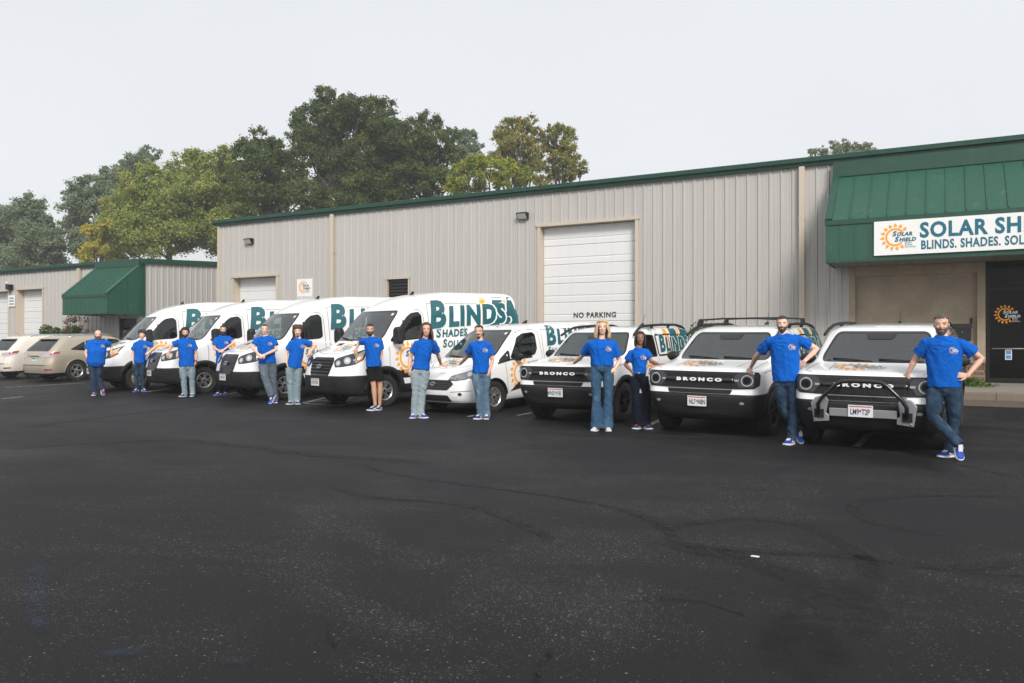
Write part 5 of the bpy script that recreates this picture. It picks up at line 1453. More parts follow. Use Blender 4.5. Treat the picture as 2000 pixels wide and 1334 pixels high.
# ---------------------------------------------------------------- gold crossover, seen from behind
def crossover(label, paint='gold_paint'):
    t = thing('crossover', label, 'suv', group='crossovers parked nose in')
    LV = [(.22, .30, 4.62, .78, .40, .12, .25, .06), (.26, .12, 4.70, .85, .42, .14, .30, .06), (.36, .04, 4.75, .90, .44, .16, .32, .06), (.55, .0, 4.77, .925, .45, .18, .33, .06), (.70, .05, 4.75, .935, .45, .18, .33, .06), (.82, .10, 4.70, .94, .45, .20, .32, .06),
          (.92, .30, 4.68, .938, .45, .22, .30, .06), (.98, .62, 4.67, .93, .42, .22, .28, .05), (1.03, .98, 4.66, .92, .34, .22, .27, .02), (1.10, 1.14, 4.62, .90, .30, .22, .26, 0), (1.20, 1.32, 4.52, .87, .28, .22, .24, 0), (1.32, 1.52, 4.38, .83, .26, .21, .22, 0),
          (1.46, 1.76, 4.20, .78, .26, .20, .20, 0), (1.53, 1.92, 4.12, .745, .26, .18, .20, 0), (1.59, 2.12, 4.02, .69, .26, .14, .18, 0), (1.625, 2.4, 3.88, .58, .22, .10, .16, 0), (1.645, 2.7, 3.6, .36, .14, .05, .12, 0)]
    FB, RB, WZ = .98, 3.72, .365
    me = loft_body(LV, [(FB, WZ, .41, .58), (RB, WZ, .41, .58)], 1.0, cabin=[('x', [(-.64, 1.13), (.64, 1.13), (.54, 1.44), (.46, 1.49), (-.46, 1.49), (-.54, 1.44)], -.3, 5.2), ('y', [(1.55, 1.09), (2.45, 1.08), (2.42, 1.47), (2.05, 1.44)], -1.3, 1.3), ('y', [(2.53, 1.08), (3.32, 1.09), (3.28, 1.42), (2.9, 1.475), (2.51, 1.475)], -1.3, 1.3)], key='rx' + paint)
    seats(t, [(2.35, .38), (2.35, -.38), (3.25, .38), (3.25, -.38)], 1.0, .26, .46)
    bvh, P = split_body(me, [((0, 0, .32), (0, 0, 1))], lambda c: 1 if c.z < .32 else 0, [M[paint], M['plastic']], t, ['body', 'lower_valance'], 'rx' + paint)
    add_wheels(t, 'rx', .365, .245, .225, [(FB, .82), (FB, -.82), (RB, .82), (RB, -.82)], [M['alloy'], M['black_metal'], M['alloy']])
    for s, fr in ((1, LEFT), (-1, RIGHT)):
        f = (lambda p: p) if s > 0 else mirx
        window(bvh, t, 'front_window', f([(1.55, 1.09), (2.45, 1.08), (2.42, 1.47), (2.05, 1.44)]), fr, M['side_glass'], .014, .03)
        window(bvh, t, 'rear_window', f([(2.53, 1.08), (3.32, 1.09), (3.28, 1.42), (2.9, 1.475), (2.51, 1.475)]), fr, M['side_glass'], .014, .03)
        window(bvh, t, 'quarter_window', f([(3.38, 1.09), (3.90, 1.14), (3.35, 1.40)]), fr, M['privacy_glass'], .012, .02)
        gaps(bvh, t, [f([(2.49, .36), (2.50, 1.06)]), f([(3.34, .95), (3.36, 1.07)]), f([(3.36, .95), (3.2, .6), (3.18, .36)]), f([(1.45, .36), (1.42, 1.06)])], fr, .009)
        decal('sill_trim', bvh, strip(f([(1.5, .36), (3.1, .345)]), .02), off=.008, mats=M['chrome'], parent=t, step=.1, **fr)
        for b in (2.30, 3.12):
            m = MB(); m.tube([(-b - .1, .93 * s, .93), (-b, .955 * s, .935), (-b + .1, .93 * s, .93)], .014, 8); m.build('door_handle', M[paint], t, True)
        m = MB(); m.tube([(-2.2, .70 * s, 1.59), (-2.5, .665 * s, 1.66), (-3.2, .65 * s, 1.665), (-3.6, .66 * s, 1.64), (-3.85, .67 * s, 1.575)], .018, 8); m.build('roof_rail', M['chrome'], t, True)
        m = MB(); m.ball((-1.58, 1.02 * s, 1.10), (.07, .12, .08), 12, 8); m.build('mirror', M[paint], t, True)
        arch_flare(bvh, t, RB, WZ, .405, .425, M[paint], 0, 180, .008, (s,)); arch_flare(bvh, t, FB, WZ, .405, .425, M[paint], 0, 180, .008, (s,))
        ph = 180 - 40 * s if s > 0 else 180 + 40
        TL = [(4.70, .48, .90), (4.69, .46, 1.0), (4.50, .80, 1.06), (4.28, .915, 1.09), (4.36, .925, .98), (4.58, .80, .90)]
        u = lambda b, y: b * math.sin(R(ph)) + y * math.cos(R(ph))
        pts = [(u(b, y * s), z) for b, y, z in TL]; A = sum(a[0] * b[1] - b[0] * a[1] for a, b in zip(pts, pts[1:] + pts[:1])); pts = pts if A > 0 else pts[::-1]
        h = decal('tail_light', bvh, flat_poly(rounded(pts, .02)), off=.010, mats=M['pale_lens'], parent=t, step=.06, **corner(ph, 4.5))
        TL = [(4.55, .72, .97), (4.50, .79, 1.05), (4.29, .912, 1.085), (4.36, .92, 1.0)]
        pts = [(u(b, y * s), z) for b, y, z in TL]; A = sum(a[0] * b[1] - b[0] * a[1] for a, b in zip(pts, pts[1:] + pts[:1])); pts = pts if A > 0 else pts[::-1]
        decal('stop_lamp', bvh, flat_poly(pts), off=.014, mats=M['red_lens'], parent=h, step=.06, **corner(ph, 4.5))
        rf = [(u(b, y * s), z) for b, y, z in ((4.72, .62, .42), (4.72, .62, .47), (4.56, .83, .47), (4.56, .84, .43))]; A = sum(a[0] * b[1] - b[0] * a[1] for a, b in zip(rf, rf[1:] + rf[:1])); rf = rf if A > 0 else rf[::-1]
        decal('reflector', bvh, flat_poly(rf), off=.008, mats=M['red_lens'], parent=t, step=.05, **corner(ph, 4.5))
    window(bvh, t, 'windshield', [(-.68, 1.12), (.68, 1.12), (.56, 1.53), (-.56, 1.53)], FRONT, M['windshield'], .02, .04)
    window(bvh, t, 'tailgate_glass', [(-.70, 1.12), (.70, 1.12), (.60, 1.44), (.50, 1.49), (-.50, 1.49), (-.60, 1.44)], REAR, M['side_glass'], .02, .05)
    m = MB(); m.prism([(-3.86, -.58, 1.60), (-4.22, -.56, 1.535), (-4.22, -.56, 1.515), (-3.9, -.58, 1.55)], (0, 1.15, 0)); m.build('spoiler', M[paint], t, bevel=.012)
    hx = bvh.ray_cast(Vector((-8, 0, .80)), Vector((1, 0, 0)))[0].x
    m = MB(); m.box(hx - .02, hx + .03, -.30, .30, .92, .955); m.build('tailgate_bar', M['chrome'], t, bevel=.008)
    e = empty('number_plate', t, (hx - .012, 0, .80)); e.rotation_euler = (0, 0, math.pi)
    m = MB(); m.box(-.012, 0, -.155, .155, -.08, .08); m.build('plate_sheet', M['plate'], e)
    m = MB(); m.box(.0005, .003, -.14, .14, .02, .07); m.build('plate_band', M['plate_teal'], e)
    gaps(bvh, t, [[(-.66, 1.06), (-.62, .62), (.62, .62), (.66, 1.06)]], REAR, .010)
    decal('bumper_shelf', bvh, strip([(-.8, .60), (.8, .60)], .02), off=.004, mats=M['gap'], parent=t, step=.1, **REAR)
    m = MB(); m.tube([(-3.75, 0, 1.62), (-3.95, 0, 1.80)], [.006, .003], 6); m.build('roof_antenna', M['plastic'], t)
    return t, bvh

VEH = {}
def veh(key, built, X, Y, yaw, bf, wb, roll=0.0):
    t, bvh = built; park(t, X, Y, yaw, bf, wb, roll); VEH[key] = (t, bvh)
veh('van4', cargo_van('white cargo van with five-bar grille, nearest the white compact van', True, False), -12.12, 13.25, 15.2, 1.1, 3.3)
veh('van3', cargo_van('white cargo van with mesh grille, second from the compact van', False, False), -15.62, 13.75, 15.2, 1.1, 3.3)
veh('van2', cargo_van('white cargo van with amber-tipped headlight, between two other cargo vans and third from compact van', False, False), -19.15, 14.3, 18, 1.1, 3.3)
veh('van1', cargo_van('white cargo van with rusty steel wheels beside the gold cars', True, True), -21.95, 14.35, 20, 1.1, 3.3)
veh('conn', compact_van('low white compact van with hexagonal black grille and clear headlights'), -9.10, 13.30, 13.4, .9, 3.02)
veh('br1', box_suv('boxy white suv nearest the compact van, beside the blonde person', ('WH2', 'V1R'), 'plate_teal', 'rails'), -6.10, 12.85, 6.3, .88, 2.67, 0)
veh('br2', box_suv('boxy white suv with roof cross bars, in the middle of three', ('NL7', 'N8N'), 'plate_green', 'bars'), -3.38, 12.30, 6.0, .88, 2.67, -.5)
veh('br3', box_suv('boxy white suv with black hoop guard on a silver bumper plate', ('LM9', 'T2P'), 'plate_red', 'rails', True, True), -.95, 11.56, 4.6, .88, 2.67, -.5)
def veh_in(key, built, X, Y, yaw, bf, wb, L):
    """parked nose towards the building; X, Y is the middle of the tail"""
    t, bvh = built; a = R(yaw); k = .97; t.scale = (k, k, k); bf, wb, L = bf * k, wb * k, L * k
    fx, fy = X + math.sin(a) * L, Y + math.cos(a) * L
    yr = Y + (L - bf - wb) * math.cos(a); yf = Y + (L - bf) * math.cos(a)
    th = -math.asin((groundz(yf) - groundz(yr)) / wb)
    t.location = (fx, fy, groundz(yf) - bf * math.sin(th)); t.rotation_euler = (0, th, math.atan2(math.cos(a), math.sin(a)))
    VEH[key] = (t, bvh)
veh_in('rx1', crossover('gold crossover with silver spoked wheels beside the tall vans'), -27.6, 16.0, 1.0, .98, 2.74, 4.77)
veh_in('rx2', crossover('pale cream crossover cut off by the picture edge', 'cream_paint'), -30.6, 16.3, 1.0, .98, 2.74, 4.77)
# ---------------------------------------------------------------- people
def skin_mat(name, c):
    t = NT(name); v = t.coords('Object'); f = t.noise(v, 9, 4)
    t.col(t.mix(t.math('MULTIPLY', f, 0.35), c, (min(1, c[0] * 1.02), c[1] * .74, c[2] * .66))); t.set(Roughness=0.52)
    t.b.inputs['Subsurface Weight'].default_value = 0.12; t.b.inputs['Subsurface Radius'].default_value = (.02, .008, .004)
    t.bump(t.noise(v, 90, 2), .08, .003)
    return t.m
def cloth_mat(name, c, fade=None, weave=350, amt=.5, lo=.45, hi=.68):
    t = NT(name); v = t.coords('Object'); a = t.noise(t.coords('Object', (1.6, 1.6, .7)), 5, 4, .6)
    cc = t.mix(t.math('MULTIPLY', t.ramp(a, lo, hi), amt), c, fade or tuple(x * .72 for x in c))
    w = t.noise(v, weave, 2)
    cc = t.mix(t.math('MULTIPLY', w, .22), cc, tuple(x * .45 for x in c)); t.col(cc); t.set(Roughness=.9); t.b.inputs['Specular IOR Level'].default_value = .15
    t.bump(t.math('ADD', t.math('MULTIPLY', t.noise(t.coords('Object', (1, 1, 1.7)), 16, 4, .6), 1.0), t.math('MULTIPLY', w, .15)), .35, .015)
    return t.m
SKIN = {'pale': skin_mat('skin_pale', (.76, .50, .39)), 'tan': skin_mat('skin_tan', (.66, .41, .30)), 'olive': skin_mat('skin_olive', (.55, .33, .22)), 'brown': skin_mat('skin_brown', (.25, .125, .08))}
M['shirt'] = cloth_mat('shirt', (.002, .108, .50), (.0015, .078, .38), 300, .5)
JEAN = {'dark': cloth_mat('jean_dark', (.020, .040, .075), (.075, .125, .18)), 'navy': cloth_mat('jean_navy', (.007, .009, .020), (.012, .016, .034)), 'mid': cloth_mat('jean_mid', (.035, .085, .155), (.10, .18, .27)),
        'light': cloth_mat('jean_light', (.20, .275, .31), (.36, .42, .44)), 'wash': cloth_mat('jean_wash', (.085, .145, .215), (.28, .36, .42)), 'grey': cloth_mat('jean_grey', (.095, .125, .15), (.19, .245, .285)),
        'pale': cloth_mat('jean_pale', (.27, .33, .36), (.42, .47, .49)), 'shorts': cloth_mat('shorts_black', (.010, .010, .011))}
HAIR = {k: simple('hair_' + k, c, .55, 0, .35, 60, bump=.6, bscale=160) for k, c in {'black': (.014, .011, .009), 'brown': (.060, .030, .016), 'dark': (.028, .017, .011), 'auburn': (.085, .035, .014), 'grey': (.065, .057, .05), 'blonde': (.50, .37, .22), 'redbeard': (.12, .045, .018)}.items()}
M['eye_white'] = simple('eye_white', (.62, .60, .58), .25); M['iris'] = simple('iris', (.02, .013, .01), .2)
M['teeth'] = simple('teeth', (.66, .63, .58), .3)
LIP = {k: simple('lip_' + k, c, .5) for k, c in {'pale': (.36, .13, .11), 'tan': (.30, .11, .09), 'olive': (.24, .09, .07), 'brown': (.13, .04, .035)}.items()}
SHOE = {'blue': simple('shoe_blue', (.006, .05, .40), .6, 0, .3, 30), 'navy': simple('shoe_navy', (.012, .045, .17), .6, 0, .3, 30), 'purple': simple('shoe_purple', (.045, .055, .26), .6, 0, .3, 30), 'white': simple('shoe_white', (.62, .58, .57), .6, 0, .15, 30), 'rednavy': simple('shoe_rednavy', (.012, .03, .16), .6, 0, .3, 30)}
M['sole'] = simple('sole', (.66, .66, .67), .6); M['sole_blue'] = simple('sole_blue', (.10, .17, .36), .6); M['lace_orange'] = simple('lace_orange', (.70, .20, .10), .7); M['lace_white'] = simple('lace_white', (.6, .6, .6), .7); M['lace_red'] = simple('lace_red', (.5, .03, .04), .7)
M['belt'] = simple('belt', (.012, .010, .009), .4); M['watch'] = simple('watch', (.012, .012, .013), .35)

def remesh(mb, name, vox, smooth=4, disp=None):
    """fuse overlapping closed pieces into one skin"""
    o = mb.build('tmp', M['shirt'])
    r = o.modifiers.new('r', 'REMESH'); r.mode = 'VOXEL'; r.voxel_size = vox
    if smooth:
        s = o.modifiers.new('s', 'SMOOTH'); s.iterations = smooth; s.factor = .5
    me = evaluated(o, name); discard(o)
    if disp:
        me.update()
        N = [v.normal.copy() for v in me.vertices]
        for v, n in zip(me.vertices, N): v.co += n * disp(v.co, n)
    me.polygons.foreach_set('use_smooth', [True] * len(me.polygons)); me.name = name; me.update()
    return me

HEADP = [(0.0, .020, .024, -.050), (.05, .036, .042, -.040), (.14, .050, .060, -.028), (.27, .061, .078, -.012), (.40, .067, .088, -.004), (.52, .072, .094, .002), (.66, .0755, .098, .007), (.78, .0735, .095, .010), (.88, .064, .083, .012), (.95, .046, .060, .013), (1.0, .012, .016, .013)]
def head_at(f, ang, k=1.0, off=0.0, jaw=1.0):
    """point on the head: f height 0..1, ang from the face (0) round to the back (180)"""
    for (f0, w0, d0, y0), (f1, w1, d1, y1) in zip(HEADP, HEADP[1:]):
        if f <= f1 or f1 == 1.0:
            t = (f - f0) / (f1 - f0); w, d, y = w0 + (w1 - w0) * t, d0 + (d1 - d0) * t, y0 + (y1 - y0) * t; break
    if f < .45: w *= 1 + (jaw - 1) * (1 - f / .45)
    a = R(ang); return Vector((math.sin(a) * (w + off), y - math.cos(a) * (d + off), .235 * f))

def shell(cond, thick, seed=0, nz=.25, nf=34, na=56, lo=-.02, hi=1.0):
    """hair or beard: a layer over part of the head, closed all round"""
    keep = {}; V = []; F = []
    def pt(i, j, top):
        f = lo + (hi - lo) * i / nf; a = -180 + 360 * j / na
        key = (i, j % na, top)
        if key not in keep:
            th = thick(f, a) if callable(thick) else thick
            p = head_at(max(f, 0), a, off=-.004 if not top else 0)
            if f < 0: p.z = .235 * f
            if top:
                n = noise.noise(p * 55 + Vector((seed, 0, 0))); n2 = noise.noise(p * 20 + Vector((0, seed, 0)))
                c = Vector((0, .0, .12)); d = (p - c).normalized(); p = p + d * th * (1 + nz * 1.6 * n + nz * n2)
            keep[key] = len(V); V.append(p)
        return keep[key]
    cell = lambda i, j: 0 <= i < nf and cond(lo + (hi - lo) * (i + .5) / nf, -180 + 360 * ((j % na) + .5) / na)
    for i in range(nf):
        for j in range(na):
            if not cell(i, j): continue
            F.append((pt(i, j, 1), pt(i, j + 1, 1), pt(i + 1, j + 1, 1), pt(i + 1, j, 1)))
            F.append((pt(i, j, 0), pt(i + 1, j, 0), pt(i + 1, j + 1, 0), pt(i, j + 1, 0)))
            for (ii, jj), (a, b) in {(i - 1, j): ((i, j), (i, j + 1)), (i + 1, j): ((i + 1, j + 1), (i + 1, j)), (i, j - 1): ((i + 1, j), (i, j)), (i, j + 1): ((i, j + 1), (i + 1, j + 1))}.items():
                if not cell(ii, jj): F.append((pt(*a, 0), pt(*b, 0), pt(*b, 1), pt(*a, 1)))
    m = MB(); m.add(V, F); return m

def hand_into(mb, wrist, d, n, side, curl=.5, k=1.0, spread=.14, thumb_out=.8):
    """palm and five fingers; d fingers direction, n back of hand, side: +1 thumb towards d x n"""
    d = Vector(d).normalized(); n = Vector(n); n = (n - d * n.dot(d)).normalized(); s = d.cross(n) * side
    w = Vector(wrist)
    mb.tube([w - d * .03 * k, w + d * .02 * k, w + d * .055 * k, w + d * .092 * k], [(.021 * k, .026 * k), (.018 * k, .033 * k), (.017 * k, .041 * k), (.013 * k, .041 * k)], 12, up=n)
    for q, (o, L) in enumerate(((.033, .072), (.0115, .082), (-.0105, .076), (-.032, .060))):
        b = w + d * (.088 - abs(o) * .25) * k + s * o * k
        e = (d + s * o * spread * 22 * .3).normalized(); a = curl * .55; P = [b - e * .012 * k, b]
        for seg, f in ((.42, a), (.33, a * 2.2), (.25, a * 3.2)):
            v = e * math.cos(f) - n * math.sin(f); b = b + v * L * seg * k; P.append(b)
        mb.tube(P, [.0095 * k, .0098 * k, .0090 * k, .0082 * k, .0062 * k], 8)
    b = w + d * .018 * k + s * .024 * k; P = [b]
    for v, L in (((d * .62 + s * thumb_out - n * .1), .038), ((d * .85 + s * .42 * thumb_out - n * .25 * curl), .034), ((d * .95 + s * .12 - n * .4 * curl), .026)):
        b = b + v.normalized() * L * k; P.append(b)
    mb.tube(P, [.013 * k, .012 * k, .0102 * k, .0075 * k], 8)

def foot(parent, ank, yaw, pitch, col, sole, lace, k=1.0, roll=0.0):
    """shoe: ank is the ankle joint; yaw 0 = toe to the viewer, + = to picture right; pitch: heel lifted"""
    e = empty('shoe', parent)
    up = MB(); so = MB()
    L = .285 * k; prof = [(-.085, .030, .055), (-.07, .037, .085), (-.03, .040, .098), (.02, .042, .092), (.07, .045, .070), (.12, .049, .056), (.16, .046, .046), (.185, .034, .036), (.198, .014, .026)]
    Rm = Matrix.Rotation(R(yaw), 4, 'Z') @ Matrix.Rotation(R(pitch), 4, 'X') @ Matrix.Rotation(R(roll), 4, 'Y')
    V = []; n = 12
    for y, w, h in prof:
        for j in range(n):
            a = 2 * math.pi * j / n; x = w * k * math.cos(a); z = .022 + (h - .022) * .5 * k + (h - .022) * .5 * k * math.sin(a)
            if math.sin(a) < -.3: z = .020
            V.append(Vector((x, -y * k, z)))
    F = [(i * n + j, i * n + (j + 1) % n, (i + 1) * n + (j + 1) % n, (i + 1) * n + j) for i in range(len(prof) - 1) for j in range(n)] + [tuple(range(n)), tuple((len(prof) - 1) * n + j for j in range(n))]
    up.add(V, F)
    P = [(y, w) for y, w, h in prof]; out = [(w * 1.08 * k, -y * k) for y, w in P] + [(-w * 1.08 * k, -y * k) for y, w in reversed(P)]
    lift = lambda yy: max(0, (-yy / k - .12)) * .16
    V2 = [Vector((x, y, 0 + lift(y))) for x, y in out] + [Vector((x * .97, y, .026 * k + lift(y) * .6)) for x, y in out]; m = len(out)
    so.add(V2, [tuple(range(m - 1, -1, -1)), tuple(range(m, 2 * m))] + [(i, (i + 1) % m, m + (i + 1) % m, m + i) for i in range(m)])
    lo = MB(); lo.prism([(-.022 * k, -.02 * k, .094 * k), (.022 * k, -.02 * k, .094 * k), (.026 * k, -.10 * k, .066 * k), (-.026 * k, -.10 * k, .066 * k)], (0, 0, .008))
    tr = MB(); 
    for sg in (1, -1): tr.prism([(sg * .0445 * k, .04 * k, .035), (sg * .0475 * k, -.06 * k, .040), (sg * .046 * k, -.055 * k, .058), (sg * .0435 * k, .045 * k, .062)], (sg * .004, 0, 0))
    allv = [Rm @ (Vector(v)) for v in so.v + up.v]; zmin = min(v.z for v in allv)
    T = Matrix.Translation(Vector((ank[0], ank[1], -zmin + .004))) @ Rm
    for q in (up, so, lo, tr): q.v = [tuple(T @ Vector(v)) for v in q.v]
    u = up.build('shoe_upper', SHOE[col], e, smooth=True)
    s = u.modifiers.new('s', 'SUBSURF'); s.levels = 1; s.render_levels = 1
    so.build('sole', sole, e, sharp=40); lo.build('laces', lace, e); tr.build('side_flash', M['sole'], e)
    return T @ Vector((0, .02, .10 * k))

def person(label, spec):
    """spec: joints in survey pixels with depth offsets in metres, clothing and hair"""
    ox, gy = spec['root']; gy += spec.get('near', 0); X, Y = gpt(ox, gy); gz = groundz(Y)
    d = -X * _s + Y * _c; sc = 1541.0 / d; al = math.atan2(ox - 1000, 1541); ca = math.cos(al)
    root = thing('person', label, 'person', (X, Y, gz), math.atan2(-X, Y), 'staff in blue shirts leaning on the vehicles')
    Lm = Matrix.Translation((X, Y, gz)) @ Matrix.Rotation(math.atan2(-X, Y), 4, 'Z'); Li = Lm.inverted()
    J = {}
    for k_, v in spec['j'].items():
        x = (v[0] - ox) / sc * ca; z = (gy - v[1]) / sc; dy = v[2] if len(v) > 2 else 0.0
        J[k_] = Vector((x, dy, z))
    vox = spec.get('vox', .0085); fem = spec.get('fem', False); fat = spec.get('fat', 1.0); g = .9 if fem else 1.0
    sk = SKIN[spec['skin']]
    # a hand that rests on a vehicle: bring it onto the metal
    for hk in ('l', 'r'):
        tgt = spec.get('rest_' + hk)
        if tgt:
            to, bvh = VEH[tgt[0]]
            Vm = Matrix.Translation(to.location) @ to.rotation_euler.to_matrix().to_4x4()
            cpos = Vector((0, 0, 1.47)); px, py = tgt[1], tgt[2]
            dr = Vector((-_s + (px - 1000) / 1541 * _c, _c + (px - 1000) / 1541 * _s, -(py - 669) / 1541))
            vi = Vm.inverted(); h = bvh.ray_cast(vi @ cpos, (vi.to_3x3() @ dr).normalized())
            if h[0] is not None:
                p = Li @ (Vm @ h[0]); sh = J['s' + hk]; w0 = J['w' + hk]
                dy = max(-.3, min(.46, p.y - .01))
                J['w' + hk].y = dy; J['e' + hk].y = (J['s' + hk].y + dy) * .5 + (.04 if dy < .1 else -.02)
    # -------- body
    mb = MB()
    pel = (J['hl'] + J['hr']) / 2; chest = (J['sl'] + J['sr']) / 2; hc = J['head']; hh = spec.get('hh', (gy - spec['top']) / sc - (gy - spec['chin']) / sc)
    kh = hh / .235; chin = Vector((hc.x, 0, (gy - spec['chin']) / sc)); yaw = R(spec.get('turn', 0)); tilt = R(spec.get('tilt', 0))
    hb = Vector((hc.x, hc.y, chin.z))
    HM = Matrix.Translation(hb) @ Matrix.Rotation(tilt, 4, 'Y') @ Matrix.Rotation(yaw, 4, 'Z') @ Matrix.Scale(kh, 4)
    jaw = spec.get('jaw', 1.0)
    rings = []
    for f, w, dd, y in HEADP:
        if f < .45: w = w * (1 + (jaw - 1) * (1 - f / .45))
        rings.append([HM @ Vector((math.sin(2 * math.pi * j / 20) * w, y - math.cos(2 * math.pi * j / 20) * dd, .235 * f)) for j in range(20)])
    n = 20; V = [p for r_ in rings for p in r_]
    mb.add(V, [(i * n + j, i * n + (j + 1) % n, (i + 1) * n + (j + 1) % n, (i + 1) * n + j) for i in range(len(rings) - 1) for j in range(n)] + [tuple(range(n - 1, -1, -1)), tuple((len(rings) - 1) * n + j for j in range(n))])
    hp = lambda x, y, z: HM @ Vector((x, y, z))
    mb.tube([hp(0, -.086, .132), hp(0, -.100, .108), hp(0, -.112, .086), hp(0, -.098, .076)], [.007 * kh, .010 * kh, .0145 * kh, .010 * kh], 8)
    for s in (-1, 1):
        mb.ball(hp(s * .0765, .012, .112), (.010 * kh, .017 * kh, .030 * kh), 8, 7)
        mb.ball(hp(s * .034, -.076, .088), (.020 * kh, .016 * kh, .018 * kh), 8, 6)
        mb.tube([hp(s * .014, -.090, .139), hp(s * .050, -.078, .139)], .009 * kh, 6)
    nb = chest + Vector((0, .005, .03))
    mb.tube([nb - Vector((0, 0, .06)), nb + Vector((0, 0, .03)), hp(0, .018, .03), hp(0, .018, .09)], [(.070 * g, .065 * g), (.058 * g, .058 * g), (.055 * g, .056 * g), (.05 * g, .05 * g)], 14, up=(1, 0, 0))
    sw = (J['sr'] - J['sl']).length / 2
    def torso(m, grow_, hem, top=1.06, w_waist=1.0, fl=1.0):
        ax = chest - pel
        st = [(-.20, .80, .9), (-.05, .98, 1.0), (.12, .97, 1.02), (.32, .92, .98), (.55, .97, 1.02), (.78, 1.02, 1.02), (.92, .97, .93), (1.02, .70, .72), (1.10, .40, .55)]
        pth, rad = [], []
        for t, a, b in st:
            p = pel + ax * t
            A = (sw * .80 if not fem else sw * .80) * a * fat; B = .118 * b * fat * g
            if fem and .2 < t < .45: A *= .93
            if fem and .6 < t < .85: B *= 1.12
            if spec.get('belly') and -.1 < t < .6: B *= 1.28; A *= 1.08; p = p + Vector((0, -.03, 0))
            pth.append(p); rad.append((A + grow_, B + grow_))
        return pth, rad
    pth, rad = torso(mb, -.018, None)
    pth, rad = pth[1:], [(rad[1][0] - .02, rad[1][1] - .02)] + rad[2:]
    mb.tube(pth, rad, 22, up=(1, 0, 0))
    inn = Vector((.035, 0, 0))
    SH = {'l': J['sl'] + inn * g + Vector((0, 0, -.035)), 'r': J['sr'] - inn * g + Vector((0, 0, -.035))}
    for h in 'lr':
        a, e, w = SH[h], J['e' + h], J['w' + h]; kf = g * (1 + (fat - 1) * .5)
        mb.tube([a, a.lerp(e, .35), a.lerp(e, .8), e, e.lerp(w, .25), e.lerp(w, .7), w], [.052 * kf, .049 * kf, .040 * kf, .038 * kf, .040 * kf, .031 * kf, (.025 * kf)], 12)
        hd = spec['hand_' + h]          # direction, back-of-hand normal, curl
        hand_into(mb, w, hd[0], hd[1], hd[3] if len(hd) > 3 else (1 if h == 'l' else -1), hd[2], g * (.98 if not fem else .97))
    ank = {}
    shp = spec['shoes']
    for h in 'lr':
        fy, fp = spec['foot_' + h][:2]
        ank[h] = foot(root, J['a' + h], fy, fp, shp[0], M[shp[1]], M[shp[2]], spec.get('fk', 1.0) * (.9 if fem else 1.0), spec['foot_' + h][2] if len(spec['foot_' + h]) > 2 else 0)
        a, kn, an = J['h' + h], J['k' + h], ank[h]
        mb.tube([a, a.lerp(kn, .4), a.lerp(kn, .85), kn, kn.lerp(an, .3), kn.lerp(an, .75), an], [x_ * g * (1.0 if spec.get('cut_pants') == 'shorts' else .78) for x_ in (.085, .078, .060, .056, .056, .040, .036)], 12)
    body = link('body', remesh(mb, 'body', vox, 3), root, sk)
    # -------- face
    for s in (-1, 1):
        m = MB(); m.ball(hp(s * .033, -.0835, .121), (.0145 * kh, .008 * kh, .0068 * kh), 10, 6); ey = m.build('eye', M['eye_white'], root, True)
        m = MB(); m.ball(hp(s * .033, -.0885, .121), (.0052 * kh, .005 * kh, .0054 * kh), 8, 6); m.build('iris', M['iris'], ey, True)
        m = MB(); m.tube([hp(s * .014, -.1005, .138), hp(s * .034, -.099, .143), hp(s * .054, -.083, .138)], [.0022 * kh, .0030 * kh, .0018 * kh], 6); m.build('eyebrow', HAIR[spec.get('brow', spec['hair'])], root, True)
    sm = spec.get('smile', .5)
    m = MB(); m.tube([hp(-.024, -.079, .052 + .004 * sm), hp(-.012, -.0915, .0485), hp(0, -.0945, .0475), hp(.012, -.0915, .0485), hp(.024, -.079, .052 + .004 * sm)], [.003 * kh, .0055 * kh, .006 * kh, .0055 * kh, .003 * kh], 6); m.build('mouth', LIP[spec['skin']], root, True)
    if sm > .7:
        m = MB(); m.tube([hp(-.018, -.087, .0525), hp(0, -.0985, .0495), hp(.018, -.087, .0525)], [.002 * kh, .0042 * kh, .002 * kh], 6); m.build('teeth', M['teeth'], root, True)
    # -------- hair and beard
    hk = spec.get('cut', 'short'); hm = HAIR[spec['hair']]
    def put(m, name, mat):
        m.v = [tuple(HM @ Vector(v)) for v in m.v]; return m.build(name, mat, root, smooth=True)
    if hk != 'bald':
        line = spec.get('line', .79)
        def cond(f, a):
            b = abs(a); f = f + noise.noise(Vector((a * .11, f * 5, spec.get('seed', 1)))) * .055
            if f > .985: return True
            if b < 48: return f > line + (.03 if b > 30 else 0)
            if b < 75: return f > line - .05 + (.03 if hk in ('short', 'fade') else 0)
            if b < 100: return f > (.58 if hk in ('short', 'fade') else .50)
            return f > (.40 if hk == 'curly' else .22)
        th = {'short': .0065, 'fade': .006, 'thick': .022, 'curly': .034, 'long': .016, 'blonde': .020, 'pulled': .008, 'sleek': .014}[hk]
        put(shell(cond, lambda f, a: th * (1.25 if f > .75 else (.7 if hk in ('short', 'fade') else 1.0)), spec.get('seed', 1), .55 if hk in ('curly', 'thick') else .22), 'hair', hm)
        rd = random.Random(spec.get('seed', 1) + 40)
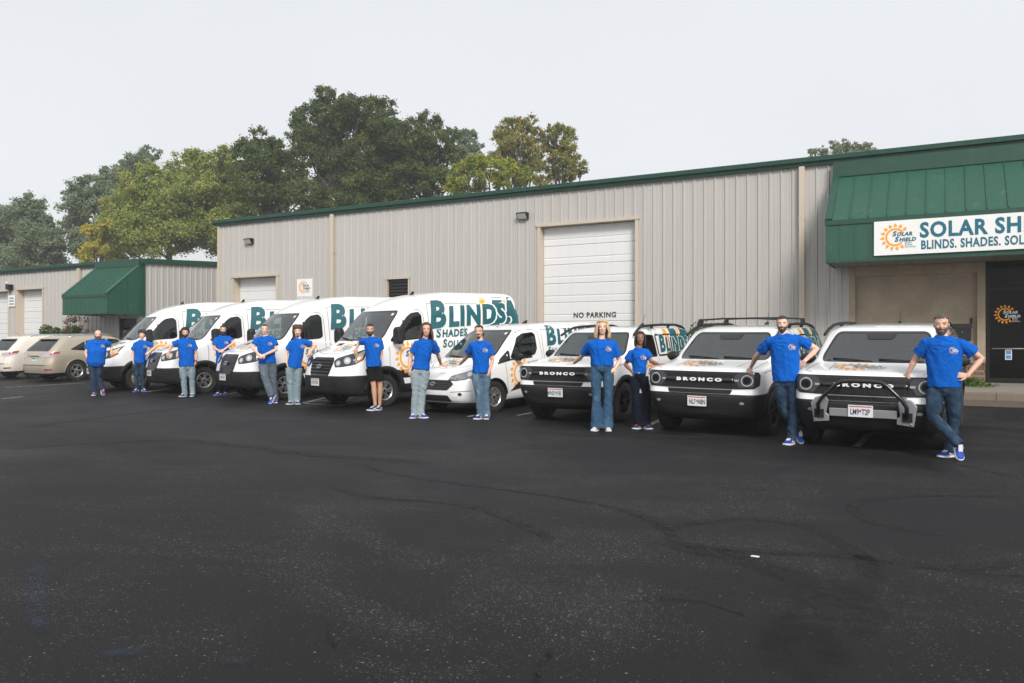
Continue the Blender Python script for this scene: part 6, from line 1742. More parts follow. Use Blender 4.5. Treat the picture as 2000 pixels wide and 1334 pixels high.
        def locks(count, z0, z1, rad_, spreadx, ang0, ang1, waves):
            m = MB()
            for q in range(count):
                s = 1 if q % 2 else -1; a = rd.uniform(ang0, ang1) * s; p0 = head_at(.80, a, off=.006); P = []; L = rd.uniform(.8, 1.0)
                for i in range(9):
                    t = i / 8; z = p0.z + (z1 * L - p0.z) * t
                    out = 1 + spreadx * math.sin(min(1, t * 1.4) * math.pi * .5); p = Vector((p0.x * out, p0.y * (1 + .10 * t) - (.02 * t if abs(a) < 110 else -.02 * t), z))
                    p += Vector((math.sin(t * waves + q), math.cos(t * waves * .8 + q * 2), 0)) * .008; P.append(p)
                m.tube(P, [rad_ * .7] + [rad_] * 5 + [rad_ * .85, rad_ * .6, rad_ * .2], 6)
            put(m, 'hair_locks', hm)
        if hk == 'long': locks(64, 0, -.16, .012, .55, 62, 180, 9)
        if hk == 'blonde': locks(72, 0, -.085, .0125, .62, 50, 180, 7)
        if hk == 'sleek': locks(56, 0, -.045, .012, .22, 66, 180, 2)
        if hk == 'pulled':
            m = MB(); m.ball((.045, .10, .15), (.03, .035, .035)); m.tube([(.05, .11, .15), (.075, .12, .10), (.07, .11, .04)], [.02, .016, .006], 8); put(m, 'hair_tail', hm)
    bd = spec.get('beard')
    if bd:
        bm_ = HAIR[spec.get('bcol', spec['hair'])]
        def bcond(f, a):
            b = abs(a)
            if bd == 'goatee': return (f < .13 and b < 50) or (.245 < f < .30 and b < 34)
            if f < .16: return b < 96
            if f < .30: return (28 < b < 96) or (f > .245 and b < 30)
            if f < .36: return 52 < b < 97
            return f < .52 and 74 < b < 97
        tb = {'stubble': .0045, 'goatee': .006, 'short': .009, 'full': .020, 'long': .040}[bd]
        lo = {'stubble': -.02, 'goatee': -.03, 'short': -.04, 'full': -.10, 'long': -.20}[bd]
        put(shell(bcond, lambda f, a: tb * (1.0 if f < .2 else .55), 5, .3, lo=lo), 'beard', bm_)
    # -------- trousers
    pj = spec['pants']; m = MB(); pw = spec.get('pw', 1.0)
    A = sw * .80 * fat; hemz = (gy - spec['hem']) / sc
    top_ = pel + Vector((0, 0, max(.05, hemz - pel.z + .05)))
    m.tube([pel - Vector((0, 0, .085)), pel - Vector((0, 0, .05)), pel + Vector((0, 0, .01)), pel + Vector((0, 0, .05)), top_], [(A * .45, .060 * fat), (A * .80, .100 * fat), (A * .98, .120 * fat), (A * .98, .124 * fat), (A * .93, .118 * fat)], 20, up=(1, 0, 0))
    for h in 'lr':
        a, kn, an = J['h' + h] + Vector((0, 0, .0)), J['k' + h], ank[h]
        q = .100 * pw * (1 + (fat - 1) * .4) * (.94 if fem else 1)
        if spec.get('cut_pants') == 'shorts':
            kz = (gy - spec['shorts_hem']) / sc; t = (a.z - kz) / max(.01, a.z - kn.z); e = a.lerp(kn, min(1.0, t))
            m.tube([a, a.lerp(e, .5), e], [q, q * 1.0, q * 1.04], 14)
        else:
            ka, aa = {'straight': (.071, .068), 'slim': (.066, .056), 'flare': (.072, .105), 'wide': (.082, .094), 'loose': (.079, .080)}[spec.get('cut_pants', 'straight')]
            low = an + Vector((0, 0, -.045))
            m.tube([a, a.lerp(kn, .35), a.lerp(kn, .8), kn, kn.lerp(low, .35), kn.lerp(low, .75), low], [q, q * .98, q * .82, ka * pw, (ka * .6 + aa * .4) * pw, aa * pw, aa * pw * 1.03], 14)
    sd = spec.get('seed', 1) * 3.7
    def dj(p, nn):
        zz = p.z; k2 = 1.0
        for h in 'lr':
            if abs(zz - J['k' + h].z) < .12 or zz < .26: k2 = 1.6
        return (noise.noise(Vector((p.x * 9 + sd, p.y * 9, p.z * 17 + p.x * 11))) * .0060 + noise.noise(Vector((p.x * 22, p.y * 22 + sd, p.z * 38))) * .0028) * k2
    tr = link('trousers' if spec.get('cut_pants') != 'shorts' else 'shorts', remesh(m, 'trousers', .0105, 3, dj), root, JEAN[pj])
    if spec.get('belt'):
        m = MB(); m.tube([top_ - Vector((0, 0, .052)), top_ - Vector((0, 0, .02))], [(A * .95, .123 * fat), (A * .94, .121 * fat)], 24, up=(1, 0, 0)); m.build('belt', M['belt'], root, sharp=50)
        c = top_ + Vector((0, -.125 * fat, -.036)); m = MB(); m.box(c.x - .02, c.x + .02, c.y - .006, c.y + .004, c.z - .014, c.z + .014); m.build('belt_buckle', M['chrome'], root)
    # -------- shirt
    m = MB(); gs = spec.get('loose', .020)
    pth, rad = torso(m, gs, hemz)
    P2, R2 = [], []
    for p, r_ in zip(pth, rad):
        if p.z > hemz + .03: P2.append(p); R2.append(r_)
    ax = chest - pel; t0 = (hemz - pel.z) / max(.01, ax.z); base = pel + ax * t0
    P2.insert(0, base); R2.insert(0, (R2[0][0] * 1.0, R2[0][1] * 1.02))
    m.tube(P2, R2, 24, up=(1, 0, 0))
    sl = spec.get('sleeve', .62)
    for h in 'lr':
        a, e = SH[h], J['e' + h]; q = (.083 if not fem else .074) * (1 + (fat - 1) * .6)
        b = a.lerp(e, sl); dn = (e - a).normalized()
        m.tube([a.lerp(chest, .35) + Vector((0, 0, .0)), a + Vector((0, 0, .004)), a.lerp(e, sl * .5), b], [q * .80, q * .84, q * .93, q * 1.0], 14)
    def ds(p, nn):
        low = max(0, 1 - (p.z - hemz) / .35)
        fold = noise.noise(Vector((p.x * 13 + sd, p.y * 13, p.z * 6 + p.x * 9))) * (.010 + .010 * low) + noise.noise(Vector((p.x * 26 + p.z * 20, sd, p.z * 17))) * .0045
        for h in 'lr':
            q = p - SH[h]; rr = q.length
            if .05 < rr < .34: fold += math.sin(math.atan2(q.z, q.x) * 15 + sd + noise.noise(p * 9) * 3) * .0045 * (1 - abs(rr - .18) / .17)
        return fold
    sh = link('shirt', remesh(m, 'shirt', .0095, 4, ds), root, M['shirt'])
    sb = BVHTree.FromObject(sh, bpy.context.evaluated_depsgraph_get()) if False else None
    bm2 = bmesh.new(); bm2.from_mesh(sh.data); sb = BVHTree.FromBMesh(bm2); bm2.free()
    if spec.get('badge', True):
        c = chest + Vector((sw * .46, 0, -.125 * (1 if not fem else .95)))
        fr = dict(o=(c.x, 0, c.z), u=(1, 0, 0), w=(0, 0, 1)); S_ = sun_logo(); bg, s2 = logo_words(); kk = .030
        decal('chest_emblem', sb, flat_move(S_, 0, 0, kk), off=.004, mats=M['badge_sun'], parent=root, step=0, **fr)
        decal('chest_words', sb, flat_move(flat_join([bg, s2]), 0, 0, kk), off=.0055, mats=M['white_ink'], parent=root, step=0, **fr)
    for acc in spec.get('extra', ()):
        if acc == 'glasses':
            m = MB()
            for s in (-1, 1):
                C = [hp(s * .034 + .022 * math.cos(i * math.pi / 6), -.097, .121 + .017 * math.sin(i * math.pi / 6)) for i in range(13)]; m.tube(C, .0018 * kh, 5)
                m.tube([hp(s * .056, -.095, .125), hp(s * .078, .0, .122)], .0018 * kh, 5)
            m.tube([hp(-.012, -.098, .124), hp(.012, -.098, .124)], .0018 * kh, 5)
            g_ = thing('eyeglasses', 'thin metal eyeglasses worn by the dark-bearded person behind a hood', 'glasses', root.location, root.rotation_euler.z); m.build('frame', M['silver'], g_)
        if acc.startswith('watch'):
            h = acc[-1]; e, w = J['e' + h], J['w' + h]; c = e.lerp(w, .93); dv = (w - e).normalized()
            g_ = thing('wristwatch', spec['watch_label'], 'watch', root.location, root.rotation_euler.z)
            m = MB(); m.tube([c - dv * .011, c + dv * .011], [.0345, .0335], 16); m.build('strap', M['watch'], g_, sharp=50)
            m = MB(); m.ball(c + Vector((.012 if h == 'r' else -.012, -.034, 0)), (.017, .010, .019), 10, 6); m.build('case', M['black_metal'], g_, True)
        if acc == 'necklace':
            m = MB(); C = []
            for i in range(15):
                a = -R(70) + R(140) * i / 14; C.append(nb + Vector((math.sin(a) * .075, -.055 - .055 * math.cos(a) * .9, .02 - .075 * math.cos(a))))
            m.tube(C, .0018, 5); g_ = thing('necklace', 'thin silver necklace on the curly-haired person', 'necklace', root.location, root.rotation_euler.z); m.build('chain', M['chrome'], g_)
    return root
M['badge_sun'] = simple('badge_sun', (.50, .33, .26), .7)

DN = (0, 0, -1)
# hand directions: x picture right, y away, z up
person('bald person with red beard and crossed ankles beside the rusty-wheeled van', dict(root=(186, 771), near=2, top=645, chin=662, hem=709, skin='pale', hair='redbeard', cut='bald', beard='long', bcol='redbeard', brow='brown', seed=1, fat=1.07, belly=True, smile=.8, jaw=1.15, vox=.011,
    j=dict(head=(191.4, 654), sl=(171.4, 667), sr=(210.5, 666.5), el=(167.5, 689.6, -.02), er=(218.5, 677, .10), wl=(172.5, 704, -.05), wr=(217.8, 685, .02), hl=(180, 711), hr=(194, 711), kl=(183, 736, -.02), kr=(191, 737, .03), al=(184, 764, -.02), ar=(199, 757, .10)),
    hand_l=((.25, .1, -1), (-1, -.3, 0), .5), hand_r=((0, -.1, -1), (.2, -1, 0), .35), foot_l=(-8, 0), foot_r=(18, 58), shoes=('purple', 'sole', 'lace_orange'), pants='dark', cut_pants='straight', pw=1.12))
person('dark-haired person in dark jeans between the first two cargo vans, one hand pocketed', dict(root=(273, 766), near=0, top=645.5, chin=662, hem=709, skin='pale', hair='dark', cut='thick', line=.72, seed=2, smile=.3, vox=.011,
    j=dict(head=(277, 654), sl=(263, 669), sr=(290.5, 668), el=(258.5, 692, .02), er=(303, 678, .06), wl=(260, 705, -.04), wr=(291, 688, -.04), hl=(264.5, 711), hr=(277, 711), kl=(266, 737), kr=(278, 737), al=(267.5, 761), ar=(280, 761)),
    hand_l=((.2, 0, -1), (-1, -.2, 0), .5), hand_r=((-.9, -.1, -.35), (.1, -.6, .8), .5), foot_l=(-28, 0), foot_r=(24, 0), shoes=('blue', 'sole_blue', 'lace_white'), pants='dark', cut_pants='slim', pw=.93, fat=.98))
person('bearded person in pale jeans with a watch, resting an elbow on a cargo van hood', dict(root=(366, 772), near=3, top=641, chin=659, hem=715, skin='tan', hair='black', cut='thick', beard='short', seed=3, smile=.4, fat=1.1, vox=.011,
    j=dict(head=(361.7, 650.5), sl=(346, 665.5), sr=(379.5, 665), el=(334, 677, .06), er=(383.5, 692, .02), wl=(330, 689, .02), wr=(382.5, 706, -.03), hl=(358, 718), hr=(373, 718), kl=(359, 741.5), kr=(375, 741), al=(360, 766), ar=(376, 766)),
    hand_l=((-.2, 0, -1), (-.2, -1, 0), .4), hand_r=((-.15, -.05, -1), (.8, -.6, 0), .5), foot_l=(-38, 0), foot_r=(-8, 0), shoes=('navy', 'sole', 'lace_white'), pants='light', cut_pants='straight', pw=1.05, extra=('watchr',), watch_label='black wristwatch on the person in pale jeans by the vans'))
person('person with full dark beard and glasses, leaning forearms behind a van hood', dict(root=(434, 773), top=635.5, chin=653, hem=712, skin='tan', hair='black', cut='short', beard='long', seed=4, smile=.1, fat=1.05, vox=.011,
    j=dict(head=(435.4, 645.5), sl=(420.5, 661), sr=(449, 658.5), el=(418.5, 680.5, -.02), er=(457, 669.5, -.08), wl=(430, 685.5, -.14), wr=(437, 683, -.16), hl=(428, 713), hr=(441, 713), kl=(428, 741), kr=(440, 741), al=(428, 767), ar=(439, 767)),
    hand_l=((.9, -.1, -.1), (0, -.7, .7), .5), hand_r=((-.9, -.1, -.3), (0, -.7, .7), .4), foot_l=(-40, 0), foot_r=(10, 0), shoes=('blue', 'sole_blue', 'lace_white'), pants='navy', cut_pants='slim', extra=('glasses',)))
person('broad young person with folded hands leaning back on a cargo van, ankles crossed', dict(root=(531, 785), near=3, top=633.5, chin=653.5, hem=709, skin='pale', hair='brown', cut='fade', seed=5, smile=.2, fat=1.1, vox=.0095,
    j=dict(head=(516.8, 643.6), sl=(500, 661.5), sr=(537, 660.5), el=(493.5, 678.5, -.04), er=(540, 683, -.06), wl=(505, 691, -.24), wr=(517.5, 692.5, -.26), hl=(514.5, 712, .02), hr=(531, 711, .04), kl=(519, 741, -.10), kr=(533, 741, .04), al=(534.5, 773, -.14), ar=(537, 772, .06)),
    hand_l=((.75, -.3, -.55), (-.2, -1, .2), .8), hand_r=((-.8, -.3, -.45), (.2, -1, .4), .8), foot_l=(-38, 48), foot_r=(6, 0), shoes=('blue', 'sole', 'lace_white'), pants='grey', cut_pants='loose', pw=1.12, line=.82))
person('curly-haired person in pale loose jeans with one elbow on a cargo van hood', dict(root=(575, 788), near=2, top=637, chin=657.5, hem=718, skin='pale', hair='auburn', cut='curly', beard='goatee', bcol='brown', line=.74, seed=6, smile=.4, vox=.0095,
    j=dict(head=(581.3, 647.5), sl=(567, 667), sr=(599, 665), el=(559, 692.5, .02), er=(613.5, 676, .10), wl=(560, 709, -.05), wr=(606.5, 687, .02), hl=(566, 718), hr=(582, 719), kl=(567, 749), kr=(581.5, 748.5), al=(569.5, 781), ar=(580, 781)),
    hand_l=((.25, .05, -1), (-1, -.2, 0), .5), hand_r=((-.5, -.1, -.85), (.3, -.8, .4), .5), foot_l=(-34, 0), foot_r=(14, 0), shoes=('navy', 'sole', 'lace_white'), pants='light', cut_pants='loose', pw=1.02, extra=('necklace',)))
person('young person in black shorts with forearm resting on a cargo van hood', dict(root=(733, 799), near=3, top=632.5, chin=655.5, hem=716, skin='olive', hair='black', cut='fade', beard='stubble', seed=7, smile=.2, vox=.0085, line=.80,
    j=dict(head=(722.6, 645), sl=(709.5, 663.5), sr=(744.5, 663), el=(702, 667.5, .14), er=(745, 693, .04), wl=(696, 681, .06), wr=(738.5, 712, -.06), hl=(723, 719), hr=(738, 719), kl=(730, 753, -.02), kr=(742.5, 753, .03), al=(731.5, 790, -.02), ar=(741, 790, .06)),
    hand_l=((-.1, -.1, -1), (-.1, -1, 0), .35), hand_r=((-.2, -.2, -1), (.6, -.8, 0), .6), foot_l=(-55, 0), foot_r=(-22, 0), shoes=('navy', 'sole', 'lace_white'), pants='shorts', cut_pants='shorts', shorts_hem=744, pw=1.0))
person('smiling person with long brown hair touching the compact van hood', dict(root=(815, 817), top=631, chin=656, hem=722, skin='tan', hair='brown', cut='long', seed=8, smile=.9, vox=.008, line=.86,
    j=dict(head=(832.6, 645, -.02), sl=(811, 667.5), sr=(849, 666.5), el=(801, 698.5, .04), er=(857.5, 697.5, .04), wl=(799.5, 719.5, -.03), wr=(863, 713, .02), hl=(812, 724), hr=(830, 724), kl=(812, 763, -.02), kr=(825, 764, .02), al=(808.5, 806), ar=(822.5, 806)),
    rest_r=('conn', 868, 718), hand_l=((.06, -.1, -1), (-.6, -.8, 0), .4), hand_r=((.75, .15, -.4), (.1, -.2, 1), .12), foot_l=(-16, 0), foot_r=(40, 0), shoes=('blue', 'sole', 'lace_white'), pants='pale', cut_pants='straight', pw=1.06, badge=False))
person('dark-haired person with chin beard pointing onto the compact van hood', dict(root=(944, 819), top=635.5, chin=660, hem=728, skin='tan', hair='black', cut='pulled', beard='goatee', seed=9, smile=.8, vox=.008, line=.84, turn=-8,
    j=dict(head=(935.3, 648), sl=(919, 671), sr=(957.5, 671), el=(911, 698, .08), er=(962, 704.5, .03), wl=(897, 713, .12), wr=(956, 723, -.05), hl=(930.5, 730), hr=(948.5, 730), kl=(934.5, 766, -.02), kr=(948, 766, .02), al=(937.5, 806), ar=(951, 808)),
    rest_l=('conn', 888, 720), hand_l=((-.95, .05, -.25), (0, -.35, 1), .12), hand_r=((-.15, -.15, -1), (.75, -.65, 0), .3), foot_l=(-34, 0), foot_r=(-6, 0), shoes=('navy', 'sole', 'lace_white'), pants='wash', cut_pants='straight', pw=1.0))
person('blonde person in flared blue jeans and white shoes, hand on a boxy suv', dict(root=(1174, 842), top=625.5, chin=653, hem=714, skin='pale', hair='blonde', cut='blonde', brow='brown', seed=10, smile=.8, fem=True, fat=1.1, vox=.0075, line=.84,
    j=dict(head=(1176.5, 641), sl=(1150, 667.5), sr=(1201, 667.5), el=(1135, 697, .08), er=(1210, 705, .05), wl=(1119, 711, .10), wr=(1201.5, 719.5, -.05), hl=(1163.5, 719), hr=(1188.5, 719), kl=(1165, 775), kr=(1188, 775), al=(1164.5, 832), ar=(1186, 832)),
    rest_l=('br1', 1110, 714), hand_l=((-.95, .15, -.15), (0, -.3, 1), .12), hand_r=((-.75, -.35, -.5), (.3, -.9, .3), .7), foot_l=(-22, 0), foot_r=(12, 0), shoes=('white', 'sole', 'lace_white'), pants='mid', cut_pants='flare', pw=.98, sleeve=.72, loose=.026))
person('smiling person with straight dark hair and dark wide jeans between two boxy suvs', dict(root=(1254, 838), top=648, chin=673, hem=729.5, skin='brown', hair='black', cut='sleek', seed=11, smile=1.0, fem=True, fat=.95, vox=.0075, line=.84, turn=6,
    j=dict(head=(1250, 662), sl=(1230, 685), sr=(1265.5, 683.5), el=(1221.5, 713, .05), er=(1272, 706, .05), wl=(1234, 725.5, -.06), wr=(1288, 711.5, .04), hl=(1239, 736), hr=(1257, 736), kl=(1242, 779, -.02), kr=(1264, 779, .02), al=(1247, 829), ar=(1262, 830)),
    rest_r=('br2', 1296, 712), hand_l=((.85, -.2, -.45), (-.3, -.9, .2), .6), hand_r=((.98, .1, -.05), (0, -.4, 1), .12), foot_l=(-30, 0), foot_r=(32, 0), shoes=('rednavy', 'sole', 'lace_red'), pants='navy', cut_pants='wide', pw=.92, belt=True, sleeve=.66))
person('tall bearded person with one hand on hip leaning on the middle boxy suv', dict(root=(1545, 868), top=617, chin=648, hem=744.5, skin='pale', hair='dark', cut='short', beard='short', bcol='brown', seed=12, smile=.9, fat=1.02, vox=.0072, line=.80,
    j=dict(head=(1527.6, 633), sl=(1498.5, 662.5), sr=(1563, 659), el=(1475, 697, .12), er=(1596, 681, .08), wl=(1462.5, 719.5, .20), wr=(1570, 706, .0), hl=(1524, 748), hr=(1549, 748), kl=(1530, 800, .05), kr=(1551, 798, -.03), al=(1556, 842, .16), ar=(1544, 851, -.04)),
    rest_l=('br2', 1460, 725), hand_l=((-.15, .1, -1), (-.2, -.6, .6), .6), hand_r=((-.8, .3, -.55), (.6, -.7, .3), .6), foot_l=(30, 55), foot_r=(-24, 0), shoes=('blue', 'sole', 'lace_white'), pants='dark', cut_pants='straight', pw=1.0))
person('grey-bearded person with crossed ankles leaning on the suv with the hoop guard', dict(root=(1852, 894), top=614.5, chin=653.5, hem=756.5, skin='tan', hair='grey', cut='short', beard='short', seed=13, smile=.1, fat=1.04, vox=.0068, line=.80,
    j=dict(head=(1838.6, 633.5), sl=(1803, 664.5), sr=(1882, 666), el=(1784, 706, .14), er=(1917, 700, .06), wl=(1771.5, 730, .22), wr=(1889, 732.5, -.06), hl=(1826, 764), hr=(1862, 764), kl=(1823, 815, -.08), kr=(1863, 818, .04), al=(1868, 868, -.16), ar=(1853, 874, .06)),
    rest_l=('br3', 1769, 736), hand_l=((-.15, .1, -1), (-.25, -.6, .6), .75), hand_r=((-.95, -.1, .05), (.1, -.9, .4), .3), foot_l=(24, 62), foot_r=(-34, 0), shoes=('blue', 'sole', 'lace_white'), pants='dark', cut_pants='straight', pw=1.04))
# ---------------------------------------------------------------- trees and shrubs
def leaf_mat(name, cols, rough=.6):
    t = NT(name)
    at = t.node('ShaderNodeAttribute', attribute_name='tone')
    rp = t.node('ShaderNodeValToRGB')
    els = rp.color_ramp.elements
    while len(els) < len(cols): els.new(.5)
    for i, c in enumerate(cols): els[i].position = i / (len(cols) - 1); els[i].color = tuple(c) + (1,)
    t.link(at.outputs['Fac'], rp.inputs[0]); t.link(rp.outputs[0], t.b.inputs['Base Color'])
    t.set(Roughness=rough); t.b.inputs['Specular IOR Level'].default_value = .25
    tl = t.node('ShaderNodeBsdfTranslucent'); t.link(rp.outputs[0], tl.inputs[0]); mx = t.node('ShaderNodeMixShader'); mx.inputs[0].default_value = .35
    t.link(t.b.outputs[0], mx.inputs[1]); t.link(tl.outputs[0], mx.inputs[2]); t.link(mx.outputs[0], t.n['Material Output'].inputs[0])
    return t.m
def ramp3(c, warm=(.12, .09, .015)):
    return [tuple(x * .55 for x in c), c, tuple(min(1, x * 1.5) for x in c), warm]
LEAF = {'oak': leaf_mat('leaf_oak', [(.050, .078, .024), (.085, .125, .036), (.125, .170, .050), (.19, .18, .055)]),  # tree leaf colours are lightened, distance haze partly put into the colour
        'maple': leaf_mat('leaf_maple', [(.150, .205, .050), (.225, .285, .068), (.305, .355, .090), (.38, .36, .09)]),
        'grey': leaf_mat('leaf_grey', [(.130, .180, .100), (.180, .235, .130), (.225, .285, .160), (.27, .27, .14)]),
        'autumn': leaf_mat('leaf_autumn', [(.165, .195, .048), (.245, .255, .062), (.31, .28, .072), (.40, .26, .08)]),
        'lime': leaf_mat('leaf_lime', [(.160, .215, .040), (.240, .290, .052), (.32, .36, .07), (.50, .39, .05)]),
        'bush': leaf_mat('leaf_bush', [(.035, .068, .014), (.060, .112, .022), (.090, .155, .030), (.11, .17, .035)]),
        'rust': leaf_mat('leaf_rust', [(.060, .075, .025), (.10, .080, .035), (.17, .085, .050), (.22, .10, .06)]),
        'weed': leaf_mat('leaf_weed', [(.045, .085, .012), (.07, .13, .018), (.10, .17, .025), (.14, .17, .04)])}
def bark(name, c):
    t = NT(name); v = t.coords('Object', (1, 1, .25)); a = t.noise(v, 9, 5, .7); t.col(t.mix(a, tuple(x * .5 for x in c), c)); t.set(Roughness=.9); t.bump(a, .8, .03); return t.m
M['bark'] = bark('bark', (.07, .058, .047))

def leaves_mesh(name, pts, size, seed, tone_fn=None):
    """pts: (position, outward, clump tone); each leaf a bent diamond"""
    rd = random.Random(seed); V = []; F = []; T = []
    for p, o, tn in pts:
        s = size * rd.uniform(.6, 1.35)
        d = (o + Vector((rd.gauss(0, .8), rd.gauss(0, .8), rd.gauss(0, .8) - .25)))
        if d.length < 1e-3: d = Vector((0, 0, 1))
        d.normalize(); a = d.orthogonal().normalized(); a = Matrix.Rotation(rd.uniform(0, 6.28), 3, d) @ a; b = d.cross(a)
        i = len(V)
        V += [p - a * s * .55, p + b * s * .36 + d * s * .10, p + a * s * .62 - d * s * .08, p - b * s * .36 + d * s * .10]
        F += [(i, i + 1, i + 2), (i, i + 2, i + 3)]
        q = max(0, min(1, tn + rd.gauss(0, .16))); T += [q, q]
    me = bpy.data.meshes.new(name); me.from_pydata([tuple(v) for v in V], [], F); me.update()
    at = me.attributes.new('tone', 'FLOAT', 'FACE'); at.data.foreach_set('value', T)
    return me

def blob_leaves(blobs, dens, seed, tone=(.25, .5), autumn=0.0, flat=.85):
    """leaf spots through lumpy clumps: (centre, radius)"""
    rd = random.Random(seed); out = []
    for c, r in blobs:
        # small tufts inside each clump give gaps and an uneven edge
        nt = max(26, int(36 * (r / 1.6) ** 1.5))
        for _ in range(nt):
            v = Vector((rd.gauss(0, 1), rd.gauss(0, 1), rd.gauss(0, 1) * .9 + .15)).normalized(); q = r * rd.uniform(.40, 1.0) * (1.0 if rd.random() < .75 else rd.uniform(1.0, 1.28))
            tc = c + Vector((v.x * q, v.y * q, v.z * q * flat)); tr = r * rd.uniform(.20, .40)
            tt = rd.uniform(*tone) + (rd.uniform(.3, .6) if rd.random() < autumn else 0)
            for _ in range(int(dens * tr * tr * 4)):
                u = Vector((rd.gauss(0, 1), rd.gauss(0, 1), rd.gauss(0, 1))).normalized()
                p = tc + Vector((u.x, u.y, u.z * .8)) * tr * abs(rd.gauss(.55, .38))
                out.append((p, (u + v * .5 + Vector((0, 0, .35))).normalized(), tt))
    return out

def tree(label, base, blobs_px, depth, kind, seed, leaf=.24, dens=22, tone=(.15, .6), autumn=.05, trunk=.35, name='tree'):
    """blobs in survey pixels (x, y, radius) at the tree's own distance"""
    rd = random.Random(seed); sc = 1541.0 / depth; B = []
    for q in blobs_px:
        x, y, r = q[:3]; dd = depth + rd.uniform(-1, 1) * 60 / sc * .9
        l = (x - 1000) / 1541 * dd
        B.append((Vector((-dd * _s + l * _c, dd * _c + l * _s, 1.47 + (669 - y) / 1541 * dd)), r / sc))
    l = (base - 1000) / 1541 * depth; bx, by = -depth * _s + l * _c, depth * _c + l * _s
    t = thing(name, label, 'tree', (bx, by, groundz(by)), 0, 'trees beyond the buildings')
    org = Vector((bx, by, groundz(by))); B = [(c - org, r) for c, r in B]
    top = max(c.z for c, r in B); m = MB()
    m.tube([(0, 0, -.2), (.05, 0, top * .25), (-.1, .1, top * .5), (.1, 0, top * .8)], [trunk * 1.25, trunk, trunk * .7, trunk * .25], 10)
    m.build('trunk', M['bark'], t, smooth=True)
    for c, r in B:
        z0 = max(top * .2, min(c.z - r * .9, top * .6)); p0 = Vector((0, 0, z0)); mid = p0.lerp(c, .5) + Vector((rd.uniform(-.3, .3), rd.uniform(-.3, .3), -.25)); m = MB()
        m.tube([p0, mid, c], [trunk * .38, trunk * .22, trunk * .07], 7)
        for _ in range(5):
            v = Vector((rd.gauss(0, 1), rd.gauss(0, 1), rd.gauss(0, 1) + .5)).normalized() * r * .85; m.tube([mid.lerp(c, .7), c + v * .5, c + v], [trunk * .12, trunk * .07, trunk * .02], 5)
        m.build('limb', M['bark'], t)
    link('crown', leaves_mesh('crown', blob_leaves(B, dens * (1 / leaf) ** 1.2 * 1.35, seed + 1, tone, autumn), leaf * .66, seed + 2), t, LEAF[kind])
    return t

tree('hazy grey-green tree cut by the left edge of the picture', 10, [(10, 440, 45), (-20, 470, 50), (25, 480, 45), (0, 520, 55), (-40, 430, 40), (30, 415, 22)], 84, 'grey', 11, .34)
tree('hazy rounded tree just right of the leftmost tree', 75, [(58, 405, 28), (45, 430, 38), (82, 440, 30), (70, 470, 42), (100, 480, 26), (60, 515, 50), (105, 520, 34)], 80, 'grey', 12, .32)
tree('hazy tall tree with a bare limb behind the yellow-green maple', 230, [(270, 318, 26), (292, 305, 20), (245, 340, 34), (215, 352, 30), (180, 362, 26), (150, 375, 24), (150, 400, 30), (190, 395, 36), (150, 440, 34), (165, 480, 36), (240, 390, 42)], 80, 'grey', 13, .30)
tree('broad yellow-green maple behind the low building', 330, [(440, 308, 26), (405, 318, 34), (365, 325, 36), (330, 345, 38), (295, 352, 34), (262, 375, 38), (235, 410, 42), (290, 400, 50), (345, 390, 55), (405, 380, 55), (440, 350, 40), (455, 395, 40), (260, 450, 55), (320, 450, 60), (385, 450, 60), (445, 450, 50), (230, 480, 45)], 64, 'maple', 14, .27, 22, (.2, .75), .10)
tree('small tree with orange-yellow leaves low beside the maple', 195, [(205, 470, 26), (185, 490, 24), (215, 495, 24), (180, 455, 20), (165, 505, 20), (205, 440, 18)], 62, 'lime', 15, .24, 20, (.3, .9), .5)
tree('dark oak on the near side of the tall oak', 520, [(480, 300, 30), (510, 285, 34), (545, 300, 36), (470, 335, 30), (510, 330, 44), (560, 340, 42), (490, 375, 40), (545, 385, 48), (600, 380, 40), (480, 410, 34), (620, 420, 44)], 58, 'oak', 16, .25, 24, (.15, .55), .06)
tree('tallest dark oak above the warehouse roof', 660, [(638, 188, 22), (628, 212, 28), (600, 232, 32), (652, 228, 36), (590, 268, 36), (635, 275, 44), (610, 310, 40), (682, 205, 24), (705, 215, 34), (740, 215, 30), (690, 255, 44), (740, 260, 44), (765, 250, 28), (700, 310, 52), (755, 310, 44), (650, 355, 46), (710, 365, 56), (765, 375, 46), (655, 405, 40)], 60, 'oak', 17, .25, 24, (.1, .5), .04)
tree('dark oak on the far side of the tall oak', 830, [(815, 250, 28), (840, 240, 26), (800, 275, 36), (850, 275, 32), (880, 268, 22), (830, 310, 44), (878, 305, 28), (800, 350, 46), (850, 355, 44), (885, 345, 26), (905, 370, 26), (780, 400, 30)], 60, 'oak', 18, .25, 24, (.15, .6), .08)
tree('pale hazy tree far behind the oaks', 905, [(905, 275, 20), (918, 265, 16), (895, 300, 24), (925, 295, 20), (915, 325, 26)], 95, 'grey', 19, .34, 24)
tree('autumn brown-gold tree above the wall light', 1010, [(1000, 245, 22), (1028, 245, 24), (980, 265, 24), (1050, 265, 20), (1015, 280, 36), (985, 300, 28), (1045, 305, 30), (1000, 330, 32), (1040, 335, 28), (968, 310, 16), (1060, 350, 18)], 56, 'autumn', 20, .22, 24, (.1, .7), .12)
tree('smaller russet tree at the end of the tree line', 1100, [(1085, 255, 18), (1105, 262, 22), (1075, 285, 24), (1110, 290, 26), (1090, 318, 30), (1122, 315, 22), (1135, 335, 14), (1115, 340, 18), (1085, 345, 20)], 58, 'autumn', 21, .22, 24, (.05, .55), .05)
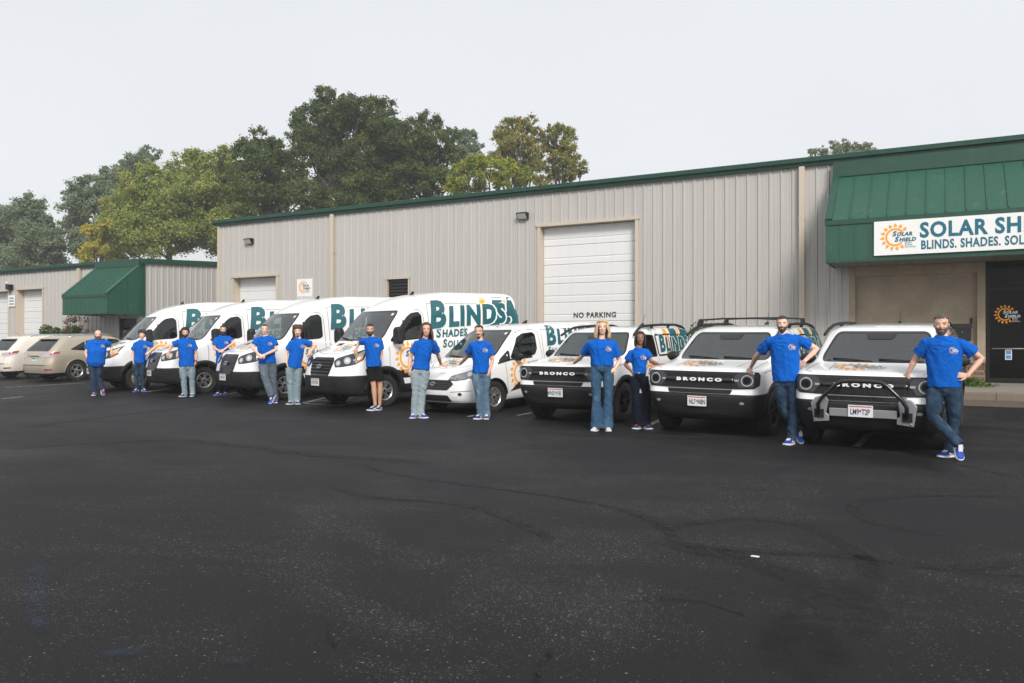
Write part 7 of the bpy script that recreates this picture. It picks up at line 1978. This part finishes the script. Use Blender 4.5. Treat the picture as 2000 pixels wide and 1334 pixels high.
tree('bright yellow-green tree in front of the autumn tree', 960, [(905, 330, 22), (930, 318, 24), (955, 330, 28), (985, 325, 24), (1010, 335, 22), (895, 355, 24), (935, 355, 28), (975, 355, 28), (1015, 352, 22), (880, 368, 16), (1035, 348, 14)], 50, 'lime', 22, .20, 24, (.2, .7), .10)
tree('faint treetop showing over the roof near the green awning', 1645, [(1590, 300, 12), (1610, 296, 12), (1632, 290, 16), (1650, 284, 14), (1668, 290, 14), (1690, 290, 14), (1704, 296, 10), (1640, 320, 34), (1680, 320, 26)], 66, 'grey', 23, .22, 22, (.3, .8))

def shrub(label, x, y, h, blobs, kind, seed, leaf=.06, dens=90, twig=True, cat='shrub', tone=(.2, .7), autumn=0.0):
    t = thing('shrub', label, cat, (x, y, groundz(y))); rd = random.Random(seed)
    B = [(Vector(c), r) for c, r in blobs]; m = MB()
    for c, r in B: m.tube([(rd.uniform(-.1, .1), rd.uniform(-.1, .1), 0), c * .5 + Vector((0, 0, .05)), c], [.02, .014, .005], 5)
    m.build('stems', M['bark'], t)
    pts = []
    for c, r in B:
        for _ in range(int(dens * r * 10)):
            u = Vector((rd.gauss(0, 1), rd.gauss(0, 1), rd.gauss(0, 1))).normalized(); pts.append((c + u * r * rd.uniform(.3, 1.05) ** .5, u, rd.uniform(*tone)))
    link('foliage', leaves_mesh('foliage', pts, leaf, seed), t, LEAF[kind]); return t
shrub('round dense green bush behind the boxy suvs at the wall', -5.85, 21.3, 1.5, [((0, 0, 1.05), .5), ((.25, -.1, .95), .45), ((.35, 0, 1.25), .36), ((-.3, 0, 1.0), .45), ((.1, 0, 1.45), .35), ((.1, .1, .45), .5), ((-.9, 0, .7), .45), ((-.7, 0, 1.0), .35)], 'bush', 31, .06, 160)
rd = random.Random(5)
sb = [((rd.uniform(-.95, .95), rd.uniform(-.3, .3), rd.uniform(.3, 1.75)), rd.uniform(.16, .30)) for _ in range(44)]
shrub('straggly dark green shrub at the foot of the low building', -34.9, 21.3, 1.6, sb, 'bush', 32, .10, 70)
sb = [((rd.gauss(.35, .35), rd.uniform(-.3, .3), rd.uniform(.9, 2.35)), rd.uniform(.10, .22)) for _ in range(40)]
shrub('reddish twiggy shrub beside the low building awning', -34.6, 21.7, 2.2, sb, 'rust', 33, .055, 40, tone=(.3, 1.0))

# weeds in the walk by the stone wall
t = thing('weed_clump', 'patch of green weeds on the concrete walk by the stone base', 'weeds', (.62, 21.6, .445))
rd = random.Random(9); V = []; F = []; T = []
for i in range(420):
    a = rd.uniform(0, 6.28); r_ = abs(rd.gauss(0, .5)); x, y = math.cos(a) * r_ * .55, math.sin(a) * r_ * .5
    h = rd.uniform(.07, .24) * (1.1 - min(.8, r_)); dx, dy = rd.gauss(0, .07), rd.gauss(0, .07); w = rd.uniform(.008, .022)
    p = Vector((x, y, 0)); s = Vector((math.cos(a + 1.3), math.sin(a + 1.3), 0)) * w; k = len(V)
    V += [tuple(p - s), tuple(p + s), tuple(p + Vector((dx * .5, dy * .5, h * .6)) + s * 1.3), tuple(p + Vector((dx * .5, dy * .5, h * .6)) - s * 1.3), tuple(p + Vector((dx * 1.3, dy * 1.3, h)))]
    F += [(k, k + 1, k + 2, k + 3), (k + 3, k + 2, k + 4)]; q = rd.random(); T += [q, q]
me = bpy.data.meshes.new('blades'); me.from_pydata(V, [], F); me.update(); at = me.attributes.new('tone', 'FLOAT', 'FACE'); at.data.foreach_set('value', T)
link('blades', me, t, LEAF['weed'])

# ---------------------------------------------------------------- morning haze
mb = MB(); mb.box(-172, 122, -45, 185, -1.0, 24.0)
hz = mb.build('haze', None)
hm = bpy.data.materials.new('haze_air'); hm.use_nodes = True; nt = hm.node_tree; nt.nodes.clear()
o_ = nt.nodes.new('ShaderNodeOutputMaterial'); pv = nt.nodes.new('ShaderNodeVolumePrincipled')
pv.inputs['Color'].default_value = (.93, .95, .97, 1); pv.inputs['Density'].default_value = .0011; pv.inputs['Anisotropy'].default_value = .25
nt.links.new(pv.outputs[0], o_.inputs['Volume']); hz.data.materials.clear(); hz.data.materials.append(hm)
tag(hz, 'thin pale morning fog lying over the whole lot', 'haze', kind='stuff')
